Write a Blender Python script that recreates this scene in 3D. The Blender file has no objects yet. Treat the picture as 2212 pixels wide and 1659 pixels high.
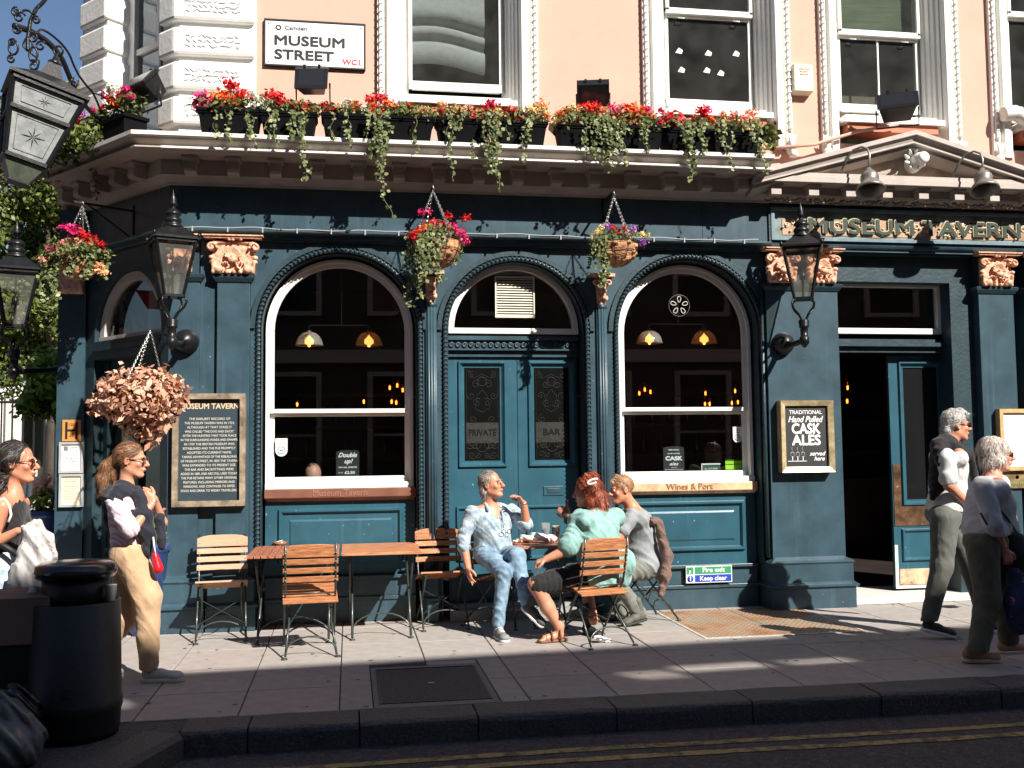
import bpy, math, random
import numpy as np
from mathutils import Vector, Matrix
random.seed(7)
rng = np.random.default_rng(11)
R = math.radians
scn = bpy.context.scene
col = scn.collection

# ------------------------------------------------------------------ camera
FPX, CX, CY = 2150.0, 1106.0, 829.5          # focal length in pixels of a 2212 x 1659 picture
CAM = np.array([0.0, -9.35, 1.60])
def cam_axes(yaw, pitch, roll):
    cy, sy, cp, sp = math.cos(yaw), math.sin(yaw), math.cos(pitch), math.sin(pitch)
    F = np.array([sy*cp, cy*cp, sp]); Rt = np.array([cy, -sy, 0.0]); U = np.cross(Rt, F)
    c, s = math.cos(roll), math.sin(roll)
    return Rt*c-U*s, U*c+Rt*s, F
AR, AU, AF = cam_axes(R(9.321), R(3.714), R(.645))
cam_d = bpy.data.cameras.new('camera'); cam = bpy.data.objects.new('camera', cam_d); col.objects.link(cam)
m = Matrix.Identity(4)
for i in range(3):
    m[i][0] = AR[i]; m[i][1] = AU[i]; m[i][2] = -AF[i]; m[i][3] = CAM[i]
cam.matrix_world = m
cam_d.sensor_width = 36; cam_d.lens = FPX/2212*36
cam_d.clip_start = .1; cam_d.clip_end = 2000
scn.camera = cam
def ray(u, v): return AF + AR*(u-CX)/FPX - AU*(v-CY)/FPX
def W(u, v, y=0.0):                                # the point of plane Y=y seen at (u, v)
    r = ray(u, v); return CAM + r*((y-CAM[1])/r[1])
def G(u, v, z=0.0):                                # the point of plane Z=z seen at (u, v)
    r = ray(u, v); return CAM + r*((z-CAM[2])/r[2])
def J(u, v, y): return np.array(W(u, v, y))

# ------------------------------------------------------------------ sky, sun, exposure
SUN_EL = math.degrees(math.atan2(.95, math.hypot(.62, 1.0)))
SUN_AZ = math.degrees(math.atan2(.62, -1.0))        # compass style angle measured from +Y towards +X
world = bpy.data.worlds.new('World'); scn.world = world; world.use_nodes = True
nt = world.node_tree; nt.nodes.clear()
wo = nt.nodes.new('ShaderNodeOutputWorld'); bg = nt.nodes.new('ShaderNodeBackground'); sk = nt.nodes.new('ShaderNodeTexSky')
sk.sky_type = 'NISHITA'; sk.sun_disc = False; sk.sun_elevation = R(SUN_EL); sk.sun_rotation = R(SUN_AZ)
sk.air_density = .9; sk.dust_density = .25; sk.ozone_density = 2.2
nt.links.new(sk.outputs[0], bg.inputs[0]); nt.links.new(bg.outputs[0], wo.inputs[0])
bg.inputs[1].default_value = .06
sl = bpy.data.lights.new('sun', 'SUN'); sl.energy = 5.0; sl.angle = R(.55); sl.color = (1.0, .93, .84)
sun = bpy.data.objects.new('sun', sl); col.objects.link(sun)
sun.rotation_euler = Vector((.62, -1.0, .95)).to_track_quat('Z', 'Y').to_euler()
scn.view_settings.view_transform = 'Standard'; scn.view_settings.look = 'None'
scn.view_settings.gamma = 1; scn.view_settings.use_curve_mapping = False
scn.view_settings.exposure = .85
scn.cycles.max_bounces = 7; scn.cycles.transparent_max_bounces = 14
scn.cycles.caustics_reflective = False; scn.cycles.caustics_refractive = False

# ------------------------------------------------------------------ object helpers
def tag(o, label=None, cat=None, group=None, kind=None):
    if label: o['label'] = label
    if cat: o['category'] = cat
    if group: o['group'] = group
    if kind: o['kind'] = kind
    return o
def thing(name, label, cat, loc=(0, 0, 0), rz=0.0, group=None):
    o = bpy.data.objects.new(name, None); col.objects.link(o)
    o.empty_display_size = .1
    o.location = tuple(float(a) for a in loc); o.rotation_euler = (0, 0, rz)
    return tag(o, label, cat, group)
def children(o): return [c for c in bpy.data.objects if c.parent == o]
def copy_tree(o, parent=None, kids=None):
    c = o.copy(); col.objects.link(c); c.parent = parent
    for ch in list(o.children): copy_tree(ch, c)
    return c
def origin(o):                                      # world offset of an unrotated chain of parents
    v = np.zeros(3)
    while o is not None:
        v += np.array(o.location); o = o.parent
    return v
def link_mesh(name, me, mat, parent=None, label=None, kind=None):
    o = bpy.data.objects.new(name, me); col.objects.link(o)
    if mat is not None:
        me.materials.clear()
        for mm in (mat if isinstance(mat, (list, tuple)) else [mat]): me.materials.append(mm)
    o.parent = parent
    if label: o['label'] = label
    if kind: o['kind'] = kind
    return o

class MB:
    """collects shapes, in world or in local coordinates, and links them as one mesh object"""
    def __init__(s): s.v = []; s.f = []; s.m = []; s.sm = []
    def add(s, V, Fc, mi=0, smooth=False):
        b = len(s.v); s.v.extend([tuple(map(float, p)) for p in V])
        for f in Fc: s.f.append(tuple(b+i for i in f)); s.m.append(mi); s.sm.append(smooth)
        return s
    def box(s, x0, x1, y0, y1, z0, z1, mi=0):
        V = [(x, y, z) for x in (x0, x1) for y in (y0, y1) for z in (z0, z1)]
        return s.add(V, [(0,1,3,2),(4,6,7,5),(0,4,5,1),(2,3,7,6),(0,2,6,4),(1,5,7,3)], mi)
    def obox(s, c, ax, ay, az, mi=0):                # centre and three half vectors
        c, ax, ay, az = map(np.array, (c, ax, ay, az))
        V = [c+i*ax+j*ay+k*az for i in (-1,1) for j in (-1,1) for k in (-1,1)]
        return s.add(V, [(0,1,3,2),(4,6,7,5),(0,4,5,1),(2,3,7,6),(0,2,6,4),(1,5,7,3)], mi)
    def bar(s, a, b, w, t, up=(0,0,1), mi=0):        # rectangular bar from a to b
        a, b = np.array(a, float), np.array(b, float); d = b-a; L = np.linalg.norm(d); d /= L
        u = np.array(up, float); r = np.cross(d, u)
        if np.linalg.norm(r) < 1e-4: r = np.cross(d, (1, 0, 0))
        r /= np.linalg.norm(r); n = np.cross(r, d)
        return s.obox((a+b)/2, d*L/2, r*w/2, n*t/2, mi)
    def frus(s, z0, z1, h0, h1, cx=0, cy=0, mi=0, h0y=None, h1y=None, cap=True):
        h0y = h0 if h0y is None else h0y; h1y = h1 if h1y is None else h1y
        V = [(cx-h0,cy-h0y,z0),(cx+h0,cy-h0y,z0),(cx+h0,cy+h0y,z0),(cx-h0,cy+h0y,z0),
             (cx-h1,cy-h1y,z1),(cx+h1,cy-h1y,z1),(cx+h1,cy+h1y,z1),(cx-h1,cy+h1y,z1)]
        Fc = [(0,1,5,4),(1,2,6,5),(2,3,7,6),(3,0,4,7)]
        if cap: Fc += [(3,2,1,0),(4,5,6,7)]
        return s.add(V, Fc, mi)
    def tube(s, pts, r, n=6, mi=0, closed=False, cap=True, smooth=True):
        P = [np.array(p, float) for p in pts]; N = len(P)
        rr = r if hasattr(r, '__len__') else [r]*N
        V = []; prev = None
        for i in range(N):
            if closed: t = P[(i+1) % N]-P[i-1]
            else: t = P[min(i+1, N-1)]-P[max(i-1, 0)]
            t = t/(np.linalg.norm(t)+1e-9)
            if prev is None:
                u = np.array((0, 0, 1.)) if abs(t[2]) < .9 else np.array((1., 0, 0))
            else: u = prev
            a = np.cross(t, u); a /= (np.linalg.norm(a)+1e-9); b = np.cross(a, t); prev = b
            for k in range(n):
                th = 2*math.pi*k/n; V.append(P[i]+rr[i]*(math.cos(th)*a+math.sin(th)*b))
        Fc = []
        for i in range(N if closed else N-1):
            j = (i+1) % N
            for k in range(n):
                l = (k+1) % n; Fc.append((i*n+k, i*n+l, j*n+l, j*n+k))
        if cap and not closed:
            Fc.append(tuple(range(n))); Fc.append(tuple((N-1)*n+k for k in reversed(range(n))))
        return s.add(V, Fc, mi, smooth)
    def lathe(s, prof, c=(0,0,0), n=20, mi=0, axis='z', smooth=True, sx=1, sy=1):
        V = []
        for r_, z_ in prof:
            for k in range(n):
                th = 2*math.pi*k/n; a, b = r_*math.cos(th)*sx, r_*math.sin(th)*sy
                p = {'z': (a, b, z_), 'y': (a, z_, b), 'x': (z_, a, b)}[axis]
                V.append((c[0]+p[0], c[1]+p[1], c[2]+p[2]))
        N = len(prof); Fc = [(i*n+k, i*n+(k+1) % n, (i+1)*n+(k+1) % n, (i+1)*n+k) for i in range(N-1) for k in range(n)]
        if prof[0][0] > 1e-6: Fc.append(tuple(reversed(range(n))))
        if prof[-1][0] > 1e-6: Fc.append(tuple((N-1)*n+k for k in range(n)))
        return s.add(V, Fc, mi, smooth)
    def prism(s, poly, y0, y1, mi=0):                # outline in x,z extruded along y (y0 is the front)
        n = len(poly); V = [(x, y0, z) for x, z in poly]+[(x, y1, z) for x, z in poly]
        Fc = [tuple(range(n)), tuple(reversed(range(n, 2*n)))]+[(i, (i+1) % n + 0, (i+1) % n+n, i+n) for i in range(n)]
        return s.add(V, Fc, mi)
    def strip(s, A, B, y0, y1, mi=0, smooth=False):  # band between two outlines (x,z) extruded in y
        n = len(A); V = []
        for (a, b) in zip(A, B): V += [(a[0], y0, a[1]), (b[0], y0, b[1]), (b[0], y1, b[1]), (a[0], y1, a[1])]
        Fc = []
        for i in range(n-1):
            p, q = 4*i, 4*(i+1)
            for k in range(4): Fc.append((p+k, p+(k+1) % 4, q+(k+1) % 4, q+k))
        Fc += [(3, 2, 1, 0), tuple(4*(n-1)+k for k in range(4))]
        return s.add(V, Fc, mi, smooth)
    def sweep(s, prof, path, mi=0, closed=False, ends=True):
        """prof: (out, z) pairs; path: list of (x, y) of the wall line, outward normal to the right of travel"""
        P = [np.array(p, float) for p in path]; N = len(P); offs = []
        for i in range(N):
            d0 = P[i]-P[i-1] if i > 0 else P[1]-P[0]; d1 = P[i+1]-P[i] if i < N-1 else P[-1]-P[-2]
            d0 = d0/np.linalg.norm(d0); d1 = d1/np.linalg.norm(d1)
            n0 = np.array((d0[1], -d0[0])); n1 = np.array((d1[1], -d1[0])); b = n0+n1; b /= np.linalg.norm(b)
            offs.append(b/max(b@n0, .3))
        V = []; n = len(prof)
        for i in range(N):
            for o, z in prof: q = P[i]+offs[i]*o; V.append((q[0], q[1], z))
        Fc = [(i*n+k, i*n+k+1, (i+1)*n+k+1, (i+1)*n+k) for i in range(N-1) for k in range(n-1)]
        if ends: Fc += [tuple(range(n)), tuple((N-1)*n+k for k in reversed(range(n)))]
        return s.add(V, Fc, mi)
    def mesh(s, name, off=None):
        me = bpy.data.meshes.new(name)
        V = np.array(s.v) - (np.zeros(3) if off is None else off)
        me.from_pydata([tuple(p) for p in V], [], s.f)
        me.polygons.foreach_set('material_index', s.m); me.polygons.foreach_set('use_smooth', s.sm)
        me.update(); return me
    def build(s, name, mat, parent=None, local=False, bev=0, label=None, kind=None, fix=True):
        me = s.mesh(name, None if local or parent is None else origin(parent))
        if fix:
            import bmesh
            bm = bmesh.new(); bm.from_mesh(me); bmesh.ops.recalc_face_normals(bm, faces=bm.faces); bm.to_mesh(me); bm.free()
        o = link_mesh(name, me, mat, parent, label, kind)
        if bev:
            b = o.modifiers.new('bevel', 'BEVEL'); b.width = bev; b.segments = 2; b.limit_method = 'ANGLE'; b.angle_limit = R(40)
        return o

# ------------------------------------------------------------------ implicit sculpting (bodies, clothes, carved ornament)
class SD:
    def __init__(s, h=.012): s.p = []; s.h = h; s.post = []
    def cap(s, a, ra, b, rb, k=.02, sub=False, sc=None):
        s.p.append(('c', np.array(a, float), float(ra), np.array(b, float), float(rb), k, sub, sc)); return s
    def ell(s, c, r, k=.02, rot=None, sub=False):
        s.p.append(('e', np.array(c, float), np.array(r, float) if hasattr(r, '__len__') else np.array([r]*3, float), rot, None, k, sub, None)); return s
    def box(s, c, hs, rnd=.01, k=.01, rot=None, sub=False):
        s.p.append(('b', np.array(c, float), np.array(hs, float), rot, rnd, k, sub, None)); return s
    def chain(s, pts, rad, k=.02):
        for i in range(len(pts)-1): s.cap(pts[i], rad[i], pts[i+1], rad[i+1], k)
        return s
    def _bb(s, q):
        if q[0] == 'c': lo = np.minimum(q[1]-q[2], q[3]-q[4]); hi = np.maximum(q[1]+q[2], q[3]+q[4])
        else:
            r = np.array([np.linalg.norm(q[2])]*3) if q[3] is not None else q[2]; lo = q[1]-r-.01; hi = q[1]+r+.01
        return lo, hi
    def _ev(s, q, X, Y, Z):
        if q[0] == 'c':
            a, ra, b, rb = q[1:5]; d = b-a; L2 = max(d@d, 1e-9)
            px, py, pz = X-a[0], Y-a[1], Z-a[2]
            t = np.clip((px*d[0]+py*d[1]+pz*d[2])/L2, 0, 1)
            return np.sqrt((px-t*d[0])**2+(py-t*d[1])**2+(pz-t*d[2])**2)-(ra+(rb-ra)*t)
        px, py, pz = np.broadcast_arrays(X-q[1][0], Y-q[1][1], Z-q[1][2])
        if q[3] is not None:
            M = np.array(q[3]); px, py, pz = (M[0,i]*px+M[1,i]*py+M[2,i]*pz for i in range(3))
        r = q[2]
        if q[0] == 'e':
            k0 = np.sqrt((px/r[0])**2+(py/r[1])**2+(pz/r[2])**2); k1 = np.sqrt((px/r[0]**2)**2+(py/r[1]**2)**2+(pz/r[2]**2)**2)+1e-9
            return k0*(k0-1)/k1
        qx, qy, qz = np.abs(px)-r[0]+q[4], np.abs(py)-r[1]+q[4], np.abs(pz)-r[2]+q[4]
        return np.sqrt(np.maximum(qx,0)**2+np.maximum(qy,0)**2+np.maximum(qz,0)**2)+np.minimum(np.maximum(qx, np.maximum(qy, qz)), 0)-q[4]
    def mesh(s, name, off=np.zeros(3), disp=None, clip=None, smooth_it=1):
        h = s.h; pos = [q for q in s.p if not q[6]]
        lo = np.min([s._bb(q)[0] for q in pos], 0)-4*h; hi = np.max([s._bb(q)[1] for q in pos], 0)+4*h
        n = np.ceil((hi-lo)/h).astype(int)+1
        ax = [lo[i]+h*np.arange(n[i]) for i in range(3)]
        Fv = np.full(n, .15, np.float32)
        for q in s.p:
            a, b = s._bb(q); mg = q[5]*1.5+3*h
            i0 = np.clip(np.floor((a-mg-lo)/h).astype(int), 0, n-1); i1 = np.clip(np.ceil((b+mg-lo)/h).astype(int)+1, 1, n)
            if (i1 <= i0).any(): continue
            X = ax[0][i0[0]:i1[0], None, None]; Y = ax[1][None, i0[1]:i1[1], None]; Z = ax[2][None, None, i0[2]:i1[2]]
            d = s._ev(q, X, Y, Z); S = (slice(i0[0], i1[0]), slice(i0[1], i1[1]), slice(i0[2], i1[2])); cur = Fv[S]; k = max(q[5], 1e-4)
            if q[6]:
                hh = np.clip(.5-.5*(cur+d)/k, 0, 1); Fv[S] = cur*(1-hh)+(-d)*hh+k*hh*(1-hh)
            else:
                hh = np.clip(.5+.5*(cur-d)/k, 0, 1); Fv[S] = cur*(1-hh)+d*hh-k*hh*(1-hh)
        X, Y, Z = ax[0][:, None, None], ax[1][None, :, None], ax[2][None, None, :]
        if disp is not None: Fv = Fv+disp(X, Y, Z).astype(np.float32)
        if clip is not None: Fv = np.maximum(Fv, clip(X, Y, Z).astype(np.float32))
        Fv[0] = Fv[-1] = .1; Fv[:, 0] = Fv[:, -1] = .1; Fv[:, :, 0] = Fv[:, :, -1] = .1
        ins = Fv < 0
        # surface nets
        cells = np.zeros(n-1, np.int8); acc = np.zeros((*(n-1), 3), np.float32); cnt = np.zeros(n-1, np.float32)
        N0, N1, N2 = n-1
        def sl3(d): return tuple(slice(d[i], d[i]+n[i]-1) for i in range(3))
        corners = [(i, j, k) for i in (0, 1) for j in (0, 1) for k in (0, 1)]
        for c0 in corners:
            for axn in range(3):
                if c0[axn]: continue
                c1 = list(c0); c1[axn] = 1
                A = Fv[sl3(c0)]; B = Fv[sl3(c1)]; cr = (A < 0) != (B < 0)
                t = np.where(cr, A/(A-B+1e-12), 0)
                for q in range(3): acc[..., q] += np.where(cr, c0[q]+(t if q == axn else 0), 0)
                cnt += cr
        act = cnt > 0; idx = -np.ones(n-1, np.int64); ii = np.argwhere(act); idx[act] = np.arange(len(ii))
        V = (acc[act]/cnt[act][:, None]+ii)*h+lo
        Q = []
        for axn in range(3):
            o1, o2 = [(1, 2), (2, 0), (0, 1)][axn]
            e0 = np.zeros(3, int); S0 = [slice(None)]*3; S1 = [slice(None)]*3
            S0[axn] = slice(0, n[axn]-1); S1[axn] = slice(1, n[axn])
            A = ins[tuple(S0)]; B = ins[tuple(S1)]; E = np.argwhere(A != B)
            E = E[(E[:, o1] > 0) & (E[:, o2] > 0) & (E[:, o1] < n[o1]-1) & (E[:, o2] < n[o2]-1)]
            if not len(E): continue
            fl = A[tuple(E.T)]
            def cell(a, b):
                C = E.copy(); C[:, o1] -= a; C[:, o2] -= b; return idx[tuple(C.T)]
            q = np.stack([cell(1, 1), cell(0, 1), cell(0, 0), cell(1, 0)], 1)
            q[~fl] = q[~fl][:, ::-1]; Q.append(q)
        Q = np.concatenate(Q)
        for _ in range(smooth_it):
            acc2 = np.zeros_like(V); c2 = np.zeros(len(V))
            for a, b in ((0, 1), (1, 2), (2, 3), (3, 0)):
                np.add.at(acc2, Q[:, a], V[Q[:, b]]); np.add.at(c2, Q[:, a], 1)
                np.add.at(acc2, Q[:, b], V[Q[:, a]]); np.add.at(c2, Q[:, b], 1)
            V = V*.45+.55*acc2/np.maximum(c2, 1)[:, None]
        me = bpy.data.meshes.new(name); V = V-off
        me.vertices.add(len(V)); me.vertices.foreach_set('co', V.astype(np.float32).ravel())
        me.loops.add(len(Q)*4); me.loops.foreach_set('vertex_index', Q.astype(np.int32).ravel())
        me.polygons.add(len(Q)); me.polygons.foreach_set('loop_start', np.arange(0, len(Q)*4, 4, dtype=np.int32))
        me.polygons.foreach_set('loop_total', np.full(len(Q), 4, dtype=np.int32))
        me.polygons.foreach_set('use_smooth', np.ones(len(Q), bool)); me.update(); me.validate()
        return me
    def build(s, name, mat, parent=None, label=None, **kw):
        me = s.mesh(name, origin(parent) if parent is not None else np.zeros(3), **kw)
        return link_mesh(name, me, mat, parent, label)
def wr(*t):                                          # sum of sines: soft folds for cloth
    def f(X, Y, Z):
        r = 0
        for a, kx, ky, kz, ph in t: r = r+a*np.sin(kx*X+ky*Y+kz*Z+ph+1.3*np.sin(.37*kx*Y+.41*kz*X+.5*ky*Z))
        return r
    return f

# ------------------------------------------------------------------ materials
def newmat(name):
    m = bpy.data.materials.new(name); m.use_nodes = True
    return m, m.node_tree, m.node_tree.nodes['Principled BSDF']
def mat(name, c, rough=.6, var=.25, scale=6, bump=.0, bscale=40, metal=0, spec=.5, c2=None, chip=None, chipc=(.5,.45,.4),
        chipscale=30, stretch=(1,1,1), coat=0, sub=0, streak=0, dirt=None):
    m, t, p = newmat(name); n = t.nodes; L = t.links.new
    tc = n.new('ShaderNodeTexCoord'); mp = n.new('ShaderNodeMapping'); mp.inputs['Scale'].default_value = stretch; L(tc.outputs['Object'], mp.inputs[0])
    nz = n.new('ShaderNodeTexNoise'); nz.inputs['Scale'].default_value = scale; nz.inputs['Detail'].default_value = 6; nz.inputs['Roughness'].default_value = .6
    L(mp.outputs[0], nz.inputs['Vector'])
    rp = n.new('ShaderNodeValToRGB'); rp.color_ramp.elements[0].position = .3; rp.color_ramp.elements[1].position = .7
    a = tuple(x*(1-var) for x in c); b = tuple(min(1, x*(1+var)) for x in (c2 or c))
    rp.color_ramp.elements[0].color = (*a, 1); rp.color_ramp.elements[1].color = (*b, 1)
    L(nz.outputs[0], rp.inputs[0]); out = rp.outputs[0]
    if streak:
        m2 = n.new('ShaderNodeMapping'); m2.inputs['Scale'].default_value = (14, 14, .7); L(tc.outputs['Object'], m2.inputs[0])
        n2 = n.new('ShaderNodeTexNoise'); n2.inputs['Scale'].default_value = 1.0; n2.inputs['Detail'].default_value = 4; L(m2.outputs[0], n2.inputs['Vector'])
        r2 = n.new('ShaderNodeValToRGB'); r2.color_ramp.elements[0].position = .58; r2.color_ramp.elements[1].position = .8
        r2.color_ramp.elements[0].color = (0,0,0,1); r2.color_ramp.elements[1].color = (streak,streak,streak,1); L(n2.outputs[0], r2.inputs[0])
        mx = n.new('ShaderNodeMixRGB'); L(r2.outputs[0], mx.inputs[0]); L(out, mx.inputs[1]); mx.inputs[2].default_value = (*(min(1, x*1.9+.03) for x in c), 1); out = mx.outputs[0]
    if dirt:
        n4 = n.new('ShaderNodeTexNoise'); n4.inputs['Scale'].default_value = dirt[0]; n4.inputs['Detail'].default_value = 8; n4.inputs['Roughness'].default_value = .7; L(tc.outputs['Object'], n4.inputs['Vector'])
        r4 = n.new('ShaderNodeValToRGB'); r4.color_ramp.elements[0].position = dirt[1]; r4.color_ramp.elements[1].position = dirt[1]+.12
        r4.color_ramp.elements[0].color = (0,0,0,1); r4.color_ramp.elements[1].color = (.85,.85,.85,1); L(n4.outputs[0], r4.inputs[0])
        mx = n.new('ShaderNodeMixRGB'); L(r4.outputs[0], mx.inputs[0]); L(out, mx.inputs[1]); mx.inputs[2].default_value = (*dirt[2], 1); out = mx.outputs[0]
    if chip:
        n3 = n.new('ShaderNodeTexNoise'); n3.inputs['Scale'].default_value = chipscale; n3.inputs['Detail'].default_value = 3; L(tc.outputs['Object'], n3.inputs['Vector'])
        r3 = n.new('ShaderNodeValToRGB'); r3.color_ramp.interpolation = 'CONSTANT'; r3.color_ramp.elements[1].position = chip
        r3.color_ramp.elements[0].color = (0,0,0,1); r3.color_ramp.elements[1].color = (1,1,1,1); L(n3.outputs[0], r3.inputs[0])
        mx = n.new('ShaderNodeMixRGB'); L(r3.outputs[0], mx.inputs[0]); L(out, mx.inputs[1]); mx.inputs[2].default_value = (*chipc, 1); out = mx.outputs[0]
    L(out, p.inputs['Base Color'])
    p.inputs['Roughness'].default_value = rough; p.inputs['Metallic'].default_value = metal; p.inputs['Specular IOR Level'].default_value = spec
    if coat: p.inputs['Coat Weight'].default_value = coat; p.inputs['Coat Roughness'].default_value = .15
    if sub: p.inputs['Subsurface Weight'].default_value = sub; p.inputs['Subsurface Scale'].default_value = .01
    if bump:
        bn = n.new('ShaderNodeTexNoise'); bn.inputs['Scale'].default_value = bscale; bn.inputs['Detail'].default_value = 4; L(mp.outputs[0], bn.inputs['Vector'])
        bp = n.new('ShaderNodeBump'); bp.inputs['Strength'].default_value = bump; bp.inputs['Distance'].default_value = .01; L(bn.outputs[0], bp.inputs['Height']); L(bp.outputs[0], p.inputs['Normal'])
    return m
def plain(name, c, rough=.6, metal=0, emit=None, es=0, alpha=None):
    m, t, p = newmat(name); p.inputs['Base Color'].default_value = (*c, 1); p.inputs['Roughness'].default_value = rough; p.inputs['Metallic'].default_value = metal
    if emit: p.inputs['Emission Color'].default_value = (*emit, 1); p.inputs['Emission Strength'].default_value = es
    return m
def leafmat(name, cols, rough=.5, trans=.25):
    m, t, p = newmat(name); n = t.nodes; L = t.links.new
    g = n.new('ShaderNodeNewGeometry'); r = n.new('ShaderNodeValToRGB'); el = r.color_ramp.elements
    el[0].color = (*cols[0], 1); el[1].color = (*cols[-1], 1)
    for i, c in enumerate(cols[1:-1]): e = el.new((i+1)/(len(cols)-1)); e.color = (*c, 1)
    L(g.outputs['Random Per Island'], r.inputs[0]); L(r.outputs[0], p.inputs['Base Color']); p.inputs['Roughness'].default_value = rough
    tr = n.new('ShaderNodeBsdfTranslucent'); L(r.outputs[0], tr.inputs[0]); mx = n.new('ShaderNodeMixShader'); mx.inputs[0].default_value = trans
    L(p.outputs[0], mx.inputs[1]); L(tr.outputs[0], mx.inputs[2]); L(mx.outputs[0], n['Material Output'].inputs[0])
    return m
def glassmat(name, tint=(.9,.95,.95), refl=1.0, rough=.02, dirt=.0):
    m, t, p = newmat(name); n = t.nodes; L = t.links.new; n.remove(p)
    tr = n.new('ShaderNodeBsdfTransparent'); tr.inputs[0].default_value = (*tint, 1)
    gl = n.new('ShaderNodeBsdfGlossy'); gl.inputs['Roughness'].default_value = rough; gl.inputs[0].default_value = (refl, refl, refl, 1)
    ge = n.new('ShaderNodeNewGeometry'); dt = n.new('ShaderNodeVectorMath'); dt.operation = 'DOT_PRODUCT'; L(ge.outputs['Normal'], dt.inputs[0]); L(ge.outputs['Incoming'], dt.inputs[1])
    def M_(op, a, b=None):                         # Schlick reflectance of a thin pane, the same from both sides
        q = n.new('ShaderNodeMath'); q.operation = op
        for i, v_ in enumerate((a, b)):
            if v_ is None: continue
            if isinstance(v_, (int, float)): q.inputs[i].default_value = v_
            else: L(v_, q.inputs[i])
        return q
    ab = M_('ABSOLUTE', dt.outputs['Value']); om = M_('SUBTRACT', 1.0, ab.outputs[0]); pw = M_('POWER', om.outputs[0], 5.0); ml_ = M_('MULTIPLY', pw.outputs[0], .93); fr = M_('ADD', ml_.outputs[0], .07)
    mx = n.new('ShaderNodeMixShader'); L(fr.outputs[0], mx.inputs[0]); L(tr.outputs[0], mx.inputs[1]); L(gl.outputs[0], mx.inputs[2]); out = mx.outputs[0]
    if dirt:
        df = n.new('ShaderNodeBsdfDiffuse'); df.inputs[0].default_value = (.6, .62, .58, 1); m2 = n.new('ShaderNodeMixShader')
        tc = n.new('ShaderNodeTexCoord'); nz = n.new('ShaderNodeTexNoise'); nz.inputs['Scale'].default_value = 5; nz.inputs['Detail'].default_value = 9; L(tc.outputs['Object'], nz.inputs['Vector'])
        ml = n.new('ShaderNodeMath'); ml.operation = 'MULTIPLY'; ml.inputs[1].default_value = dirt*2; L(nz.outputs[0], ml.inputs[0]); L(ml.outputs[0], m2.inputs[0])
        L(out, m2.inputs[1]); L(df.outputs[0], m2.inputs[2]); out = m2.outputs[0]
    L(out, n['Material Output'].inputs[0]); return m
def woodmat(name, c, c2, worn=None):
    m = mat(name, c, .5, .25, 5, .25, 90, c2=c2, stretch=(1.2, 14, 14), dirt=worn)
    return m

teal = mat('teal gloss paint', (.034,.070,.093), .36, .28, 3.5, .12, 9, streak=.35, chip=.735, chipc=(.22,.29,.31), chipscale=30)
teal_bright = mat('brighter blue paint', (.025,.091,.128), .34, .18, 3, .1, 8, streak=.3, chip=.735, chipc=(.28,.36,.38), chipscale=24)
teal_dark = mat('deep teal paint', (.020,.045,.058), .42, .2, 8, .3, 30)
white = mat('white gloss paint', (.80,.79,.74), .4, .06, 4, .08, 20, chip=.83, chipc=(.35,.3,.25), chipscale=14, streak=.08)
cream = mat('shaded cream cornice paint', (.43,.375,.335), .6, .14, 5, .15, 20, dirt=(3.5, .66, (.3,.24,.2)))  # cream paint browned and darkened in the colour for the cornice's shade
white_stone = mat('white painted stucco', (.80,.80,.77), .7, .05, 6, .35, 22)
pink = mat('pink stucco', (.63,.375,.29), .8, .06, 2.2, .12, 60, dirt=(1.3, .64, (.60,.46,.34)))
terracotta = mat('terracotta sill paint', (.50,.17,.10), .7, .15, 6)
gold = mat('aged gold leaf', (.52,.25,.15), .5, .35, 22, .35, 60, c2=(.74,.44,.30))
gold_trim = mat('gilt trim', (.55,.36,.16), .45, .25, 12)
black_iron = mat('black painted iron', (.010,.011,.012), .34, .3, 20, .15, 60, spec=.35)
dark_plastic = mat('black recycled plastic', (.008,.009,.011), .5, .3, 8, .2, 30)
steel = plain('zinc steel', (.35,.36,.37), .35, .9)
brass = mat('tarnished brass', (.26,.20,.08), .4, .45, 14, metal=.7, c2=(.5,.36,.18))
# ================================================================== THE SETTING
asphalt = mat('worn asphalt', (.052,.052,.056), .85, .5, 24, 1.0, 70, chip=.66, chipc=(.20,.20,.19), chipscale=75, dirt=(1.2, .62, (.075,.072,.07)))
tarmac = mat('speckled tarmac', (.075,.075,.075), .85, .35, 40, 1.0, 120, chip=.64, chipc=(.24,.23,.21), chipscale=90)
kerbm = mat('granite kerb', (.075,.074,.073), .7, .35, 55, .9, 45, chip=.66, chipc=(.16,.155,.145), chipscale=70, dirt=(2.5,.6,(.06,.058,.055)))
slabm = [mat('paving slab %s' % n, c, .75, .12, 9, .25, 140, dirt=(5, .63, (c[0]*.66, c[1]*.64, c[2]*.64)), chip=.735, chipc=(.11,.10,.095), chipscale=11) for n, c in
         (('buff', (.355,.328,.305)), ('pinkish', (.362,.322,.295)), ('grey', (.325,.306,.292)))]
jointm = mat('joint dirt', (.05,.045,.04), .9, .3, 30)
linem = mat('worn yellow road paint', (.34,.27,.10), .75, .3, 30, .6, 90, dirt=(11, .47, (.055,.053,.05)))

def struct(name, mb, m, parent=None, **k):
    o = mb.build(name, m, parent, **k)
    if parent is None: o['kind'] = 'structure'
    return o
road = struct('road', MB().box(-300, 300, -60, 300, -.6, -.14), asphalt)
pav = struct('pavement', MB().box(-4.6, 14, -3.0, 1.2, -.5, -.012), jointm)
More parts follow.
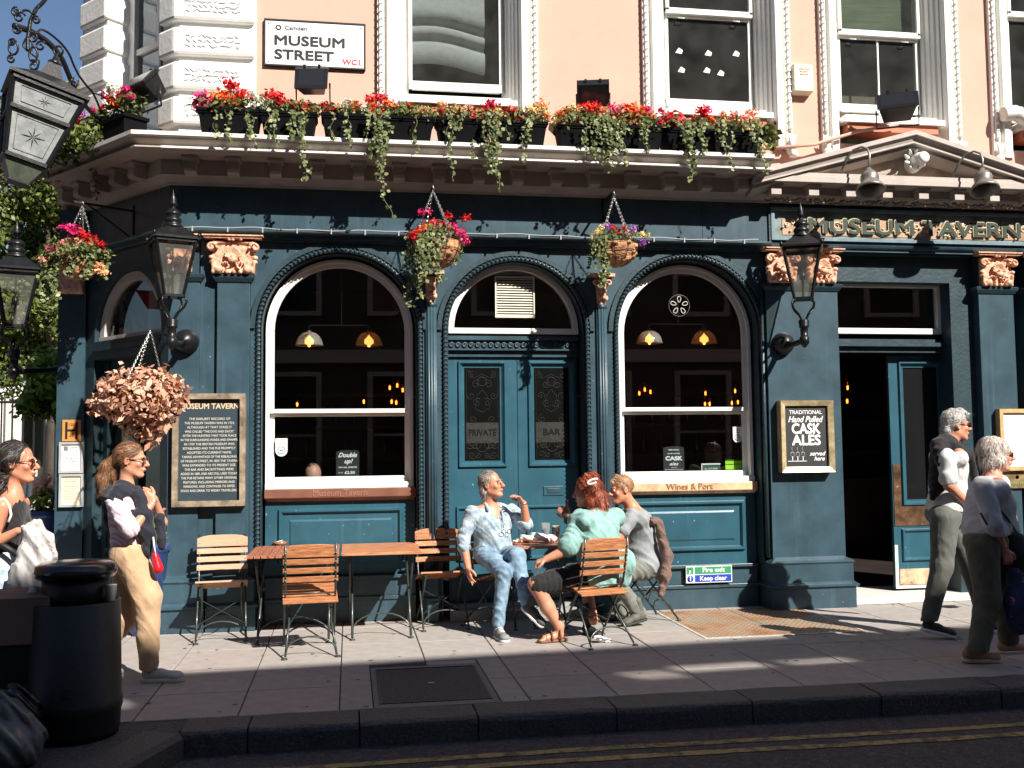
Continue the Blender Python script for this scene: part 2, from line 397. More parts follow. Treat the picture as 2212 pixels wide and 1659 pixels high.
# the pavement carries on round the corner
pav2 = struct('side_pavement', MB().box(-7.5, -1.0, 1.2, 4.6, -.5, -.004), slabm[2])
ext = struct('tarmac_build_out', MB().add([(-4.6,-3.005,-.008),(-.93,-3.005,-.008),(-.97,-3.25,-.008),(-1.30,-4.3,-.008),(-2.6,-5.6,-.008),(-4.6,-6.4,-.008),
    (-4.6,-3.005,-.4),(-.93,-3.005,-.4),(-.97,-3.25,-.4),(-1.30,-4.3,-.4),(-2.6,-5.6,-.4),(-4.6,-6.4,-.4)],
    [(0,5,4,3,2,1),(0,1,7,6),(1,2,8,7),(2,3,9,8),(3,4,10,9),(4,5,11,10),(5,0,6,11)]), tarmac)
far_pav = struct('far_pavement', MB().box(-60, 30, 15.5, 60, -.5, 0.0), mat('far paving', (.36,.34,.31), .8, .15, 2))

XJ = [-4.6,-4.0,-3.4,-2.8,-2.2,-1.6+.32-.6,-1.28,-.67,-.06,.57,1.14,1.72,2.38,3.0,3.6,4.22,4.85,5.45,6.05,6.65,7.3,7.9,8.5,9.1,9.7,10.3,10.9,11.5]
YJ = [-3.0,-2.36,-1.68,-.90,-.1,1.2]
slab_meshes = {}
def slab(x0, x1, y0, y1, i):
    g = .004; w, d = x1-x0-2*g, y1-y0-2*g
    key = (round(w, 2), round(d, 2), i % 3)
    if key not in slab_meshes:
        mb = MB(); a, b = w/2, d/2; e = .004
        mb.add([(-a,-b,-.03),(a,-b,-.03),(a,b,-.03),(-a,b,-.03),(-a,-b,-e),(a,-b,-e),(a,b,-e),(-a,b,-e),(-a+e,-b+e,0),(a-e,-b+e,0),(a-e,b-e,0),(-a+e,b-e,0)],
               [(0,1,5,4),(1,2,6,5),(2,3,7,6),(3,0,4,7),(4,5,9,8),(5,6,10,9),(6,7,11,10),(7,4,8,11),(8,9,10,11)])
        me = mb.mesh('paving_slab'); me.materials.append(slabm[i % 3]); slab_meshes[key] = me
    o = bpy.data.objects.new('paving_slab', slab_meshes[key]); col.objects.link(o); o.parent = pav
    o.location = ((x0+x1)/2, (y0+y1)/2, random.uniform(-.0015, .0015)); o.rotation_euler = (random.uniform(-.002,.002), random.uniform(-.002,.002), 0)
for j in range(len(YJ)-1):
    for i in range(len(XJ)-1):
        x0, x1, y0, y1 = XJ[i], XJ[i+1], YJ[j], YJ[j+1]
        off = [0, .02, -.02, .015, 0][j]
        if j in (0, 1) and x1 > .16 and x0 < .94:                 # service cover stands here
            if x0 < .1: x1 = .15
            if j == 0 and x0 > .5: x0 = .955
            if j == 1 and x0 > .5: x0 = .955
            if x1-x0 < .05 or (x0 > .1 and x0 < .95): continue
            if j == 1: off = 0
        if j == 3 and x0 >= 2.99 and x1 < 4.4: continue            # cellar hatch
        if j == 4 and x0 >= 2.99 and x1 < 4.4: y0 = .1
        if j == 3 and x0 > 2.9 and x0 < 3: continue
        slab(x0+off*0, x1+off*0, y0, y1, random.randrange(3))
slab(.57, .95, -1.815, -1.69, 1)
# strip of slabs in front of the hatch

# kerbstones along the street, and round the build-out
def kerbstone(x0, x1, y0=-3.31, y1=-3.006, z0=-.165, top=.001):
    mb = MB(); n = 7
    prof = [(y1, z0), (y1, top)]+[(y0+.035-.035*math.sin(t), top-.035+.035*math.cos(t)) for t in np.linspace(0, math.pi/2, 4)]+[(y0, z0)]
    xs = np.linspace(x0+.005, x1-.005, n); V = []; k = len(prof)
    for i, x in enumerate(xs):
        for q, (y, z) in enumerate(prof):
            w = random.uniform(-.004, .004) if q > 0 else 0
            V.append((x, y+w, z+(w if z > -.1 else 0)))
    F = [(i*k+q, i*k+(q+1) % k, (i+1)*k+(q+1) % k, (i+1)*k+q) for i in range(n-1) for q in range(k)]+[tuple(range(k)), tuple((n-1)*k+q for q in reversed(range(k)))]
    mb.add(V, F, 0, False)
    o = mb.build('kerbstone', kerbm, pav); return o
ks = [-.96,-.58,.06,.765,1.62,2.5,3.37,4.22,5.1,5.9,6.8,7.7,8.6,9.5]
for a, b in zip(ks[:-1], ks[1:]): kerbstone(a, b)
def kerb_edge(a, b):
    a = np.array(a); b = np.array(b); d = (b-a)/np.linalg.norm(b-a); n_ = np.array((-d[1], d[0]))
    mb = MB(); V = []
    for p in (a+d*.006, b-d*.006):
        for o, z in ((0, -.2), (0, -.03), (.03, 0), (.24, .002), (.24, -.2)): q = p+n_*o; V.append((q[0], q[1], z))
    mb.add(V, [(k, (k+1) % 5, 5+(k+1) % 5, 5+k) for k in range(5)]+[(4,3,2,1,0),(5,6,7,8,9)])
    mb.build('kerbstone', kerbm, ext)
kk = [(-.93,-3.32), (-1.17,-3.95), (-1.5,-4.55), (-2.0,-5.1), (-2.7,-5.65), (-3.6,-6.1), (-4.6,-6.45)]
for a, b in zip(kk[:-1], kk[1:]): kerb_edge(b, a)

# service cover: frame, recessed tray of tarmac, lifting key
cov = thing('service_cover', 'large square pavement cover filled with dark speckled tarmac beside the kerb', 'utility cover', (.55,-2.4,0))
MB().box(.155,.95,-2.995,-1.822,-.03,-.002).build('cover_surround', mat('grey concrete', (.20,.195,.19), .8, .2, 30, .6, 80), cov)
MB().box(.19,.91,-2.90,-2.892,-.02,.003).box(.19,.91,-1.912,-1.904,-.02,.003).box(.19,.198,-2.892,-1.912,-.02,.003).box(.902,.91,-2.892,-1.912,-.02,.003).build('frame', black_iron, cov)
MB().box(.2035,.8965,-2.886,-1.918,-.02,-.001).build('cover_plate', tarmac, cov)
MB().box(.535,.575,-2.42,-2.38,-.01,.004).build('lifting_key', steel, cov)
rs = random.Random(31); mb = MB()
for k in range(150):
    x, y, r_ = rs.uniform(-2.5, 7), -3.0+3.0*rs.random()**1.2, rs.uniform(.008, .022)
    mb.add([(x+r_*rs.uniform(.7,1.1)*math.cos(a), y+r_*rs.uniform(.6,1)*math.sin(a), .0022) for a in np.linspace(0, 6.283, 9, endpoint=False)], [tuple(range(9))])
mb.build('chewing_gum_spots', plain('trodden gum', (.085,.08,.075), .8), pav, kind='stuff')
# cellar hatch in rusty chequer plate
rust = mat('rusty chequer plate', (.40,.20,.10), .6, .35, 2.2, .2, 30, c2=(.46,.30,.19), dirt=(2.4, .46, (.30,.28,.22)), metal=.25)
hat = thing('cellar_hatch', 'rusty orange chequer plate cellar hatch in the pavement below the right window', 'cellar hatch', (3.6,-.6,0))
for (a, b, c_, d_) in ((2.96,3.655,-1.275,.09), (3.665,4.35,-1.275,.09)):
    MB().box(a, b, c_, d_, -.03, .002).build('hatch_plate', rust, hat)
    mb = MB(); k = 0
    for yy in np.arange(c_+.03, d_-.02, .036):
        k += 1
        for xx in np.arange(a+.03+(k % 2)*.026, b-.02, .052):
            s = 1 if (k % 2) else -1
            mb.obox((xx, yy, .003), (.013, .009*s, 0), (-.0035*s, .005, 0), (0, 0, .0018))
    o = mb.build('raised_bars', rust, hat, fix=False); o['kind'] = 'stuff'
MB().box(2.925,4.385,-1.31,-1.281,-.03,.006).box(2.925,2.953,-1.281,.12,-.03,.006).box(4.357,4.385,-1.281,.12,-.03,.006).build('frame', mat('galvanised rim', (.5,.48,.42), .5, .3, 20), hat)
slab(2.41, 2.92, -1.28, -.905, 1); slab(2.41, 2.92, -.895, .1, 2); slab(2.41,4.40,-1.675,-1.318,1); slab(4.39,4.84,-1.675,-.91,0); slab(4.39,4.84,-.89,-.1,0)
# drain lid by the doorway
dl = thing('drain_lid', 'small round cast iron drain lid in front of the open doorway', 'drain lid', (5.82,-.26,0))
MB().lathe([(.0,.004),(.085,.004),(.09,.0),(.09,-.02)], (5.82,-.26,0), 24).build('lid', black_iron, dl)
for k in range(-3, 4): MB().box(5.82+k*.02-.004, 5.82+k*.02+.004, -.31, -.21, .0045, .007).build('rib', black_iron, dl)

# double yellow lines, laid as sheets on the road
def yl(y0, w, name='yellow_line', step=.12):
    x = -.9; V = []; F = []
    for i, x in enumerate(np.arange(-.9, 14, step)):
        a, b = random.uniform(-.006,.006), random.uniform(-.006,.006); s = .02*math.sin(x*1.3)
        V += [(x, y0+a+s, -.136), (x, y0+w+b+s, -.136)]
    n = len(V)//2
    for i in range(n-1): F.append((2*i, 2*i+2, 2*i+3, 2*i+1))
    o = MB().add(V, F).build(name, linem); o['kind'] = 'structure'
yl(-3.68, .075); yl(-3.86, .075)
# gully grate in the gutter, bottom left
gg = thing('gully_grate', 'cast iron gully grate in the road by the kerb corner', 'gully grate', (-.55,-3.75,-.14))
x0, x1, y0, y1 = -1.02+.2, -.42, -4.02, -3.62
MB().box(x0, x1, y0, y0+.03, -.15, -.126).box(x0, x1, y1-.03, y1, -.15, -.126).box(x0, x0+.03, y0+.03, y1-.03, -.15, -.126).box(x1-.03, x1, y0+.03, y1-.03, -.15, -.126).build('frame', black_iron, gg)
MB().box(x0+.03, x1-.03, y0+.03, y1-.03, -.139, -.134).build('pit', plain('pit black', (.003,.003,.003), .9), gg)
for k in range(6): MB().bar((x0+.06+k*.055, y0+.035, -.130), (x0+.10+k*.055, y1-.035, -.130), .012, .012).build('bar', steel, gg)

# litter in the gutter and on the slabs: leaves, scraps
litm = [mat('dry leaf', (.25,.12,.05), .8), mat('paper scrap', (.7,.7,.68), .8), mat('tan leaf', (.45,.30,.18), .8)]
def scrap(loc, m, s, name, label, cat):
    mb = MB(); n = 7; V = [(0, 0, .012)]
    for k in range(n): th = 2*math.pi*k/n; r = s*random.uniform(.5, 1); V.append((r*math.cos(th), r*.6*math.sin(th), random.uniform(.0, .02)))
    V2 = [(x, y, z-.004) for x, y, z in V]
    mb.add(V+V2, [(0, 1+k, 1+(k+1) % n) for k in range(n)]+[(8, 9+(k+1) % n, 9+k) for k in range(n)]+[(1+k, 9+k, 9+(k+1) % n, 1+(k+1) % n) for k in range(n)])
    o = mb.build(name, m, None, fix=False); o.location = tuple(loc); tag(o, label, cat); return o
def gz(u, v, z=-.136): return tuple(G(u, v, z))
for u, v, mi, s, lab in ((630,1530,0,.03,'curled brown leaf in the gutter near the kerb joint'), (1320,1573,1,.03,'white paper twist in the gutter under the seated group'),
        (1372,1572,2,.022,'pale tan leaf right of the paper twist in the gutter'), (1508,1567,1,.012,'tiny white scrap in the gutter below the cellar hatch'),
        (1560,1560,0,.025,'reddish leaf in the gutter right of the tiny white scrap'), (2170,1508,1,.02,'thin pale straw scrap in the gutter at the right')):
    scrap(gz(u, v), litm[mi], s, 'litter', lab, 'litter')
for u, v, mi, s, lab in ((1506,1312,2,.05,'crumpled tan leaf on the rusty hatch'), (1605,1302,0,.035,'dry brown leaf on the back edge of the hatch')):
    scrap(gz(u, v, .004), litm[mi], s, 'dry_leaf', lab, 'leaf')
tis = SD(.006)
c0 = np.array(G(1300,1388))
for k in range(9): tis.ell(c0+(random.uniform(-.05,.05), random.uniform(-.03,.03), random.uniform(.012,.04)), (.028,.022,.018), .008)
tag(tis.build('tissue', plain('white tissue', (.8,.79,.76), .9), disp=wr((.004,150,120,90,0))), 'crumpled white tissue on the slabs below the red haired woman chair', 'tissue')
# ================================================================== THE PUB
pub = thing('pub_building', 'corner pub with blue green ground floor, cream cornice and pink stucco upper wall', 'pub', (0, 0, 0))
SP = 2.735                                           # springing of the arches
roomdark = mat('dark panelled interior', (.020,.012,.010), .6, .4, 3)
def arc(cx, r, a0=math.pi, a1=0, n=28, z=SP): return [(cx+r*math.cos(t), z+r*math.sin(t)) for t in np.linspace(a0, a1, n)]
W1 = dict(c=-.082, R=.69); W2 = dict(c=3.333, R=.70); DR = dict(c=1.595, R=.645)
openings = [(W1['c'], .775), (DR['c'], .725), (W2['c'], .785)]

# --- spandrel wall with three arched openings
mb = MB(); ztop = 3.56; y0, y1 = .06, .34
edges = [-.90]
for c, r in openings: edges += [c-r, c+r]
edges.append(4.16)
for i in range(0, len(edges), 2): mb.box(edges[i], edges[i+1], y0, y1, 0, ztop)
for c, r in openings:
    A = arc(c, r); B = [(x, ztop) for x, z in A]; mb.strip(A, B, y0, y1)
mb.build('spandrel_wall', teal, pub)
# walls of the left pier with its two pilaster shafts
MB().box(-1.345, -1.19, .05, .34, 0, 3.56).box(-.899, -.90+.001, .05, .34, 0, 3.56).build('pier_wall', teal, pub)
def pilaster(x0, x1, plx0, plx1, ydeep=.34):
    o = MB().box(x0, x1, 0, ydeep, .45, 3.19).build('pilaster', teal, pub, bev=.004)
    mb = MB(); e = .018
    pr = [(.085,-.02),(.085,.20),(.11,.215),(.11,.235),(.09,.245),(.07,.26),(.07,.43),(.085,.45),(.06,.47),(.03,.485),(.0,.50)]
    path = [(plx0, ydeep), (plx0, 0.0), (plx1, 0.0), (plx1, ydeep)]
    mb.sweep(pr, path); mb.build('pilaster_base', teal, o)
    mb = MB(); mb.sweep([(0,3.15),(.012,3.155),(.035,3.19),(.04,3.215),(.03,3.225),(0,3.226)], [(x0, ydeep), (x0, 0), (x1, 0), (x1, ydeep)]); mb.build('necking', teal_dark, o)
    MB().box(x0+.01, x1-.01, .03, ydeep, 3.19, 3.56).build('neck_block', teal_dark, o)
    return o
pil = []
pil.append(pilaster(-1.615, -1.345, -1.60, -1.36)); pil.append(pilaster(-1.19, -.90, -1.175, -.915))
pil.append(pilaster(4.12, 4.89, 4.15, 4.86)); pil.append(pilaster(6.46, 6.86, 6.49, 6.83)); pil.append(pilaster(7.02, 7.5, 7.05, 7.47))

# gilded capitals: abacus, volutes, shell, acanthus
def capital(x0, x1, parent, vol=True):
    cx, w = (x0+x1)/2, (x1-x0)/2; zb, zt = 3.226, 3.575
    sd = SD(.0085)
    sd.box((cx, .03, (zb+zt)/2-.02), (w-.02, .07, (zt-zb)/2-.02), .01, .01)
    for s in (-1, 1):
        vx = cx+s*(w-.01); vz = zt-.115
        for k in range(14):                            # volute spiral
            th = k*.55; rr = .052*math.exp(-.12*k); sd.ell((vx-s*rr*math.cos(th), -.065, vz+rr*math.sin(th)), (.014,.03,.014), .006)
        sd.cap((vx-s*.02, -.05, vz+.05), .018, (cx+s*.04, -.045, zt-.06), .012, .012)
        sd.ell((vx, -.03, vz-.085), (.026,.03,.022), .01); sd.ell((vx, -.02, vz-.125), (.022,.026,.018), .01)
        sd.ell((cx+s*w*.62, -.06, zb+.035), (.04,.03,.035), .01); sd.cap((cx+s*w*.85, -.03, zb+.02), .02, (cx+s*w*.9, -.05, zb+.11), .014, .01)
        for k in range(7):                            # acanthus scrolls at the foot
            th = k*.7; rr = .045*math.exp(-.1*k); sd.ell((cx+s*w*.32+s*rr*math.cos(th), -.065, zb+.065+rr*math.sin(th)), (.011,.022,.011), .004)
    if vol:
        for k in range(11):                           # scallop shell
            th = math.pi*k/10; sd.cap((cx, -.04, zt-.20), .008, (cx+.068*math.cos(th), -.075, zt-.195+.085*math.sin(th)), .012, .004)
        sd.ell((cx, -.08, zb+.12), (.045,.03,.03), .01); sd.ell((cx, -.08, zb+.155), (.02,.03,.018), .006)
    for k in range(5): sd.ell((cx+(k-2)*.035, -.075, zt-.035+.01*math.cos(k*2)), (.018,.02,.016), .006)
    n = int((x1-x0)/.06)
    for k in range(n): sd.ell((x0+.03+k*.06, -.055, zb+.015), (.02,.02,.022), .008)
    o = sd.build('capital', gold, parent, smooth_it=0)
    MB().box(x0-.05, x1+.05, -.095, .2, zt-.03, zt-.012).box(x0-.065, x1+.065, -.11, .2, zt-.012, zt).build('abacus', gold, parent)
    return o
capital(-1.62, -1.41, pil[0]); capital(-1.25, -.84, pil[1]); capital(4.13, 4.44, pil[2]); capital(4.56, 4.87, pil[2]); capital(6.475, 6.845, pil[3]); capital(7.04, 7.48, pil[4])

# --- architrave, fascia
def wallbox(name, m, x0, x1, ya, yb, z0, z1, parent=pub, **k): return MB().box(x0, x1, ya, yb, z0, z1).build(name, m, parent, **k)
mb = MB(); mb.sweep([(0,3.56),(.02,3.56),(.02,3.60),(.075,3.605),(.085,3.615),(.085,3.63),(.03,3.645),(0,3.65)], [(-2.87,1.30),(-2.74,1.30),(-1.613,0.0),(4.165,0.0)]); mb.build('architrave', teal, pub)
mb = MB(); mb.sweep([(-.2,3.545),(0,3.545),(0,4.05),(-.2,4.05)], [(-2.87,1.30),(-2.74,1.30),(-1.613,0.0),(3.47,0.0)]); mb.build('fascia_board', teal, pub)
wallbox('fascia_board', teal, 3.475, 4.165, .001, .2, 3.545, 4.05)
# string of cable clips along the ledge
mb = MB()
pts = [(x, -.088+.004*math.sin(x*9), 3.638+.006*math.sin(x*5)+.005*math.sin(x*13)) for x in np.arange(-1.5, 4.1, .08)]
mb.tube(pts, .005, 5)
for x in np.arange(-1.4, 4.0, .31): mb.box(x-.006, x+.006, -.10, -.084, 3.60, 3.645); 
o = thing('light_cable', 'thin grey cable clipped along the ledge above the arches', 'cable', (0, 0, 3.6)); mb.build('cable', plain('grey cable', (.35,.37,.38), .5), o)

# --- main cornice with modillions
CP = [(-.1,4.04),(.045,4.04),(.05,4.055),(.075,4.07),(.11,4.10),(.13,4.105),(.13,4.245),(.40,4.246),(.40,4.248),(.478,4.248),(.478,4.26),(.40,4.266),
      (.41,4.285),(.44,4.305),(.475,4.325),(.485,4.34),(.52,4.342),(.52,4.378),(-.1,4.392)]
def C(p, q): return (q, p)
path = [(-2.87,1.30), (-2.74,1.30), (-1.613,0.0), (4.02,0.0)]
mb = MB(); mb.sweep([(a, b) for a, b in CP], path); mb.build('cornice', cream, pub)
wsl = mat('sunlit flaking slab edge', (.74,.72,.68), .6, .08, 5, .2, 30, dirt=(9,.60,(.16,.14,.12)))  # whiter copy of the cornice paint for edges the sun catches, with dirt
MB().sweep([(.50,4.345),(.5235,4.345),(.5235,4.380),(.40,4.388)], path).build('slab_edge', wsl, pub); MB().sweep([(.45,4.2455),(.4815,4.2455),(.4815,4.2635),(.43,4.2665)], path[2:]).build('drip_ledge', wsl, pub)
mod_me = None
def modillion(px, py, ang):
    global mod_me
    if mod_me is None:
        mb = MB(); w = .052
        pr = [(.128,4.095),(.23,4.095),(.262,4.105),(.272,4.13),(.262,4.20),(.272,4.215),(.128,4.215)]
        mb.add([(s*w, -a, z) for s in (-1, 1) for a, z in pr], [tuple(range(7)), tuple(reversed(range(7, 14)))]+[(i, (i+1) % 7, (i+1) % 7+7, i+7) for i in range(7)])
        mb.box(-w-.018, w+.018, -.295, -.128, 4.216, 4.243)
        import bmesh
        mod_me = mb.mesh('modillion'); bm = bmesh.new(); bm.from_mesh(mod_me); bmesh.ops.recalc_face_normals(bm, faces=bm.faces); bm.to_mesh(mod_me); bm.free(); mod_me.materials.append(cream)
    o = bpy.data.objects.new('modillion', mod_me); col.objects.link(o); o.parent = pub; o.location = (px, py, 0); o.rotation_euler = (0, 0, ang); return o
x = -1.40
while x < 3.95: modillion(x, 0, 0); x += .372
d = np.array((-2.74+1.613, 1.30)); Lc = np.linalg.norm(d); d /= Lc; angc = math.atan2(d[1], d[0])+math.pi
for s in (.22, .56, .90, 1.24, 1.56): modillion(-1.613+d[0]*s, d[1]*s, angc)
modillion(-2.80, 1.30, 0)

# --- white arched windows
glass_dark = glassmat('window glass', (.75,.8,.8), .9, .0)
def sash_window(c, Rr, nm):
    w = MB(); yf = .205
    fr = MB()
    fr.strip(arc(c, Rr-.035), arc(c, Rr), yf, yf+.10); fr.box(c-Rr, c-Rr+.035, yf, yf+.10, 1.30, SP); fr.box(c+Rr-.035, c+Rr, yf, yf+.10, 1.30, SP)
    fr.box(c-Rr, c+Rr, yf-.02, yf+.10, 1.245, 1.30)
    win = fr.build('window', white, pub, bev=.004)
    s2 = MB(); r1, r0 = Rr-.036, Rr-.078
    s2.strip(arc(c, r0), arc(c, r1), yf+.022, yf+.07); s2.box(c-r1, c-r0, yf+.022, yf+.07, 1.955, SP); s2.box(c+r0, c+r1, yf+.022, yf+.07, 1.955, SP)
    s2.box(c-r0, c+r0, yf+.018, yf+.07, 1.955, 1.995); s2.build('upper_sash', white, win, bev=.004)
    s3 = MB(); s3.box(c-r1, c-r0, yf+.075, yf+.115, 1.301, 1.99); s3.box(c+r0, c+r1, yf+.075, yf+.115, 1.301, 1.99)
    s3.box(c-r0, c+r0, yf+.04, yf+.115, 1.301, 1.355); s3.box(c-r0, c+r0, yf+.075, yf+.115, 1.925, 1.953); s3.build('lower_sash', white, win, bev=.004)
    g = MB(); A = arc(c, r0+.004); V = [(x, yf+.05, z) for x, z in A]+[(c+r0+.004, yf+.05, 1.96), (c-r0-.004, yf+.05, 1.96)]
    g.add(V, [tuple(range(len(V)))]); g.build('pane', glass_dark, win)
    MB().add([(c-r0, yf+.1, 1.34), (c+r0, yf+.1, 1.34), (c+r0, yf+.1, 1.95), (c-r0, yf+.1, 1.95)], [(0,1,2,3)]).build('pane', glass_dark, win)
    return win
win1 = sash_window(W1['c'], W1['R'], 1); win2 = sash_window(W2['c'], W2['R'], 2)

# --- brown lettered sills and panelled stall risers
brown = mat('brown lead sill', (.20,.085,.055), .45, .25, 5, .2, 20, dirt=(4,.66,(.35,.22,.16)))
copper = mat('worn gilt sill', (.50,.29,.17), .35, .35, 5, .2, 20, dirt=(6,.5,(.68,.50,.32)), c2=(.75,.5,.3))
def text(s, size, m, parent, loc, name='lettering', bold=0, shear=0, sx=1.0, spacing=1, ext=.001, rot=(math.pi/2, 0, 0), align='CENTER', world=True, fit=None):
    cu = bpy.data.curves.new(name, 'FONT'); cu.body = s; cu.size = size; cu.align_x = align; cu.align_y = 'CENTER'; cu.extrude = ext
    cu.shear = shear; cu.space_character = spacing; cu.resolution_u = 3
    t = bpy.data.objects.new(name, cu); col.objects.link(t)
    me = bpy.data.meshes.new_from_object(t); bpy.data.objects.remove(t); bpy.data.curves.remove(cu)
    if len(me.vertices):
        xs = np.zeros(len(me.vertices)*3); me.vertices.foreach_get('co', xs); xs = xs.reshape(-1, 3)
        if fit: wd = np.ptp(xs[:, 0]); xs[:, 0] *= fit/max(wd, 1e-6)
        else: xs[:, 0] *= sx
        if align == 'CENTER': xs[:, 0] -= (xs[:, 0].max()+xs[:, 0].min())/2
        me.vertices.foreach_set('co', xs.ravel())
    if bold and len(me.vertices):
        import bmesh
        bm = bmesh.new(); k = 0
        for dx, dy in ((-bold, 0), (bold, 0), (0, bold), (0, -bold), (-bold*.7, bold*.7), (bold*.7, -bold*.7), (bold*.7, bold*.7), (-bold*.7, -bold*.7)):
            m2 = me.copy(); m2.transform(Matrix.Translation((dx, dy, .00012*k))); bm.from_mesh(m2); bpy.data.meshes.remove(m2); k += 1
        bm.to_mesh(me); bm.free()
    o = link_mesh(name, me, m, parent); o.location = np.array(loc)-(origin(parent) if world and parent is not None else 0); o.rotation_euler = rot
    return o
def stall(c, x0, x1, m, lab, txcol):
    sl = MB(); zt, zm, zb = 1.262, 1.175, 1.135
    sl.prism([(x0, 1.165), (x1, 1.165), (x1, 1.244), (x0, 1.244)], .15, .34)
    sl.add([(x0,.15,1.165),(x1,.15,1.165),(x1-.02,.185,1.13),(x0+.02,.185,1.13),(x0,.3,1.165),(x1,.3,1.165),(x1-.02,.3,1.13),(x0+.02,.3,1.13)],
           [(0,1,2,3),(0,3,7,4),(1,5,6,2),(3,2,6,7),(0,4,5,1)])
    s = sl.build('lettered_sill', m, pub, bev=.004)
    text(lab, .085, txcol, s, (c+(.0), .1485, 1.205), ext=.004, bold=.0005, fit=.50 if 'T' in lab else .48)
    st = MB().box(x0+.005, x1-.005, .225, .34, 0, 1.133).build('stall_riser', teal_bright, pub)
    MB().box(x0+.002, x1-.002, .195, .2245, 0, .20).box(x0, x1, .18, .2245, .20, .235).box(x0+.002,x1-.002,.205,.2245,.235,.40).box(x0, x1, .17, .2245, .40,.43).build('skirting', teal, st, bev=.004)
    def frame(xa, xb, za, zb_, w, ya, yb, nm, mm):
        f = MB(); V = []
        for (px, pz, yy) in ((xa,za,ya),(xb,za,ya),(xb,zb_,ya),(xa,zb_,ya),(xa+w,za+w,yb),(xb-w,za+w,yb),(xb-w,zb_-w,yb),(xa+w,zb_-w,yb)): V.append((px, yy, pz))
        f.add(V, [(0,1,5,4),(1,2,6,5),(2,3,7,6),(3,0,4,7)]); return f
    def bolec(xa, xb, za, zb_):
        f = MB(); prof = [(0,.2245),(.012,.195),(.03,.195),(.045,.215),(.055,.24),(.075,.24),(.12,.215)]
        for (w0, ya), (w1, yb) in zip(prof[:-1], prof[1:]):
            V = [(xa+w0,ya,za+w0),(xb-w0,ya,za+w0),(xb-w0,ya,zb_-w0),(xa+w0,ya,zb_-w0),(xa+w1,yb,za+w1),(xb-w1,yb,za+w1),(xb-w1,yb,zb_-w1),(xa+w1,yb,zb_-w1)]
            f.add(V, [(0,1,5,4),(1,2,6,5),(2,3,7,6),(3,0,4,7)])
        w = prof[-1][0]; y = prof[-1][1]; f.add([(xa+w,y,za+w),(xb-w,y,za+w),(xb-w,y,zb_-w),(xa+w,y,zb_-w)], [(0,1,2,3)]); return f
    bolec(x0+.12, x1-.12, .56, 1.06).build('raised_panel', teal_bright, st)
    return st
stall(W1['c'], -.775, .625, brown, 'Museum Tavern', plain('worn brown lettering', (.34,.17,.11), .5)); stall(W2['c'], 2.60, 4.045, copper, 'Wines & Port', plain('brown sill lettering', (.30,.15,.08), .5))

# --- carved rope mouldings round the openings, fluted colonnettes between them
def rope(path, name='rope_moulding', r=.024, m=teal_dark, step=.042):
    P = np.array(path); seg = np.linalg.norm(np.diff(P, axis=0), axis=1); L = np.concatenate([[0], np.cumsum(seg)])
    mb = MB(); mb.tube([tuple(p) for p in P], r*.8, 6)
    n = int(L[-1]/step)
    for k in range(n):
        s = (k+.5)*step; i = min(np.searchsorted(L, s)-1, len(P)-2); i = max(i, 0); t = (s-L[i])/seg[i]; p = P[i]+(P[i+1]-P[i])*t
        d = (P[i+1]-P[i])/seg[i]; nn = np.array((0, -1, 0)); b = np.cross(d, nn)
        a1 = d*.5+b; a1 /= np.linalg.norm(a1); a2 = np.cross(a1, nn)
        c = p+nn*r*.45; V = []
        for (u_, v_, w_) in ((1.25,0,0),(-1.25,0,0),(0,.55,0),(0,-.55,0),(0,0,.9),(.7,.4,.5),(.7,-.4,.5),(-.7,.4,.5),(-.7,-.4,.5)):
            V.append(c+r*(u_*a1+v_*a2+w_*nn))
        mb.add(V, [(4,5,7),(4,8,6),(4,6,5),(4,7,8),(5,2,7),(6,8,3),(0,5,6),(1,8,7),(0,2,5),(0,6,3),(1,7,2),(1,3,8)])
    o = mb.build(name, m, pub, fix=True); return o
for c, r in openings:
    rr = r-.03
    pts = [(c-rr, .05, z) for z in np.arange(.5, SP, .1)]+[(x, .05, z) for x, z in arc(c, rr, n=40)]+[(c+rr, .05, z) for z in np.arange(SP-.1, .5, -.1)]
    rope(pts)
    # plain architrave ring outside the rope
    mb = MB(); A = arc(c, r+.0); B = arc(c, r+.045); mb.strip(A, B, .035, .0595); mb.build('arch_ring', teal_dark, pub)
    mb = MB(); A = arc(c, r-.062); B = arc(c, r-.055); mb.strip(A, B, .07, .26); mb.box(c-r+.055, c-r+.062, .07, .26, .45, SP).box(c+r-.062, c+r-.055, .07, .26, .45, SP); mb.build('reveal', teal_dark, pub)
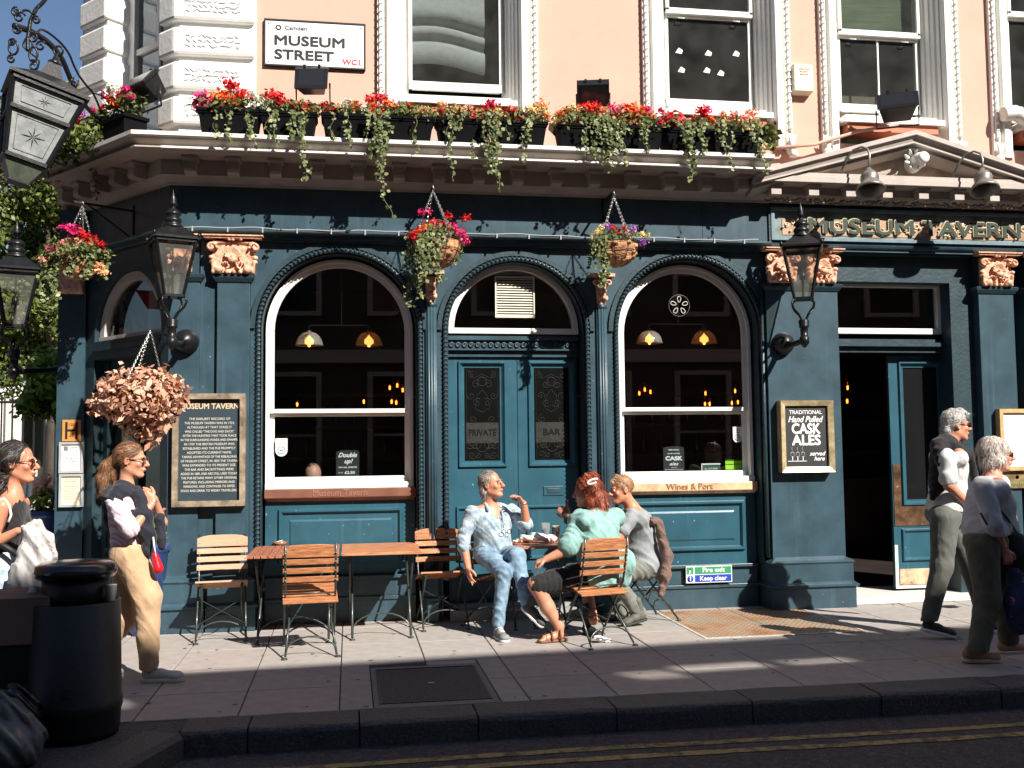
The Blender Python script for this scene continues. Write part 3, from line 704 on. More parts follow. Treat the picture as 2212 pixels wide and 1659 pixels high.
def colonnette(x):
    mb = MB()
    for k in range(5): th = math.pi*(k+.5)/5; mb.tube([(x-.042*math.cos(th), .055-.035*math.sin(th), z) for z in (.5, 2.95)], .014, 6)
    mb.lathe([(.04,.5),(.04,2.95)], (x, .06, 0), 12)
    o = mb.build('colonnette', teal, pub)
    MB().lathe([(.10,0),(.10,.18),(.12,.2),(.12,.22),(.095,.24),(.095,.42),(.11,.44),(.075,.47),(.045,.50)], (x, .08, 0), 6, smooth=False).build('plinth', teal, o)
    MB().lathe([(.045,2.94),(.06,2.96),(.06,2.98),(.045,3.0)], (x, .06, 0), 14).build('necking', teal_dark, o)
    sd = SD(.008); sd.cap((x,.05,3.0),.04,(x,.04,3.2),.055,.01)
    for s in (-1, 1):
        for k in range(9): th = k*.6; rr = .035*math.exp(-.1*k); sd.ell((x+s*(.065)-s*rr*math.cos(th), -.01, 3.2+rr*math.sin(th)), (.011,.02,.011), .005)
        sd.ell((x+s*.035, -.01, 3.05), (.022,.02,.03), .006); sd.ell((x+s*.02, -.02, 3.12), (.02,.02,.025), .006)
    sd.ell((x, -.03, 3.17), (.02,.02,.03), .006); sd.ell((x, -.02, 3.06), (.018,.02,.02), .006)
    sd.build('capital', gold, o, smooth_it=0)
    MB().box(x-.12, x+.12, -.05, .058, 3.26, 3.29).build('abacus', gold, o)
colonnette(.77); colonnette(2.435)
MB().tube([(4.085, .03, .5), (4.085, .03, 3.2)], .02, 8).build('colonnette_bead', teal_dark, pub)

# --- private bar door
DX0, DX1 = DR['c']-.645, DR['c']+.645
MB().box(DX0, DX1, .27, .34, 2.50, 2.56).box(DX0, DX1, .25, .34, 2.56, 2.72).box(DX0, DX1, .22, .34, 2.66, 2.70).box(DX0,DX1,.23,.34,2.56,2.575).build('door_head', teal, pub)
mb = MB()
for k in range(20): mb.lathe([(.030,0),(.026,-.012),(.014,-.012),(.010,-.004),(.006,-.014),(0,-.016)], (DX0+.033+k*.0645, .249, 2.615), 12, axis='y')
mb.build('guilloche_ornament', teal_dark, pub)
fr = MB(); c, Rr = DR['c'], .645
fr.strip(arc(c, Rr-.055, z=2.76), arc(c, Rr, z=2.76), .205, .29); fr.box(c-Rr, c+Rr, .20, .29, 2.72, 2.775)
fan = fr.build('fanlight', white, pub, bev=.004)
A = arc(c, Rr-.05, z=2.76); MB().add([(x, .26, z) for x, z in A], [tuple(range(len(A)))]).build('pane', glass_dark, fan)
vx0, vx1, vz0, vz1 = W(1072,640,.24)[0], W(1152,640,.24)[0], W(1110,683,.24)[2], W(1110,600,.24)[2]
v = MB().box(vx0-.012, vx1+.012, .232, .256, vz0-.015, vz0).box(vx0-.012, vx1+.012, .232, .256, vz1, vz1+.012).box(vx0-.012, vx0, .232, .256, vz0, vz1).box(vx1, vx1+.012, .232, .256, vz0, vz1).build('extractor_vent', mat('cream plastic', (.68,.64,.52), .5, .1), fan)
lv = mat('vent louvre', (.66,.63,.52), .5, .12)
for k in range(15):
    z = vz0+(k+.5)*(vz1-vz0)/15; MB().add([(vx0,.238,z-.009),(vx1,.238,z-.009),(vx1,.252,z+.006),(vx0,.252,z+.006),(vx0,.241,z-.009),(vx1,.241,z-.009),(vx1,.254,z+.006),(vx0,.254,z+.006)],
        [(0,1,2,3),(7,6,5,4),(0,4,5,1),(3,2,6,7)]).build('louvre', lv, v)
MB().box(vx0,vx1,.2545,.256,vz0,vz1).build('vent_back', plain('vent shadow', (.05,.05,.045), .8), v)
MB().box(DX0-.02, DX1+.02, .0, .36, 0, .09).box(DX0-.02, DX1+.02,.12,.36,.09,.12).build('door_step', mat('door step', (.30,.31,.31), .7, .2, 12), pub)
etched = mat('etched glass frost', (.004,.0045,.0045), .8, spec=.05, var=.3, scale=8)
etched_line = mat('etched glass pattern', (.018,.019,.018), .6, .2, 20)
band_m = mat('frosted band', (.035,.036,.034), .7, .2, 9, spec=.1)
frost_dark = plain('clear lettering', (.008,.008,.009), .3)
def panel_mould(par, xa, xb, za, zb, y, m, nm='panel_moulding'):
    f = MB(); prof = [(0,y),(.008,y-.022),(.022,y-.022),(.035,y-.004),(.05,y+.012),(.065,y+.012)]
    for (w0, ya), (w1, yb) in zip(prof[:-1], prof[1:]):
        V = [(xa+w0,ya,za+w0),(xb-w0,ya,za+w0),(xb-w0,ya,zb-w0),(xa+w0,ya,zb-w0),(xa+w1,yb,za+w1),(xb-w1,yb,za+w1),(xb-w1,yb,zb-w1),(xa+w1,yb,zb-w1)]
        f.add(V, [(0,1,5,4),(1,2,6,5),(2,3,7,6),(3,0,4,7)])
    return f.build(nm, m, par)
def scrolls(par, x0, x1, z0, z1, y, m, seed, mid):
    rs = random.Random(seed); mb = MB(); cx = (x0+x1)/2; w = (x1-x0)/2
    def crv(pts, r=.0035):
        for s in (-1, 1): mb.tube([(cx+s*(p[0]-cx), y, p[1]) for p in pts], r, 4, smooth=False)
    def spiral(px, pz, r, tr, a0, d=1, n=16): return [(px+r*math.exp(-.1*k)*math.cos(a0+d*k*tr/n), pz+r*math.exp(-.1*k)*math.sin(a0+d*k*tr/n)) for k in range(n)]
    for (dx, pz, r) in ((.6,z1-.07,.04),(.35,z1-.16,.05),(.62,z1-.27,.045),(.3,z1-.34,.05),(.55,mid+.13,.05),(.72,mid+.02,.03),(.72,mid-.06,.025),(.5,mid-.13,.045),(.3,z0+.17,.07),(.65,z0+.16,.045),(.6,z0+.06,.045),(.25,z0+.06,.035)):
        crv(spiral(cx+w*dx, pz, r, 9, rs.uniform(0, 6), rs.choice((-1, 1))), .0032)
    crv([(cx+w*.88, z0+.02), (cx+w*.88, z1-.02)], .002); crv([(cx, z1-.06), (cx+w*.5, z1-.1), (cx+w*.8, z1-.02)], .003)
    mb.tube([(cx+.045*math.cos(t), y, z1-.13+.045*math.sin(t)) for t in np.linspace(0, 6.28, 14)], .003, 4); mb.tube([(cx+.06*math.cos(t), y, z0+.15+.06*math.sin(t)) for t in np.linspace(0, 6.28, 16)], .003, 4)
    crv([(cx+.0, mid+.2), (cx+.07, mid+.24), (cx+.05, mid+.36), (cx, mid+.42)], .003)
    mb.build('etched_pattern', m, par)
def bar_leaf(x0, x1, gx0, gx1, word, lbox):
    y = .30; gz0, gz1 = 1.45, 2.43
    lf = MB(); z0, z1 = .12, 2.495
    lf.box(x0, gx0, y, y+.04, z0, z1).box(gx1, x1, y, y+.04, z0, z1).box(gx0, gx1, y, y+.04, z0, gz0).box(gx0, gx1, y, y+.04, gz1, z1)
    d = lf.build('bar_door', teal_bright, pub)
    panel_mould(d, gx0-.03, gx1+.03, gz0-.03, gz1+.03, y-.001, teal_bright, 'glazing_bead')
    g = MB().box(gx0+.03, gx1-.03, y+.014, y+.02, gz0+.02, gz1-.03).build('etched_pane', etched, d)
    mid = W(1040,935,.31)[2]
    scrolls(g, gx0+.035, gx1-.035, gz0+.03, gz1-.04, y+.0125, etched_line, len(word), mid)
    MB().box(gx0+.05, gx1-.05, y+.0125, y+.0138, mid-.10, mid+.10).build('frosted_band', band_m, g)
    text(word, .088, frost_dark, g, ((gx0+gx1)/2, y+.0115, mid), bold=.002, fit=.27 if len(word) > 4 else .17)
    if lbox:
        a, b = W(1174,1060,.3)[0], W(1217,1060,.3)[0]; za, zb = W(1195,1070,.3)[2], W(1195,1050,.3)[2]
        pl = MB().box(a, b, y-.008, y, za, zb).build('letter_plate', teal_bright, d, bev=.003); MB().box(a+.04, b-.04, y-.014, y-.0085, za+.025, zb-.02).build('letter_flap', teal, pl, bev=.003)
    pz1 = W(1195,1090,.3)[2]
    panel_mould(d, x0+.07, x1-.07, .52, pz1, y-.001, teal_bright); MB().add([(x0+.13,y+.008,.58),(x1-.13,y+.008,.58),(x1-.13,y+.008,pz1-.06),(x0+.13,y+.008,pz1-.06)], [(0,1,2,3)]).build('panel', teal_bright, d)
    MB().box(x0+.015, x1-.015, y-.012, y, .14, .34).build('kick_plate', teal, d, bev=.004)
xm = W(1118,900,.3)[0]
bar_leaf(DX0, xm-.003, W(998,900,.3)[0]-.01, W(1086,900,.3)[0]+.01, 'PRIVATE', False)
bar_leaf(xm+.003, DX1, W(1149,900,.3)[0]-.01, W(1235,900,.3)[0]+.01, 'BAR', True)

# --- entrance on the right: threshold, transom light, open doorway and the closed leaf
MB().box(4.90, 6.46, .02, .75, 0, .075).build('threshold', mat('pale worn threshold', (.62,.60,.55), .7, .15, 9, .4, 40), pub, bev=.012)
ex0, ex1 = 4.89, 6.46
ey = .34
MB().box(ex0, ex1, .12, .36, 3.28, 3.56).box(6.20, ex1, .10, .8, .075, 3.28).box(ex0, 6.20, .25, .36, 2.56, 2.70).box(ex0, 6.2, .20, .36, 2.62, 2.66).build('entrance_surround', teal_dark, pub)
tx0, tx1, tz0, tz1 = 4.895, W(2030,650,.3)[0], W(1900,722,.3)[2], W(1900,612,.3)[2]
tw = MB().box(tx0, tx1, .27, .34, tz0, tz0+.06).box(tx0, tx1, .27, .34, tz1-.045, tz1).box(tx0, tx0+.045, .27, .34, tz0+.06, tz1-.045).box(tx1-.05, tx1, .27, .34, tz0+.06, tz1-.045).build('transom_window', white, pub, bev=.004)
MB().add([(tx0+.04,.31,tz0+.05),(tx1-.04,.31,tz0+.05),(tx1-.04,.31,tz1-.04),(tx0+.04,.31,tz1-.04)], [(0,1,2,3)]).build('pane', glass_dark, tw)
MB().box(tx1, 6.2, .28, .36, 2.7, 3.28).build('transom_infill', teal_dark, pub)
lx0, lx1 = W(1922,900,.36)[0], 6.19
gz0 = W(2010,1085,.36)[2]; lz1 = W(1960,768,.36)[2]
gx0, gx1 = W(1946,900,.36)[0], W(2030,900,.36)[0]+.03
lf = MB(); lf.box(lx0, gx0, .36, .405, .10, lz1).box(gx1, lx1, .36, .405, .10, lz1).box(gx0, gx1, .36, .405, .10, gz0).box(gx0, gx1, .36, .405, W(2000,785,.36)[2], lz1)
ed = lf.build('entrance_door', teal_bright, pub, bev=.003)
MB().box(gx0, gx1, .383, .388, gz0, 2.5).build('pane', plain('dark door glass', (.01,.011,.012), .06), ed)
panel_mould(ed, gx0-.02, gx1+.02, gz0-.03, W(2000,785,.36)[2]+.02, .359, teal_bright, 'glazing_bead')
brownbrass = mat('browned brass plate', (.075,.040,.022), .4, .45, 9, .2, 30, c2=(.13,.07,.035), metal=.3, chip=.72, chipc=(.4,.3,.2))
rustplate = mat('worn kick plate', (.30,.17,.09), .5, .4, 7, c2=(.55,.38,.24), dirt=(12,.5,(.62,.45,.3)))
za, zb = W(1990,1135,.35)[2], W(1990,1092,.35)[2]
MB().box(lx0+.012, lx1-.01, .352, .3595, za, zb).build('push_plate', brownbrass, ed)
MB().box(lx0+.012, gx0-.03, .353, .3595, zb, W(1930,1003,.35)[2]).build('push_plate', brownbrass, ed)
panel_mould(ed, lx0+.085, lx1-.06, .38, za-.03, .359, teal_bright)
MB().box(lx0+.045, lx1-.02, .350, .3595, .135, .30).build('kick_plate', rustplate, ed)
MB().box(lx0-.002, lx0+.03, .345, .36, .10, .55).box(lx0+.03, lx1, .345, .36, .10, .128).build('white_edge', white, ed)

# --- framed name board over the entrance
nb = thing('name_board', 'glazed name board with gilt letters MUSEUM TAVERN over the entrance', 'pub sign', (5.7, 0, 3.83))
bx0, bx1, bz0, bz1 = 4.22, 7.5, 3.665, 4.0
MB().box(bx0-.03, bx1, -.03, .05, bz0-.001, bz0+.03).box(bx0-.03, bx1, -.03, .05, bz1-.03, bz1).box(bx0-.03, bx0+.005, -.03, .05, bz0+.03, bz1-.03).build('board_frame', mat('pale blue grey frame', (.16,.23,.27), .4, .2, 9, streak=.4), nb)
MB().box(bx0, bx1, .01, .05, bz0+.03, bz1-.03).build('board_back', mat('grey green board', (.13,.17,.16), .4, .3, 5, c2=(.20,.25,.24), streak=.4), nb)
pk = mat('pink gilt ground', (.40,.25,.16), .6, .4, 7); cg = mat('cream gilt relief', (.72,.60,.40), .45, .3, 30)
mb = MB(); n = 60; A = []; B = []
for k in range(n+1): x = bx0+.10+(bx1-bx0-.2)*k/n; e = .03*abs(math.sin(x*5.3)); A.append((x, bz0+.05+e*.4)); B.append((x, bz1-.09-e))
mb.strip(A, B, .004, .0095); mb.build('gilt_ground', pk, nb)
text('MUSEUM TAVERN', .21, plain('pale gold letter edge', (.42,.37,.22), .5), nb, (5.775, -.0125, (bz0+bz1)/2-.016), ext=.002, bold=.012, fit=2.36, name='letter_edge')
text('MUSEUM TAVERN', .21, mat('dark green letters', (.03,.05,.04), .4, .2), nb, (5.78, -.016, (bz0+bz1)/2-.02), ext=.004, bold=.006, fit=2.36)
mb = MB(); rs = random.Random(5)
for k in range(46):
    x = bx0+.14+k*.068; z = bz0+.10+.10*rs.random()
    mb.tube([(x+.045*math.cos(t)*math.exp(-.12*t), -.002-.004*math.sin(t), z+.045*math.sin(t)*math.exp(-.12*t)) for t in np.linspace(rs.uniform(0,6), rs.uniform(8,12), 12)], [.0085*(1-.05*i) for i in range(12)], 5)
for k in range(70): mb.lathe([(0,-.016),(.011,-.010),(.014,0)], (bx0+.1+rs.random()*2.9, -.002, bz0+.07+rs.random()*.16), 7, axis='y')
mb.build('gilt_scrollwork', cg, nb, kind='stuff')
MB().box(4.167, 7.5, .0105, .2, 3.545, 3.66).box(4.167, 7.5, .0105, .2, 4.001, 4.05).box(4.167, 4.188, -.02, .2, 3.56, 4.04).build('fascia_board', teal_dark, pub)
MB().sweep([(0,3.56),(.02,3.56),(.02,3.585),(.05,3.60),(.06,3.62),(.03,3.63),(0,3.64)], [(4.168,0.0),(7.5,0.0)]).build('architrave', teal, pub)

# --- pediment over the entrance
PX0, PXA = 4.02, 5.60
zlo, zap = 4.30, 4.735
PX1 = 2*PXA-PX0
ped = MB()
def rake(prof, zoff=0):
    V = []; n = len(prof)
    for (x, z) in ((PX0-.12, zlo-.034), (PXA, zap), (PX1+.12, zlo-.034)):
        for o, dz in prof: V.append((x, -o, z+dz))
    ped.add(V, [(i*n+k, i*n+(k+1) % n, (i+1)*n+(k+1) % n, (i+1)*n+k) for i in range(2) for k in range(n)]+[tuple(range(n)), tuple(2*n+k for k in reversed(range(n)))])
rake([(-.1,.0),(.37,.0),(.37,-.045),(.35,-.05),(.33,-.075),(.32,-.10),(.32,-.118),(.27,-.122),(.27,-.155),(.24,-.16),(.12,-.20),(-.1,-.2)])
ped.build('raking_cornice', cream, pub)
MB().box(PX0+.2, PX1-.2, -.10, .1, 4.27, 4.34).add([(PX0+.25,-.10,4.341),(PX1-.25,-.10,4.341),(PXA,-.10,zap-.17),(PX0+.25,.1,4.341),(PX1-.25,.1,4.341),(PXA,.1,zap-.17)], [(0,1,2),(3,5,4),(0,2,5,3),(1,4,5,2),(0,3,4,1)]).build('tympanum', mat('tympanum relief', (.36,.30,.25), .7, .3, 9, 1.0, 22), pub)
CP2 = [(-.1,4.04),(.045,4.04),(.05,4.055),(.075,4.07),(.11,4.10),(.13,4.105),(.13,4.18),(.26,4.182),(.26,4.186),(.30,4.19),(.30,4.245),(.29,4.25),(.29,4.285),(.27,4.29),(-.1,4.30)]
MB().sweep(CP2, [(4.021, 0.0), (PX1, 0.0)]).build('entrance_cornice', cream, pub)
for k in range(10):
    x = 4.16+k*.395
    if x < PX1:
        MB().box(x-.052, x+.052, -.235, -.131, 4.075, 4.155).box(x-.07, x+.07, -.25, -.131, 4.156, 4.18).build('modillion', cream, pub)
mb = MB(); rs = random.Random(3)
for k in range(150): mb.lathe([(0,-.018),(.014,-.01),(.018,0)], (4.1+k*.02+rs.uniform(-.008,.008), -.115+rs.uniform(-.01,.01), 4.045+rs.uniform(-.02,.02)), 6, axis='y')
o = mb.build('carved_bed_mould', mat('dirty carved mould', (.26,.22,.18), .7, .3, 12), pub); o['kind'] = 'stuff'
# carved boss in the pediment
sd = SD(.01); c0 = J(1985,345,-.25)
sd.cap(c0+(0,.12,-.02), .085, c0+(0,-.02,.0), .07, .02); sd.ell(c0+(.0,-.09,.0), (.06,.03,.06), .01)
for k in range(9): th = k*.7; sd.cap(c0+(-.03+.08*math.cos(th), .03, .08*math.sin(th)), .022, c0+(-.05+.12*math.cos(th), -.02, .10*math.sin(th)), .014, .012)
sd.build('carved_boss', white_stone, pub)
# lead flashing running up the left rake
MB().tube([tuple(W(u, v, -.02)) for u, v in ((1650,322),(1760,312),(1850,285),(1940,268))], .018, 6).build('pink_flashing', terracotta if False else pink, pub)

# --- upper wall, pink stucco with window openings
UY = .10
zu0, zu1 = 4.385, 14.0
UW = [(1.055, .60), (3.70, .60), (5.605, .60), (7.70, .72)]
UWt = 7.4
segs = [-.86]
for c, h in UW: segs += [c-h, c+h]
segs.append(10.0)
mb = MB()
for i in range(0, len(segs), 2): mb.box(segs[i], segs[i+1], UY, UY+.45, zu0, zu1)
for c, h in UW: mb.box(c-h, c+h, UY, UY+.45, zu0, 4.72).box(c-h, c+h, UY, UY+.45, UWt, zu1)
mb.build('upper_wall', pink, pub)
MB().box(-2.5, 10, UY+.05, 1.2, zu1, zu1+.2).box(-1.4,10,UY-.2,UY+.5,zu1+.2,zu1+.35).build('roof_parapet', white_stone, pub)
glass_up = glassmat('old window glass', (.6,.65,.65), 1.0, .02, dirt=.035)
def vprof(mb, pts, z0, z1):
    n = len(pts); V = [(x, y, z0) for x, y in pts]+[(x, y, z1) for x, y in pts]
    mb.add(V, [(i, i+1, i+1+n, i+n) for i in range(n-1)]); return mb
def upper_window(c, hw, idx):
    zs = W(1000,222,.2)[2]
    fr = MB()
    for s in (-1, 1):
        P = [(.785, UY), (.785, .055), (.725, .05), (.715, .075), (.70, .075), (.69, .03), (.62, .03), (.61, .05), (.60, .09), (.585, .09), (.575, .13), (.555, .14), (.545, .18), (.53, .19), (.52, .24), (.50, .25), (.495, .34), (.47, .34), (.47, .40)]
        P = [(c+s*a*(hw/.60), b) for a, b in P]; vprof(fr, P, 4.62, UWt)
    fr.box(c-hw*.95, c+hw*.95, .02, .34, zs-.075, zs-.02); fr.box(c-hw*.86, c+hw*.86, .08, .36, zs-.02, zs+.02)
    w = fr.build('window', white, pub)
    MB().box(c-hw*.85, c+hw*.85, .055, .3, zs-.16, zs-.078).build('apron', terracotta, w)
    k = hw/.6; g = .47*k
    # the lower sash stands raised above the sill, glazing bar down its middle
    lz = W(c and 1000, 1, .3)[2]*0+(5.155, 5.10, 5.135, 5.1)[idx]
    topz = (6.6, 6.10, 5.985, 6.3)[idx]
    sd_ = MB().box(c-g, c-g+.035, .30, .335, lz, topz).box(c+g-.035, c+g, .30, .335, lz, topz).box(c-g, c+g, .295, .335, topz-.05, topz).box(c-g, c+g, .295, .335, lz, lz+.085)
    sd_.build('lower_sash', white, w, bev=.003); sd_ = MB().box(c-g, c+g, .25, .29, topz-.03, topz+.03).box(c-g, c-g+.035, .25, .29, topz, UWt).box(c+g-.035, c+g, .25, .29, topz, UWt)
    sd_.build('upper_sash', white, w, bev=.003)
    if idx in (2, 3): MB().box(c-.008, c+.008, .305, .33, zs+.02, topz).build('glazing_bar', white, w)
    MB().add([(c-g, .318, lz+.05), (c+g, .318, lz+.05), (c+g, .318, topz), (c-g, .318, topz)], [(0,1,2,3)]).build('pane', glass_up, w)
    MB().add([(c-g, .28, topz), (c+g, .28, topz), (c+g, .28, UWt), (c-g, .28, UWt)], [(0,1,2,3)]).build('pane', glass_up, w)
    for s in (-1, 1):                                   # sash lifts
        if idx in (1, 2): MB().tube([(c+s*.3-.035, .29, topz-.055), (c+s*.3-.03, .26, topz-.075), (c+s*.3+.03, .26, topz-.075), (c+s*.3+.035, .29, topz-.055)], .006, 6).build('sash_lift', white, w)
    for s in (-1, 1):
        xx = c+s*.755*k; rope([(xx, .055, z) for z in np.arange(4.80, 6.9, .1)], 'twisted_colonnette', .026, white, .075).parent = w
        sd = SD(.009); x = xx
        sd.ell((x, .03, 4.60), (.05,.05,.045), .015); sd.ell((x+s*.02, .02, 4.555), (.045,.045,.03), .015)
        for q in range(4): sd.cap((x, .02, 4.64), .02, (x+(q-1.5)*.03, -.005, 4.76), .008, .006)
        sd.build('scroll_foot', white, w)
    return w
uws = [upper_window(c, h, i) for i, (c, h) in enumerate(UW)]
# rooms behind the upper windows
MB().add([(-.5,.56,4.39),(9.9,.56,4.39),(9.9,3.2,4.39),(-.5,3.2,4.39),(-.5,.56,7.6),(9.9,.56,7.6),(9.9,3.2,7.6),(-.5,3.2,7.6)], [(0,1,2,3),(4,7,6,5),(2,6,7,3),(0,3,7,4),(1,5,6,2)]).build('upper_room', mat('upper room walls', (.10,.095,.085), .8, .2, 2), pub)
# roman blind behind the first upper window
blind = mat('grey linen blind', (.46,.46,.44), .85, .1, 12, .3, 60)
bl = thing('roman_blind', 'drooping grey fabric blind inside the upper left window', 'blind', (1.0, .5, 5.4))
zt = [(5.44,.05),(5.50,.11),(5.60,.12),(5.655,.09),(5.66,.0),(5.72,.0),(5.725,.09),(5.79,.11),(5.82,.08),(5.825,.0),(5.88,.0),(5.885,.09),(5.98,.12),(6.08,.1),(6.6,.1)]
V = []; n = 14
for i in range(n):
    t = i/(n-1); x = .56+t*.80
    for z, yo in zt: V.append((x, .50-yo, z+.05*math.sin(t*math.pi*1.1+.3)*(1 if z < 6 else .2)-.03*t))
m_ = len(zt)
MB().add(V, [(i*m_+k, i*m_+k+1, (i+1)*m_+k+1, (i+1)*m_+k) for i in range(n-1) for k in range(m_-1)], 0, True).build('blind_fabric', blind, bl)
# curtain / board behind the third upper window
cb = thing('window_board', 'brown board standing inside the third upper window', 'board', (5.5,.62,5))
MB().box(5.1, 5.72, .60, .63, 4.85, 5.42).build('board', mat('brown board', (.16,.13,.09), .8, .2, 10), cb)
for i, (a, b, lab) in enumerate(((5.12, 6.08, 'green'), )):
    tb = thing('green_blind', 'faded green roller blind at the top of the third upper window', 'blind', (5.6,.5,5.7)); MB().box(5.12, 6.08, .40, .41, 6.0, 7.2).build('blind_fabric', mat('green blind', (.13,.16,.09), .8, .3, 3, stretch=(1,1,12)), tb)
# paper scraps stuck inside the second upper window
for k, (u, v) in enumerate(((1467,112),(1530,117),(1590,118),(1472,153),(1527,154),(1557,160))):
    p = W(u, v, .312); mb = MB(); s = .04
    mb.add([p+(-s,0,-.01), p+(s*.7,0,-.02), p+(s,0,.02), p+(-s*.1,0,.045), p+(-s,.003,-.01), p+(s*.7,.003,-.02), p+(s,.003,.02), p+(-s*.1,.003,.045)], [(0,1,2,3),(7,6,5,4),(0,4,5,1),(1,5,6,2),(2,6,7,3),(3,7,4,0)])
    o = mb.build('paper_scrap', white); tag(o, '%s scrap of white paper on the %s row of the second upper window glass' % (['left','middle','right'][k % 3], 'upper' if k < 3 else 'lower'), 'paper scrap', 'paper scraps on the upper window')
# flexible duct out of the right-hand upper window
du = MB(); P = [np.array(W(u, v, -.02)) for u, v in ((2165,246),(2195,244),(2222,262),(2236,290),(2240,330))]
pts = []; rad = []
for i in range(len(P)-1):
    for t in np.linspace(0, 1, 13)[:-1]: pts.append(tuple(P[i]*(1-t)+P[i+1]*t)); rad.append(.083 if len(rad) % 2 else .068)
du.tube(pts, rad, 14); tag(du.build('flexible_duct', plain('white duct', (.75,.74,.70), .5)), 'white ribbed flexible duct poking out of the rightmost upper window', 'duct')

# --- rusticated corner pier and its chamfer
blk_z = [];
zc = W(470,90,.04)[2]; per = W(470,62,.04)[2]-W(470,136.5,.04)[2]
MB().box(-1.56, -.862, .10, .55, zu0, zu1).add([(-1.56,.10,zu0),(-1.56,.10,zu1),(-1.74,.29,zu1),(-1.74,.29,zu0),(-1.56,.55,zu0),(-1.56,.55,zu1),(-1.74,.5,zu1),(-1.74,.5,zu0)], [(0,1,2,3),(4,7,6,5),(0,3,7,4),(1,5,6,2),(2,6,7,3)]).build('corner_pier', white_stone, pub)
dch = np.array((-.695, .719)); nch = np.array((-.719, -.695))
A0 = np.array((-1.585, .085))
def chp(s, out): q = A0+dch*s+nch*out; return (q[0], q[1])
for k in range(-4, 8):
    z = zc+k*per; hh = per*.40
    if z < 4.5: continue
    x0, x1 = -1.585, -.875
    fo = .055
    # plan outline of the block: front, corner, chamfer return
    c_out = (A0[0]-.02, .035); ch_e = chp(.24, .045); ch_i = chp(.24, -.12)
    plan = [(x1, .12), (x1, .04), (c_out[0]+.0, .04), ch_e, ch_i, (-1.5, .2)]
    e = .018; pi_ = [(x1-e, .12), (x1-e, .04+.0), (c_out[0]+.0, .04), ch_e, ch_i, (-1.5, .2)]
    mb = MB(); n = len(plan)
    mb.add([(a, b, z-hh) for a, b in plan]+[(a, b, z+hh) for a, b in plan], [tuple(range(n)), tuple(reversed(range(n, 2*n)))]+[(i, (i+1) % n, (i+1) % n+n, i+n) for i in range(n)])
    b_ = mb.build('quoin_block', white_stone, pub, bev=.03)
    # vermiculated panel: worm-like ridges in a sunk field
    mb = MB(); rs = random.Random(k+50); px0, px1 = -1.50, -1.005; pz = hh*.52
    for q in range(30):
        xx = px0+(px1-px0)*((q % 10)+.5)/10+rs.uniform(-.012,.012); zz = z-pz+2*pz*((q//10)+.5)/3+rs.uniform(-.008,.008); a = rs.choice((.6, -.6, .9, 0, 2.2)); L = rs.uniform(.018, .032)
        mb.bar((xx-L*math.cos(a), .0385, zz-L*math.sin(a)*.6), (xx+L*math.cos(a), .0385, zz+L*math.sin(a)*.6), .010, .010, up=(0,1,0))
    if 'wg' not in globals(): wg = mat('vermiculated grooves', (.46,.46,.45), .8, .1, 9)
    mb.build('vermiculation', wg, b_, kind='stuff')
    # blocks of the far jamb of the chamfer window
    s0, s1 = 1.13, 1.62
    plan = [chp(s0, .045), chp(s1, .045), chp(s1, -.35), chp(s0, -.35)]; n = 4
    mb = MB(); mb.add([(a, b, z-hh) for a, b in plan]+[(a, b, z+hh) for a, b in plan], [(0,1,2,3),(7,6,5,4)]+[(i, (i+1) % n, (i+1) % n+n, i+n) for i in range(n)])
    mb.build('quoin_block', white_stone, pub, bev=.03)
plan = [chp(1.16, .0), chp(1.60, .0), chp(1.60, -.4), chp(1.16, -.4)]
MB().add([(a, b, zu0) for a, b in plan]+[(a, b, zu1) for a, b in plan], [(0,1,2,3),(7,6,5,4)]+[(i, (i+1) % 4, (i+1) % 4+4, i+4) for i in range(4)]).build('corner_pier', white_stone, pub)
# chamfer window between the piers
mb = MB()
def chbox(mb, s0, s1, o0, o1, z0, z1):
    P = [chp(s0, o0), chp(s1, o0), chp(s1, o1), chp(s0, o1)]
    return mb.add([(a, b, z0) for a, b in P]+[(a, b, z1) for a, b in P], [(3,2,1,0),(4,5,6,7)]+[(i, (i+1) % 4, (i+1) % 4+4, i+4) for i in range(4)])
zh = W(300,40,.5)[2]
chbox(mb, .24, .32, -.22, -.30, zu0+.2, UWt); chbox(mb, 1.04, 1.16, -.22, -.30, zu0+.2, UWt); chbox(mb, .32, 1.04, -.24, -.30, 5.62, 5.68); chbox(mb, .25, 1.15, -.1, -.35, zu0, zu0+.22)
chbox(mb, .66,.70,-.25,-.29,5.68,UWt)
w = mb.build('window', white, pub)
P = [chp(.3, -.27), chp(1.1, -.27)]; MB().add([(P[0][0],P[0][1],zu0+.2),(P[1][0],P[1][1],zu0+.2),(P[1][0],P[1][1],UWt),(P[0][0],P[0][1],UWt)], [(0,1,2,3)]).build('pane', glass_up, w)
mb = MB(); chbox(mb, -.1, 1.6, -.9, -1.0, zu0, UWt); chbox(mb, -.1, 1.6, -.31, -.9, UWt, UWt+.1); mb.build('upper_room', mat('chamfer room', (.06,.06,.06), .8), pub)
mb = MB(); chbox(mb, .0, 1.6, -.05, -.9, UWt+.1, zu1); mb.build('upper_wall', white_stone, pub)

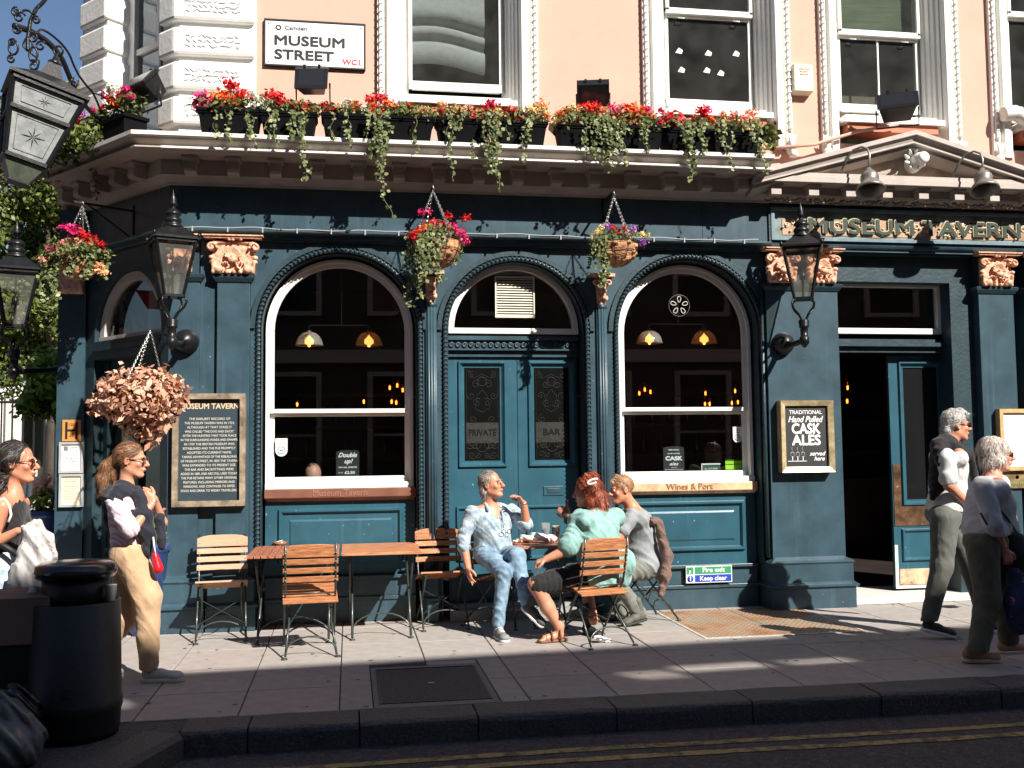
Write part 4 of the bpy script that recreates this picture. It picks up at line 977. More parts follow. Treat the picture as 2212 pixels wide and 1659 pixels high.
# --- the chamfered corner entrance at street level
K0 = np.array((-1.613, 0.0)); kd = np.array((-2.74+1.613, 1.30)); KL = np.linalg.norm(kd); kd = kd/KL; kn = np.array((-kd[1], kd[0])); kn = kn if kn[1] < 0 else -kn
def kp(s, o): q = K0+kd*s+kn*o; return (q[0], q[1])
def kbox(mb, s0, s1, o0, o1, z0, z1, mi=0):
    P = [kp(s0, o0), kp(s1, o0), kp(s1, o1), kp(s0, o1)]
    return mb.add([(a, b, z0) for a, b in P]+[(a, b, z1) for a, b in P], [(3,2,1,0),(4,5,6,7)]+[(i, (i+1) % 4, (i+1) % 4+4, i+4) for i in range(4)], mi)
def kstrip(mb, A, B, o0, o1):
    V = []
    for a, b in zip(A, B):
        for (s, z), o in ((a, o0), (b, o0), (b, o1), (a, o1)): x, y = kp(s, o); V.append((x, y, z))
    n = len(A); F = []
    for i in range(n-1):
        for k in range(4): F.append((4*i+k, 4*i+(k+1) % 4, 4*i+4+(k+1) % 4, 4*i+4+k))
    return mb.add(V, F)
sc, sr = .73, .57
mb = MB(); kbox(mb, 0, sc-sr-.04, 0, -.3, 0, 3.56); kbox(mb, sc+sr+.04, KL, 0, -.3, 0, 3.56)
A = arc(sc, sr+.04, z=2.74); kstrip(mb, A, [(x, 3.56) for x, z in A], 0, -.3)
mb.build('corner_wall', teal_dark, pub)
mb = MB(); kstrip(mb, arc(sc, sr-.05, z=2.74), arc(sc, sr+.03, z=2.74), -.05, -.12); kbox(mb, sc-sr-.03, sc+sr+.03, -.04, -.13, 2.70, 2.745)
fl = mb.build('fanlight', mat('shaded white frame', (.55,.50,.47), .5, .1), pub)  # white dimmed in the colour for the shade at the corner
A = arc(sc, sr-.04, z=2.74); MB().add([(*kp(s, -.10), z) for s, z in A], [tuple(range(len(A)))]).build('pane', glass_dark, fl)
mb = MB(); kbox(mb, sc-sr-.04, sc+sr+.04, .0, -.2, 2.52, 2.70); kbox(mb, sc-sr-.04, sc+sr+.04, .03, .001, 2.60, 2.64); kbox(mb, sc-.03, sc+.03, -.12, -.2, .1, 2.52); kbox(mb, sc-sr-.04, sc-sr+.05, -.10, -.2, .1, 2.52); kbox(mb, sc+sr-.05, sc+sr+.04, -.10, -.2, .1, 2.52); kbox(mb, sc-sr+.05, sc+sr-.05, -.12, -.2, .1, 1.0); kbox(mb, sc-sr+.05, sc+sr-.05, -.12, -.2, 2.3, 2.519)
mb.build('corner_door', teal_dark, pub)
MB().add([(*kp(sc-sr+.05, -.16), 1.0), (*kp(sc+sr-.05, -.16), 1.0), (*kp(sc+sr-.05, -.16), 2.3), (*kp(sc-sr+.05, -.16), 2.3)], [(0,1,2,3)]).build('pane', glass_dark, pub)
mb = MB(); kbox(mb, sc-sr-.04, sc+sr+.04, .06, -.3, 0, .10); mb.build('corner_step', mat('corner step stone', (.35,.34,.31), .8), pub)
# end pier facing the street, carrying the notices
MB().box(-2.86, -2.60, 1.10, 1.6, .45, 3.56).box(-2.86,-2.60,1.10,1.6,3.56,4.04).build('end_pier', teal, pub)
MB().sweep([(.03,0),(.03,.20),(.05,.22),(.05,.24),(.02,.26),(.02,.43),(.03,.45),(0,.48)], [(-2.86,1.6),(-2.86,1.1),(-2.60,1.1)]).build('end_pier_base', teal, pub)
sd = SD(.012); sd.box((-2.73,1.08,3.36),(.12,.06,.17),.02)
for k in range(14): sd.ell((-2.73+random.uniform(-.12,.12), 1.03, 3.36+random.uniform(-.15,.15)), (.03,.03,.03), .01)
sd.build('capital', gold, pub)
# side street wall of the building
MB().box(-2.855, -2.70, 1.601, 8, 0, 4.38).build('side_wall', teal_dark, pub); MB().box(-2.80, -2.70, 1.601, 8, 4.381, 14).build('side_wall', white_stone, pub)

# --- the dim bar room behind the glass
rx0, rx1, ry0, ry1 = -1.5, 9.0, .345, 5.2
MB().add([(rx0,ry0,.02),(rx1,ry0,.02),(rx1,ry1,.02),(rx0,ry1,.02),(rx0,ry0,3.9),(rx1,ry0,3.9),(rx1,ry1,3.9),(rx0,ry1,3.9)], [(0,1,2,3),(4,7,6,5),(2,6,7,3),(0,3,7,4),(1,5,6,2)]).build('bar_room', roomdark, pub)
# ================================================================== ACROSS THE STREET AND BEYOND
# the terrace opposite stands behind the viewer; it throws the shade on the near half of the street and shows in the windows
ter = thing('terrace_building', 'stuccoed terrace on the other side of the street seen in the window reflections', 'terrace', (8, -15, 0))
stucco2 = mat('darkened grey stucco', (.13,.12,.11), .8, .15, 2); darkglass = plain('terrace glass', (.02,.025,.03), .1)  # terrace stucco darkened so that it bounces less light
def tp(x, y, z): return (x, y-13.3+.065*x, z)
def tbox(mb, x0, x1, y0, y1, z0, z1):
    V = [tp(x, y, z) for x in (x0, x1) for y in (y0, y1) for z in (z0, z1)]
    return mb.add(V, [(0,1,3,2),(4,6,7,5),(0,4,5,1),(2,3,7,6),(0,2,6,4),(1,5,7,3)])
tbox(MB(), -22, 46, -9, 0, 0, 9.2).build('wall', stucco2, ter)
mb = MB(); TOP = 10.70
def sun_gap(u0, v0, u1, v1, th):                     # opening added in the parapet to throw a sun patch between two ground points
    out = []
    a, b = G(u0, v0), G(u1, v1); pts = []
    for p in (a, b):
        t = 11.0
        for _ in range(6): xp = p[0]+.62*t; t = p[1]-(-13.35+.065*xp)
        pts.append((xp, .95*t))
    zz = min((pts[0][1]+pts[1][1])/2, 10.64-th/2); return (pts[0][0], pts[1][0], zz-th/2, zz+th/2)
sun_gaps = sorted([sun_gap(130,1520,215,1514,.34), sun_gap(219,1516,284,1524,.24), sun_gap(1368,1464,1455,1452,.20), sun_gap(1460,1447,1650,1434,.17), sun_gap(1690,1432,1840,1424,.13)])
xs = -22
for g0, g1, za, zb in sun_gaps:
    tbox(mb, xs, g0, -.08, -.02, 9.2, TOP); tbox(mb, g0, g1, -.08, -.02, 9.2, za); tbox(mb, g0, g1, -.08, -.02, zb, TOP); xs = g1
tbox(mb, xs, 46, -.08, -.02, 9.2, TOP); mb.build('parapet', stucco2, ter)
V = [tp(x, y, z) for x in (-22, 46) for y, z in ((-.6, 9.2), (-.6, 10.2), (-7.2, 16.3), (-9, 16.3), (-9, 9.2))]
MB().add(V, [(0,1,2,3,4), (9,8,7,6,5), (0,5,6,1), (1,6,7,2), (2,7,8,3), (3,8,9,4)]).build('added_mansard', plain('slate roof', (.05,.052,.06), .6), ter)  # unseen roof added to hide sky from the windows and deepen the shade
nb_ = thing('added_neighbour', 'brick building adjoining the pub added out of view to hold back sky light', 'building', (20, 2, 0)); MB().box(10.001, 40, .0, 6, 0, 15).build('wall', mat('brown brick', (.20,.12,.085), .85, .3, 6), nb_)  # unseen building added to block sky fill on the street
tbox(MB(), -22, 46, 0.001, .35, 8.9, 9.1).build('cornice', stucco2, ter); tbox(MB(), -22, 46, .001, .2, 3.6, 3.9).build('shop_cornice', white_stone, ter)
wme = None
for fl_, (z0, z1) in enumerate(((.6,3.3),(4.8,6.6),(7.0,8.4))):
    for k in range(27):
        x = -20.5+k*2.4
        mb = MB(); tbox(mb, x-.55, x+.55, .001, .03, z0, z1); w = mb.build('window', darkglass, ter)
        mb = MB(); tbox(mb, x-.68, x-.56, .001, .1, z0-.1, z1+.1); tbox(mb, x+.56, x+.68, .001, .1, z0-.1, z1+.1); tbox(mb, x-.56, x+.56, .001, .1, z1, z1+.1); tbox(mb, x-.56, x+.56, .001, .12, z0-.1, z0); tbox(mb, x-.55, x+.55, .031, .05, (z0+z1)/2-.03, (z0+z1)/2+.03); mb.build('frame', white_stone, w)
sb = thing('reflection_blocker', 'tall brick building added out of view to darken the corner fanlight reflection', 'building', (-19, 5, 0))  # unseen blocker added against bright sky in the corner glass
MB().box(-26, -15, -6, 17, 0, 13).build('wall', mat('dark brick', (.13,.08,.06), .85, .3, 3), sb)
for k in range(7):
    for z in (1, 4.5, 8): MB().box(-14.999, -14.95, -4.5+k*3, -3.2+k*3, z, z+2).build('window', darkglass, sb)
op = MB().box(-22, 46, -18, -10.0, -.5, 0.0).build('opposite_pavement', slabm[2]); op['kind'] = 'structure'

# museum railings, pale forecourt wall and trees at the far left
fence = thing('museum_railings', 'tall black iron railings in front of the trees at the far left', 'railings', (-10, 22, 0))
FY = 22.0; iron2 = plain('railing black', (.01,.01,.011), .5)
for x in np.arange(-14, -2, .30): 
    MB().box(x-.02, x+.02, FY-.02, FY+.02, 0, 3.35).build('rail_bar', iron2, fence, fix=False)
MB().box(-14, -2, FY-.05, FY+.05, .25, .33).box(-14, -2, FY-.05, FY+.05, 3.1, 3.17).build('cross_rail', iron2, fence)
MB().box(-14, -2, FY-.2, FY+.2, 0, .24).build('plinth', plain('stone plinth', (.3,.28,.25), .8), fence)
fw = thing('forecourt_building', 'sunlit pale stone building glimpsed through the railings at the far left', 'building', (-14, 48, 0))
MB().box(-22, -11.5, 46, 50, 0, 5.2).build('wall', plain('sunlit stone', (.75,.72,.66), .8), fw)
for k in range(12): MB().box(-22+k*.9, -21.7+k*.9, 45.6, 45.99, 0, 5).build('column', plain('stone column', (.6,.57,.52), .8) if k == 0 else bpy.data.materials['stone column'], fw)
lawn = MB().add([(-60,24,.004),(10,24,.004),(10,60,.004),(-60,60,.004)], [(0,1,2,3)]).build('lawn', mat('lawn', (.05,.09,.02), .9, .4, 2)); lawn['kind'] = 'structure'

bark = mat('tree bark', (.07,.055,.04), .9, .3, 8, .8, 20, stretch=(1,1,.2))
def leafcloud(name, blobs, n, size, m, parent, seed, flat=0, label=None, kind=None, shell=.55, cent=None):
    """leaf-sized faces scattered through ellipsoidal volumes; blobs: (centre, radii, weight)"""
    rg = np.random.default_rng(seed); wts = np.array([b[2] for b in blobs], float); wts /= wts.sum()
    which = rg.choice(len(blobs), n, p=wts)
    u = rg.normal(size=(n, 3)); u /= np.linalg.norm(u, axis=1)[:, None]; rr = shell+(1-shell)*rg.random(n)**.6
    Cc = np.array([blobs[i][0] for i in range(len(blobs))], float)[which]; Rr = np.array([blobs[i][1] for i in range(len(blobs))], float)[which]
    P = Cc+u*Rr*rr[:, None]; P += rg.normal(size=P.shape)*size*.8
    nrm = u*.8+rg.normal(size=(n, 3))*.75+np.array((0, 0, .35)); nrm /= np.linalg.norm(nrm, axis=1)[:, None]
    t = np.cross(nrm, rg.normal(size=(n, 3))); t /= np.linalg.norm(t, axis=1)[:, None]; b = np.cross(nrm, t)
    s = size*rg.uniform(.6, 1.35, n)[:, None]
    V = np.stack([P-t*s, P-b*s*.55+nrm*s*.1, P+t*s, P+b*s*.55+nrm*s*.1], 1).reshape(-1, 3)
    if parent is not None: V = V-origin(parent)
    me = bpy.data.meshes.new(name); me.vertices.add(len(V)); me.vertices.foreach_set('co', V.astype(np.float32).ravel())
    me.loops.add(4*n); me.loops.foreach_set('vertex_index', np.arange(4*n, dtype=np.int32)); me.polygons.add(n)
    me.polygons.foreach_set('loop_start', np.arange(0, 4*n, 4, dtype=np.int32)); me.polygons.foreach_set('loop_total', np.full(n, 4, dtype=np.int32)); me.update()
    return link_mesh(name, me, m, parent, label, kind)
oliv = leafmat('olive sunlit foliage', [(.06,.09,.015), (.13,.15,.03), (.20,.20,.045), (.28,.25,.07)])
green = leafmat('mid green foliage', [(.025,.045,.010), (.07,.10,.018), (.14,.18,.035), (.26,.28,.07)])
lime = leafmat('lime foliage', [(.08,.16,.015), (.16,.28,.03), (.28,.42,.06)])
def tree(label, x, y, h, cz, rad, m, n, size, seed, rz=1.0, group='trees beyond the railings'):
    t = thing('tree', label, 'tree', (x, y, 0), group=group); rs = random.Random(seed)
    tk = MB(); tk.tube([(x+.1*math.sin(i), y, cz*i/5) for i in range(6)], [h*.028*(1-.1*i) for i in range(6)], 8)
    bl = []
    for k in range(26):
        th = rs.uniform(0, 6.28); ph = rs.uniform(-.7, 1); q = rs.uniform(.35, .95)
        c = (x+rad*q*math.cos(th), y+rad*q*math.sin(th)*.8, cz+rad*rz*ph*math.sqrt(max(0, 1.05-q*q*.75)))
        bl.append((c, (rad*rs.uniform(.2,.36),)*3, 1))
        if k < 9: tk.tube([(x, y, cz*.55+k*.1), ((x+c[0])/2, (y+c[1])/2, (cz*.6+c[2])/2), c], [h*.012, h*.008, h*.003], 5)
    tk.build('trunk', bark, t); leafcloud('crown', bl, n, size, m, t, seed, shell=.25); return t
tree('tall tree with olive yellow crown against the sky behind the corner pier', -11.6, 30, 16, 10.9, 3.6, oliv, 15000, .13, 3, 1.1)
tree('dense green tree filling the gap left of the hanging basket', -9.8, 26, 12, 7.4, 3.3, green, 26000, .10, 5, 1.2)
tree('sunlit green tree leaning in at the far left edge behind the wall lamp', -12.6, 24.5, 10, 5.6, 3.0, green, 18000, .10, 8, 1.2)
tree('low tree with bright lime leaves above the railings', -5.6, 12, 6, 2.9, .95, lime, 3600, .085, 9, .75)
# passers-by on the far pavement
def far_person(x, y, top, legs, label, hair=(.03,.02,.015), h=1.7):
    t = thing('person', label, 'person', (x, y, 0)); k = h/1.7
    sd = SD(.03); sd.cap((x-.09,y,.08),.06,(x-.09,y,.85*k),.09,.03).cap((x+.09,y-.1,.08),.06,(x+.08,y,.85*k),.09,.03); sd.build('trousers', legs, t)
    sd = SD(.03); sd.cap((x,y,.95*k),.14,(x,y,1.32*k),.18,.05).cap((x-.2,y,1.35*k),.06,(x-.25,y-.08,.95*k),.045,.03).cap((x+.2,y,1.35*k),.06,(x+.25,y-.08,.95*k),.045,.03); sd.build('jacket', top, t)
    sd = SD(.02); sd.ell((x,y-.01,1.58*k),(.085,.10,.12),.02).cap((x,y,1.42*k),.05,(x,y,1.5*k),.05,.02); sd.build('head', plain('far skin', (.45,.26,.18), .6), t)
    SD(.02).ell((x,y+.02,1.62*k),(.095,.105,.11),.02).build('hair', plain('far hair', hair, .6), t); return t
cotton = plain('far white cloth', (.6,.6,.6), .8); navy_f = plain('far navy cloth', (.03,.035,.05), .8); redp = mat('red puffer', (.75,.05,.015), .5, .5, 3, c2=(.9,.12,.02))
far_person(-9.05, 21, cotton, navy_f, 'distant person in a white top near the corner pier', h=1.75)
far_person(-9.9, 20.4, navy_f, navy_f, 'distant person in dark clothes beside the red jacket', h=1.7)
far_person(-11.9, 21.2, navy_f, cotton, 'distant person in pale trousers at the far left edge')
fr_ = far_person(-10.1, 18.2, redp, navy_f, 'distant person in a bulky bright red jacket by the railings', h=1.72)
for o in fr_.children:
    if o.name.startswith('jacket'): o.scale = (1.35, 1.35, 1)

# blue glazed pots
bluep = mat('cobalt glazed pot', (.03,.06,.20), .3, .35, 4, coat=.3, streak=.3)
pinkl = leafmat('pink blossom', [(.75,.16,.22), (.85,.35,.40), (.8,.6,.6)])
def pot(x, y, r, h, label, hz=.25):
    t = thing('plant_pot', label, 'plant pot', (x, y, 0), group=None)
    MB().lathe([(r*.62,0),(r*.7,.05),(r,h-.08),(r*1.08,h-.07),(r*1.08,h),(r*.95,h),(r*.92,h-.06),(0,h-.05)], (x, y, 0), 24).build('pot', bluep, t)
    leafcloud('foliage', [((x,y,h+hz*.4),(r*.9,r*.9,hz*.6),1)], 260, .035, lime, t, int(x*100) % 97); leafcloud('blossom', [((x,y,h+hz),(r*.8,r*.8,hz*.5),1)], 120, .025, pinkl, t, 4); return t
p = G(95, 1240, .3); pot(*(W(98,1150,2.0)[[0]]), 2.0, .17, 1.0, 'cobalt blue pot with pink flowers left of the end pier')
pot(-1.78, -.02, .19, .80, 'cobalt blue pot beside the corner entrance behind the woman in the navy jumper')
# ================================================================== SIGNS
def signp(name, label, cat, x0, x1, z0, z1, y0, y1, m, bev=.0):
    t = thing(name, label, cat, ((x0+x1)/2, y1, (z0+z1)/2)); MB().box(x0, x1, y0, y1, z0, z1).build('plate', m, t, bev=bev); return t
def frame(par, x0, x1, z0, z1, w, y0, y1, m, nm='frame', slope=0):
    mb = MB()
    for (ax, az, bx, bz) in ((x0,z0,x1,z0),(x1,z0,x1,z1),(x1,z1,x0,z1),(x0,z1,x0,z0)):
        cx, cz = (x0+x1)/2, (z0+z1)/2; sx = lambda v_: v_+(w if v_ < cx else -w); sz = lambda v_: v_+(w if v_ < cz else -w)
        V = [(ax,y1,az),(bx,y1,bz),(sx(bx),y1,sz(bz)),(sx(ax),y1,sz(az)),(ax,y0+slope,az),(bx,y0+slope,bz),(sx(bx),y0,sz(bz)),(sx(ax),y0,sz(az))]
        mb.add(V, [(0,1,2,3),(4,5,6,7),(0,1,5,4),(2,3,7,6)])
    return mb.build(nm, m, par)
blk = plain('sign black', (.012,.013,.016), .5); redl = plain('sign red', (.55,.03,.05), .5); wht = mat('enamel white', (.82,.82,.80), .3, .02, 3, spec=.5)
a = W(573,97,.07); b = W(787,97,.07); z0, z1 = W(680,143,.07)[2], W(680,48,.07)[2]
s1 = signp('street_sign', 'white MUSEUM STREET WC1 enamel street sign on the pink wall', 'street sign', a[0], b[0], z0, z1, .075, .095, wht)
frame(s1, a[0]-.012, b[0]+.012, z0-.012, z1+.012, .014, .068, .098, blk)
w_ = b[0]-a[0]; h_ = z1-z0
text('MUSEUM', h_*.30, blk, s1, (a[0]+w_*.445, .0735, z0+h_*.545), bold=.0045, fit=w_*.70, name='street_name')
text('STREET', h_*.30, blk, s1, (a[0]+w_*.39, .0735, z0+h_*.225), bold=.0045, fit=w_*.59, name='street_name')
text('WC1', h_*.17, redl, s1, (a[0]+w_*.865, .0735, z0+h_*.13), bold=.002, fit=w_*.175, name='postcode')
text('Camden', h_*.125, blk, s1, (a[0]+w_*.305, .0735, z0+h_*.84), bold=.0005, fit=w_*.22, name='borough_name')
mb = MB()
for k in range(8):
    if k in (0,): pass
    th = math.pi*k/4+.39; mb.bar((a[0]+w_*.13+.022*math.cos(th-.35), .0735, z0+h_*.84+.022*math.sin(th-.35)), (a[0]+w_*.13+.022*math.cos(th+.35), .0735, z0+h_*.84+.022*math.sin(th+.35)), .014, .002, up=(0,1,0))
mb.build('borough_emblem', blk, s1)
for px, pz in ((a[0]+.03,z0+.03),(b[0]-.03,z0+.03),(a[0]+.03,z1-.03),(b[0]-.03,z1-.03)): MB().lathe([(0,-.004),(.006,-.003),(.008,0)], (px,.074,pz), 8, axis='y').build('bolt', steel, s1)

# history board between the left pilasters
slate = mat('slate blue board', (.030,.050,.065), .45, .12, 3, .1, 30)
oldgilt = mat('weathered gilt frame', (.14,.10,.065), .5, .4, 9, .3, 25, c2=(.30,.24,.17))
x0, x1 = W(372,980,-.06)[0], W(530,980,-.06)[0]; z0, z1 = W(450,1094,-.06)[2], W(450,850,-.06)[2]
hb = signp('history_board', 'large slate blue MUSEUM TAVERN history board in a weathered frame on the left pilasters', 'notice board', x0+.01, x1-.01, z0+.01, z1-.01, -.035, -.002, slate)
frame(hb, x0, x1, z0, z1, .05, -.075, -.002, oldgilt)
cxb = (x0+x1)/2; gl = plain('cream gilt lettering', (.62,.48,.30), .5); cl = plain('cream lettering', (.62,.58,.50), .5)
text('MUSEUM TAVERN', .068, gl, hb, (cxb, -.0355, W(450,878,-.04)[2]), bold=.002, fit=(x1-x0)*.80)
L_ = ["THE EARLIEST RECORD OF", "THE MUSEUM TAVERN WAS IN 1723,", "ALTHOUGH AT THAT STAGE IT", 'WAS CALLED "THE DOG AND DUCK"', "AFTER THE HUNTING THAT TOOK PLACE", "IN THE SURROUNDING PONDS AND SWAMPS.",
 "IN 1759 THE BRITISH MUSEUM WAS", "ESTABLISHED AND THE PUB PROMPTLY", "ADOPTED ITS CURRENT NAME.", "TAKING ADVANTAGE OF THE REBUILDING", "OF MUSEUM STREET, IN 1855 THE TAVERN", "WAS EXPANDED TO ITS PRESENT SIZE.",
 "THE BAR AND BACKFITTINGS WERE", "ADDED IN 1889, AND ARE STILL USED TODAY.", "THE PUB RETAINS MANY OTHER ORIGINAL", "FEATURES, INCLUDING MIRRORS AND", "WINDOWS, AND CONTINUES TO OFFER", "FOOD AND DRINK TO WEARY TRAVELLERS."]
za, zb = W(450,905,-.04)[2], W(450,1060,-.04)[2]
for i, t_ in enumerate(L_): text(t_, .030, cl, hb, (cxb, -.0355, za+(zb-za)*i/17), bold=.0002, fit=(x1-x0)*.78*min(1, .30+.70*len(t_)/36))

# cask ales board on the right pilaster
x0, x1 = W(1688,940,-.1)[0], W(1802,940,-.1)[0]; z0, z1 = W(1745,1020,-.1)[2], W(1745,865,-.1)[2]
ca = signp('cask_ales_board', 'black CASK ALES chalk style board in a brass frame on the right pilaster', 'pub sign', x0+.01, x1-.01, z0+.01, z1-.01, -.06, -.002, mat('chalkboard black', (.030,.032,.036), .5, .15, 4))
frame(ca, x0, x1, z0, z1, .052, -.085, -.002, mat('brass picture frame', (.42,.33,.17), .38, .3, 9, metal=.35, c2=(.62,.5,.3)), slope=-.02)
cx = (x0+x1)/2; w = x1-x0; h = z1-z0; y = -.0612
def wt(s, zf, fitf, size, dx=0, **k): return text(s, size, wht, ca, (cx+dx*w, y, z0+h*zf), fit=w*fitf, **k)
wt('TRADITIONAL', .835, .62, .055, bold=.0008); wt('Hand Pulled', .735, .66, .085, bold=.0018, shear=.35); wt('CASK', .60, .53, .14, bold=.005); wt('ALES', .44, .53, .14, bold=.005)
wt('served', .255, .30, .06, .21, bold=.0012, shear=.35); wt('here', .185, .20, .06, .24, bold=.0012, shear=.35)
mb = MB()
for k in range(3):
    px = cx-w*.27+k*w*.10; pz = z0+h*.15
    mb.tube([(px, y, pz+.10), (px-.006, y, pz+.125), (px, y, pz+.15), (px+.006, y, pz+.125), (px, y, pz+.10)], .0016, 4); mb.tube([(px-.016,y,pz+.05),(px+.016,y,pz+.05),(px+.016,y,pz+.085),(px,y,pz+.095),(px-.016,y,pz+.085),(px-.016,y,pz+.05)], .0018, 4)
    mb.box(px-.004, px+.004, y-.001, y+.001, pz+.01, pz+.05)
mb.box(cx-w*.36, cx-.0*w, y-.001, y+.001, z0+h*.15, z0+h*.15+.006); mb.build('hand_pump_drawing', wht, ca)

# hydrant plate and the two framed notices on the end pier
x0, x1 = W(135,930,1.09)[0], W(175,930,1.09)[0]; z0, z1 = W(155,953,1.09)[2], W(155,907,1.09)[2]
hy = signp('hydrant_sign', 'orange H hydrant plate on the end pier at the left', 'hydrant sign', x0, x1, z0, z1, 1.08, 1.098, mat('orange yellow plate', (.62,.25,.06), .5, .15, 9))
w, h, cx = x1-x0, z1-z0, (x0+x1)/2
MB().box(x0+w*.16, x0+w*.29, 1.077, 1.0795, z0+h*.1, z0+h*.9).box(x1-w*.29, x1-w*.16, 1.077, 1.0795, z0+h*.1, z0+h*.9).box(x0+w*.29, x1-w*.29, 1.077, 1.0795, z0+h*.46, z0+h*.56).build('letter', blk, hy)
text('125', h*.17, blk, hy, (cx, 1.0785, z0+h*.77)); text('4.5', h*.17, blk, hy, (cx, 1.0785, z0+h*.24))
silver = mat('silver snap frame', (.55,.56,.57), .3, .1, 6, metal=.3)
for (va, vb, lab, m_, kind) in ((955,1022,'white licence notice in a silver frame on the end pier', wht, 0), (1024,1095,'cream document in a silver frame below the licence notice on the end pier', plain('cream paper', (.72,.62,.48), .8), 1)):
    x0, x1 = W(129,va,1.08)[0], W(181,va,1.08)[0]; z0, z1 = W(155,vb,1.08)[2], W(155,va,1.08)[2]
    n_ = signp('framed_notice', lab, 'notice', x0+.01, x1-.01, z0+.01, z1-.01, 1.07, 1.098, m_); frame(n_, x0, x1, z0, z1, .022, 1.055, 1.098, silver)
    cx = (x0+x1)/2
    if kind == 0:
        gy = plain('grey print', (.16,.17,.18), .8)
        MB().box(x0+.04, x0+.08, 1.0685, 1.0695, z1-.085, z1-.04).build('crest', gy, n_)
        text('Premises', .022, gy, n_, (cx+.02, 1.069, z1-.05)); text('Licence', .022, gy, n_, (cx+.02, 1.069, z1-.075))
        text('MUSEUM', .026, gy, n_, (cx, 1.069, (z0+z1)/2-.01)); text('TAVERN', .026, gy, n_, (cx, 1.069, (z0+z1)/2-.042))
    else:
        gy = plain('brown print', (.28,.20,.15), .8); mb = MB()
        for k in range(9): mb.box(x0+.045, x1-.045-.02*(k % 3), 1.0685, 1.0695, z1-.05-k*.024, z1-.047-k*.024)
        mb.build('print_lines', gy, n_)
# fire exit sign on the plinth
x0, x1 = W(1481,1240,.165)[0], W(1580,1240,.165)[0]; z0, z1 = W(1530,1258,.165)[2], W(1530,1222,.165)[2]
fe = signp('fire_exit_sign', 'green and blue Fire exit Keep clear sign low on the right stall riser', 'safety sign', x0, x1, z0, z1, .150, .168, wht)
zm = (z0+z1)/2; w = x1-x0; gn = plain('exit green', (.04,.28,.12), .4); bl_ = plain('mandatory blue', (.02,.06,.42), .4)
MB().box(x0+w*.19, x1-.008, .148, .1495, zm+.004, z1-.008).box(x0+.006, x0+w*.16, .148, .1495, zm+.004, z1-.008).build('green_field', gn, fe)
MB().box(x0+w*.19, x1-.008, .148, .1495, z0+.008, zm-.004).build('blue_field', bl_, fe)
MB().lathe([(0,-.0015),((z1-z0)*.2,-.0015),((z1-z0)*.2,0)], (x0+w*.09, .1495, (z0+zm)/2), 16, axis='y').build('blue_disc', bl_, fe)
text('Fire exit', .062, wht, fe, (x0+w*.60, .1475, (zm+z1)/2), bold=.0015, fit=w*.48); text('Keep clear', .062, wht, fe, (x0+w*.59, .1475, (zm+z0)/2), bold=.0015, fit=w*.58)
text('!', .06, wht, fe, (x0+w*.09, .1470, (zm+z0)/2), bold=.003); 
mb = MB(); mb.lathe([(0,-.001),(.006,-.001)], (x0+w*.09,.1475,zm+.052), 8, axis='y'); mb.bar((x0+w*.09,.1475,zm+.045),(x0+w*.08,.1475,zm+.022),.012,.002,up=(0,1,0)); mb.bar((x0+w*.085,.1475,zm+.026),(x0+w*.11,.1475,zm+.012),.006,.002,up=(0,1,0)); mb.bar((x0+w*.08,.1475,zm+.024),(x0+w*.06,.1475,zm+.012),.006,.002,up=(0,1,0)); mb.build('running_figure', wht, fe)
# stickers and cards in the windows
def card(label, u0, u1, v0, v1, y, m, arch=True):
    x0, x1 = W(u0,(v0+v1)/2,y)[0], W(u1,(v0+v1)/2,y)[0]; z0, z1 = W((u0+u1)/2,v1,y)[2], W((u0+u1)/2,v0,y)[2]
    t = thing('window_card', label, 'window sign', ((x0+x1)/2, y, z0)); cx, w = (x0+x1)/2, (x1-x0)/2
    pl = [(x0,z0),(x1,z0)]+([(cx+w*math.cos(a_), z1-.02+.02*math.sin(a_)) for a_ in np.linspace(0, math.pi, 8)] if arch else [(x1,z1),(x0,z1)])
    MB().prism(pl, y, y+.004).build('card', m, t); return t, x0, x1, z0, z1
cb_ = plain('card black', (.02,.022,.026), .5)
t, x0, x1, z0, z1 = card('black Double up! card standing in the left window', 726, 776, 972, 1029, .335, cb_); cx = (x0+x1)/2; w = x1-x0; h = z1-z0
text('Double', .06, wht, t, (cx, .334, z0+h*.80), bold=.0015, shear=.4, fit=w*.8); text('up!', .06, wht, t, (cx+.01, .334, z0+h*.57), bold=.0015, shear=.4, fit=w*.36); text('ON ALL SPIRITS!', .02, wht, t, (cx, .334, z0+h*.34), fit=w*.78, bold=.0006); text('£2.50', .036, wht, t, (cx+.02, .334, z0+h*.14), fit=w*.42, bold=.001); text('FOR ONLY', .014, wht, t, (cx-.065, .334, z0+h*.14), fit=w*.2)
t, x0, x1, z0, z1 = card('black CASK ales card standing in the right window', 1433, 1478, 964, 1017, .335, cb_); cx = (x0+x1)/2; w = x1-x0; h = z1-z0
text('SERVING', .018, wht, t, (cx, .334, z0+h*.85), fit=w*.5, bold=.0006); text('HAND-PUMPED', .016, wht, t, (cx, .334, z0+h*.70), fit=w*.6, bold=.0004); text('CASK', .055, wht, t, (cx, .334, z0+h*.50), bold=.003, fit=w*.78); text('ales', .045, wht, t, (cx, .334, z0+h*.28), bold=.001, shear=.4, fit=w*.42); text('FROM THE', .012, wht, t, (cx, .334, z0+h*.13), fit=w*.26); text('BEST BREWERIES IN THE LAND', .012, wht, t, (cx, .334, z0+h*.05), fit=w*.86)
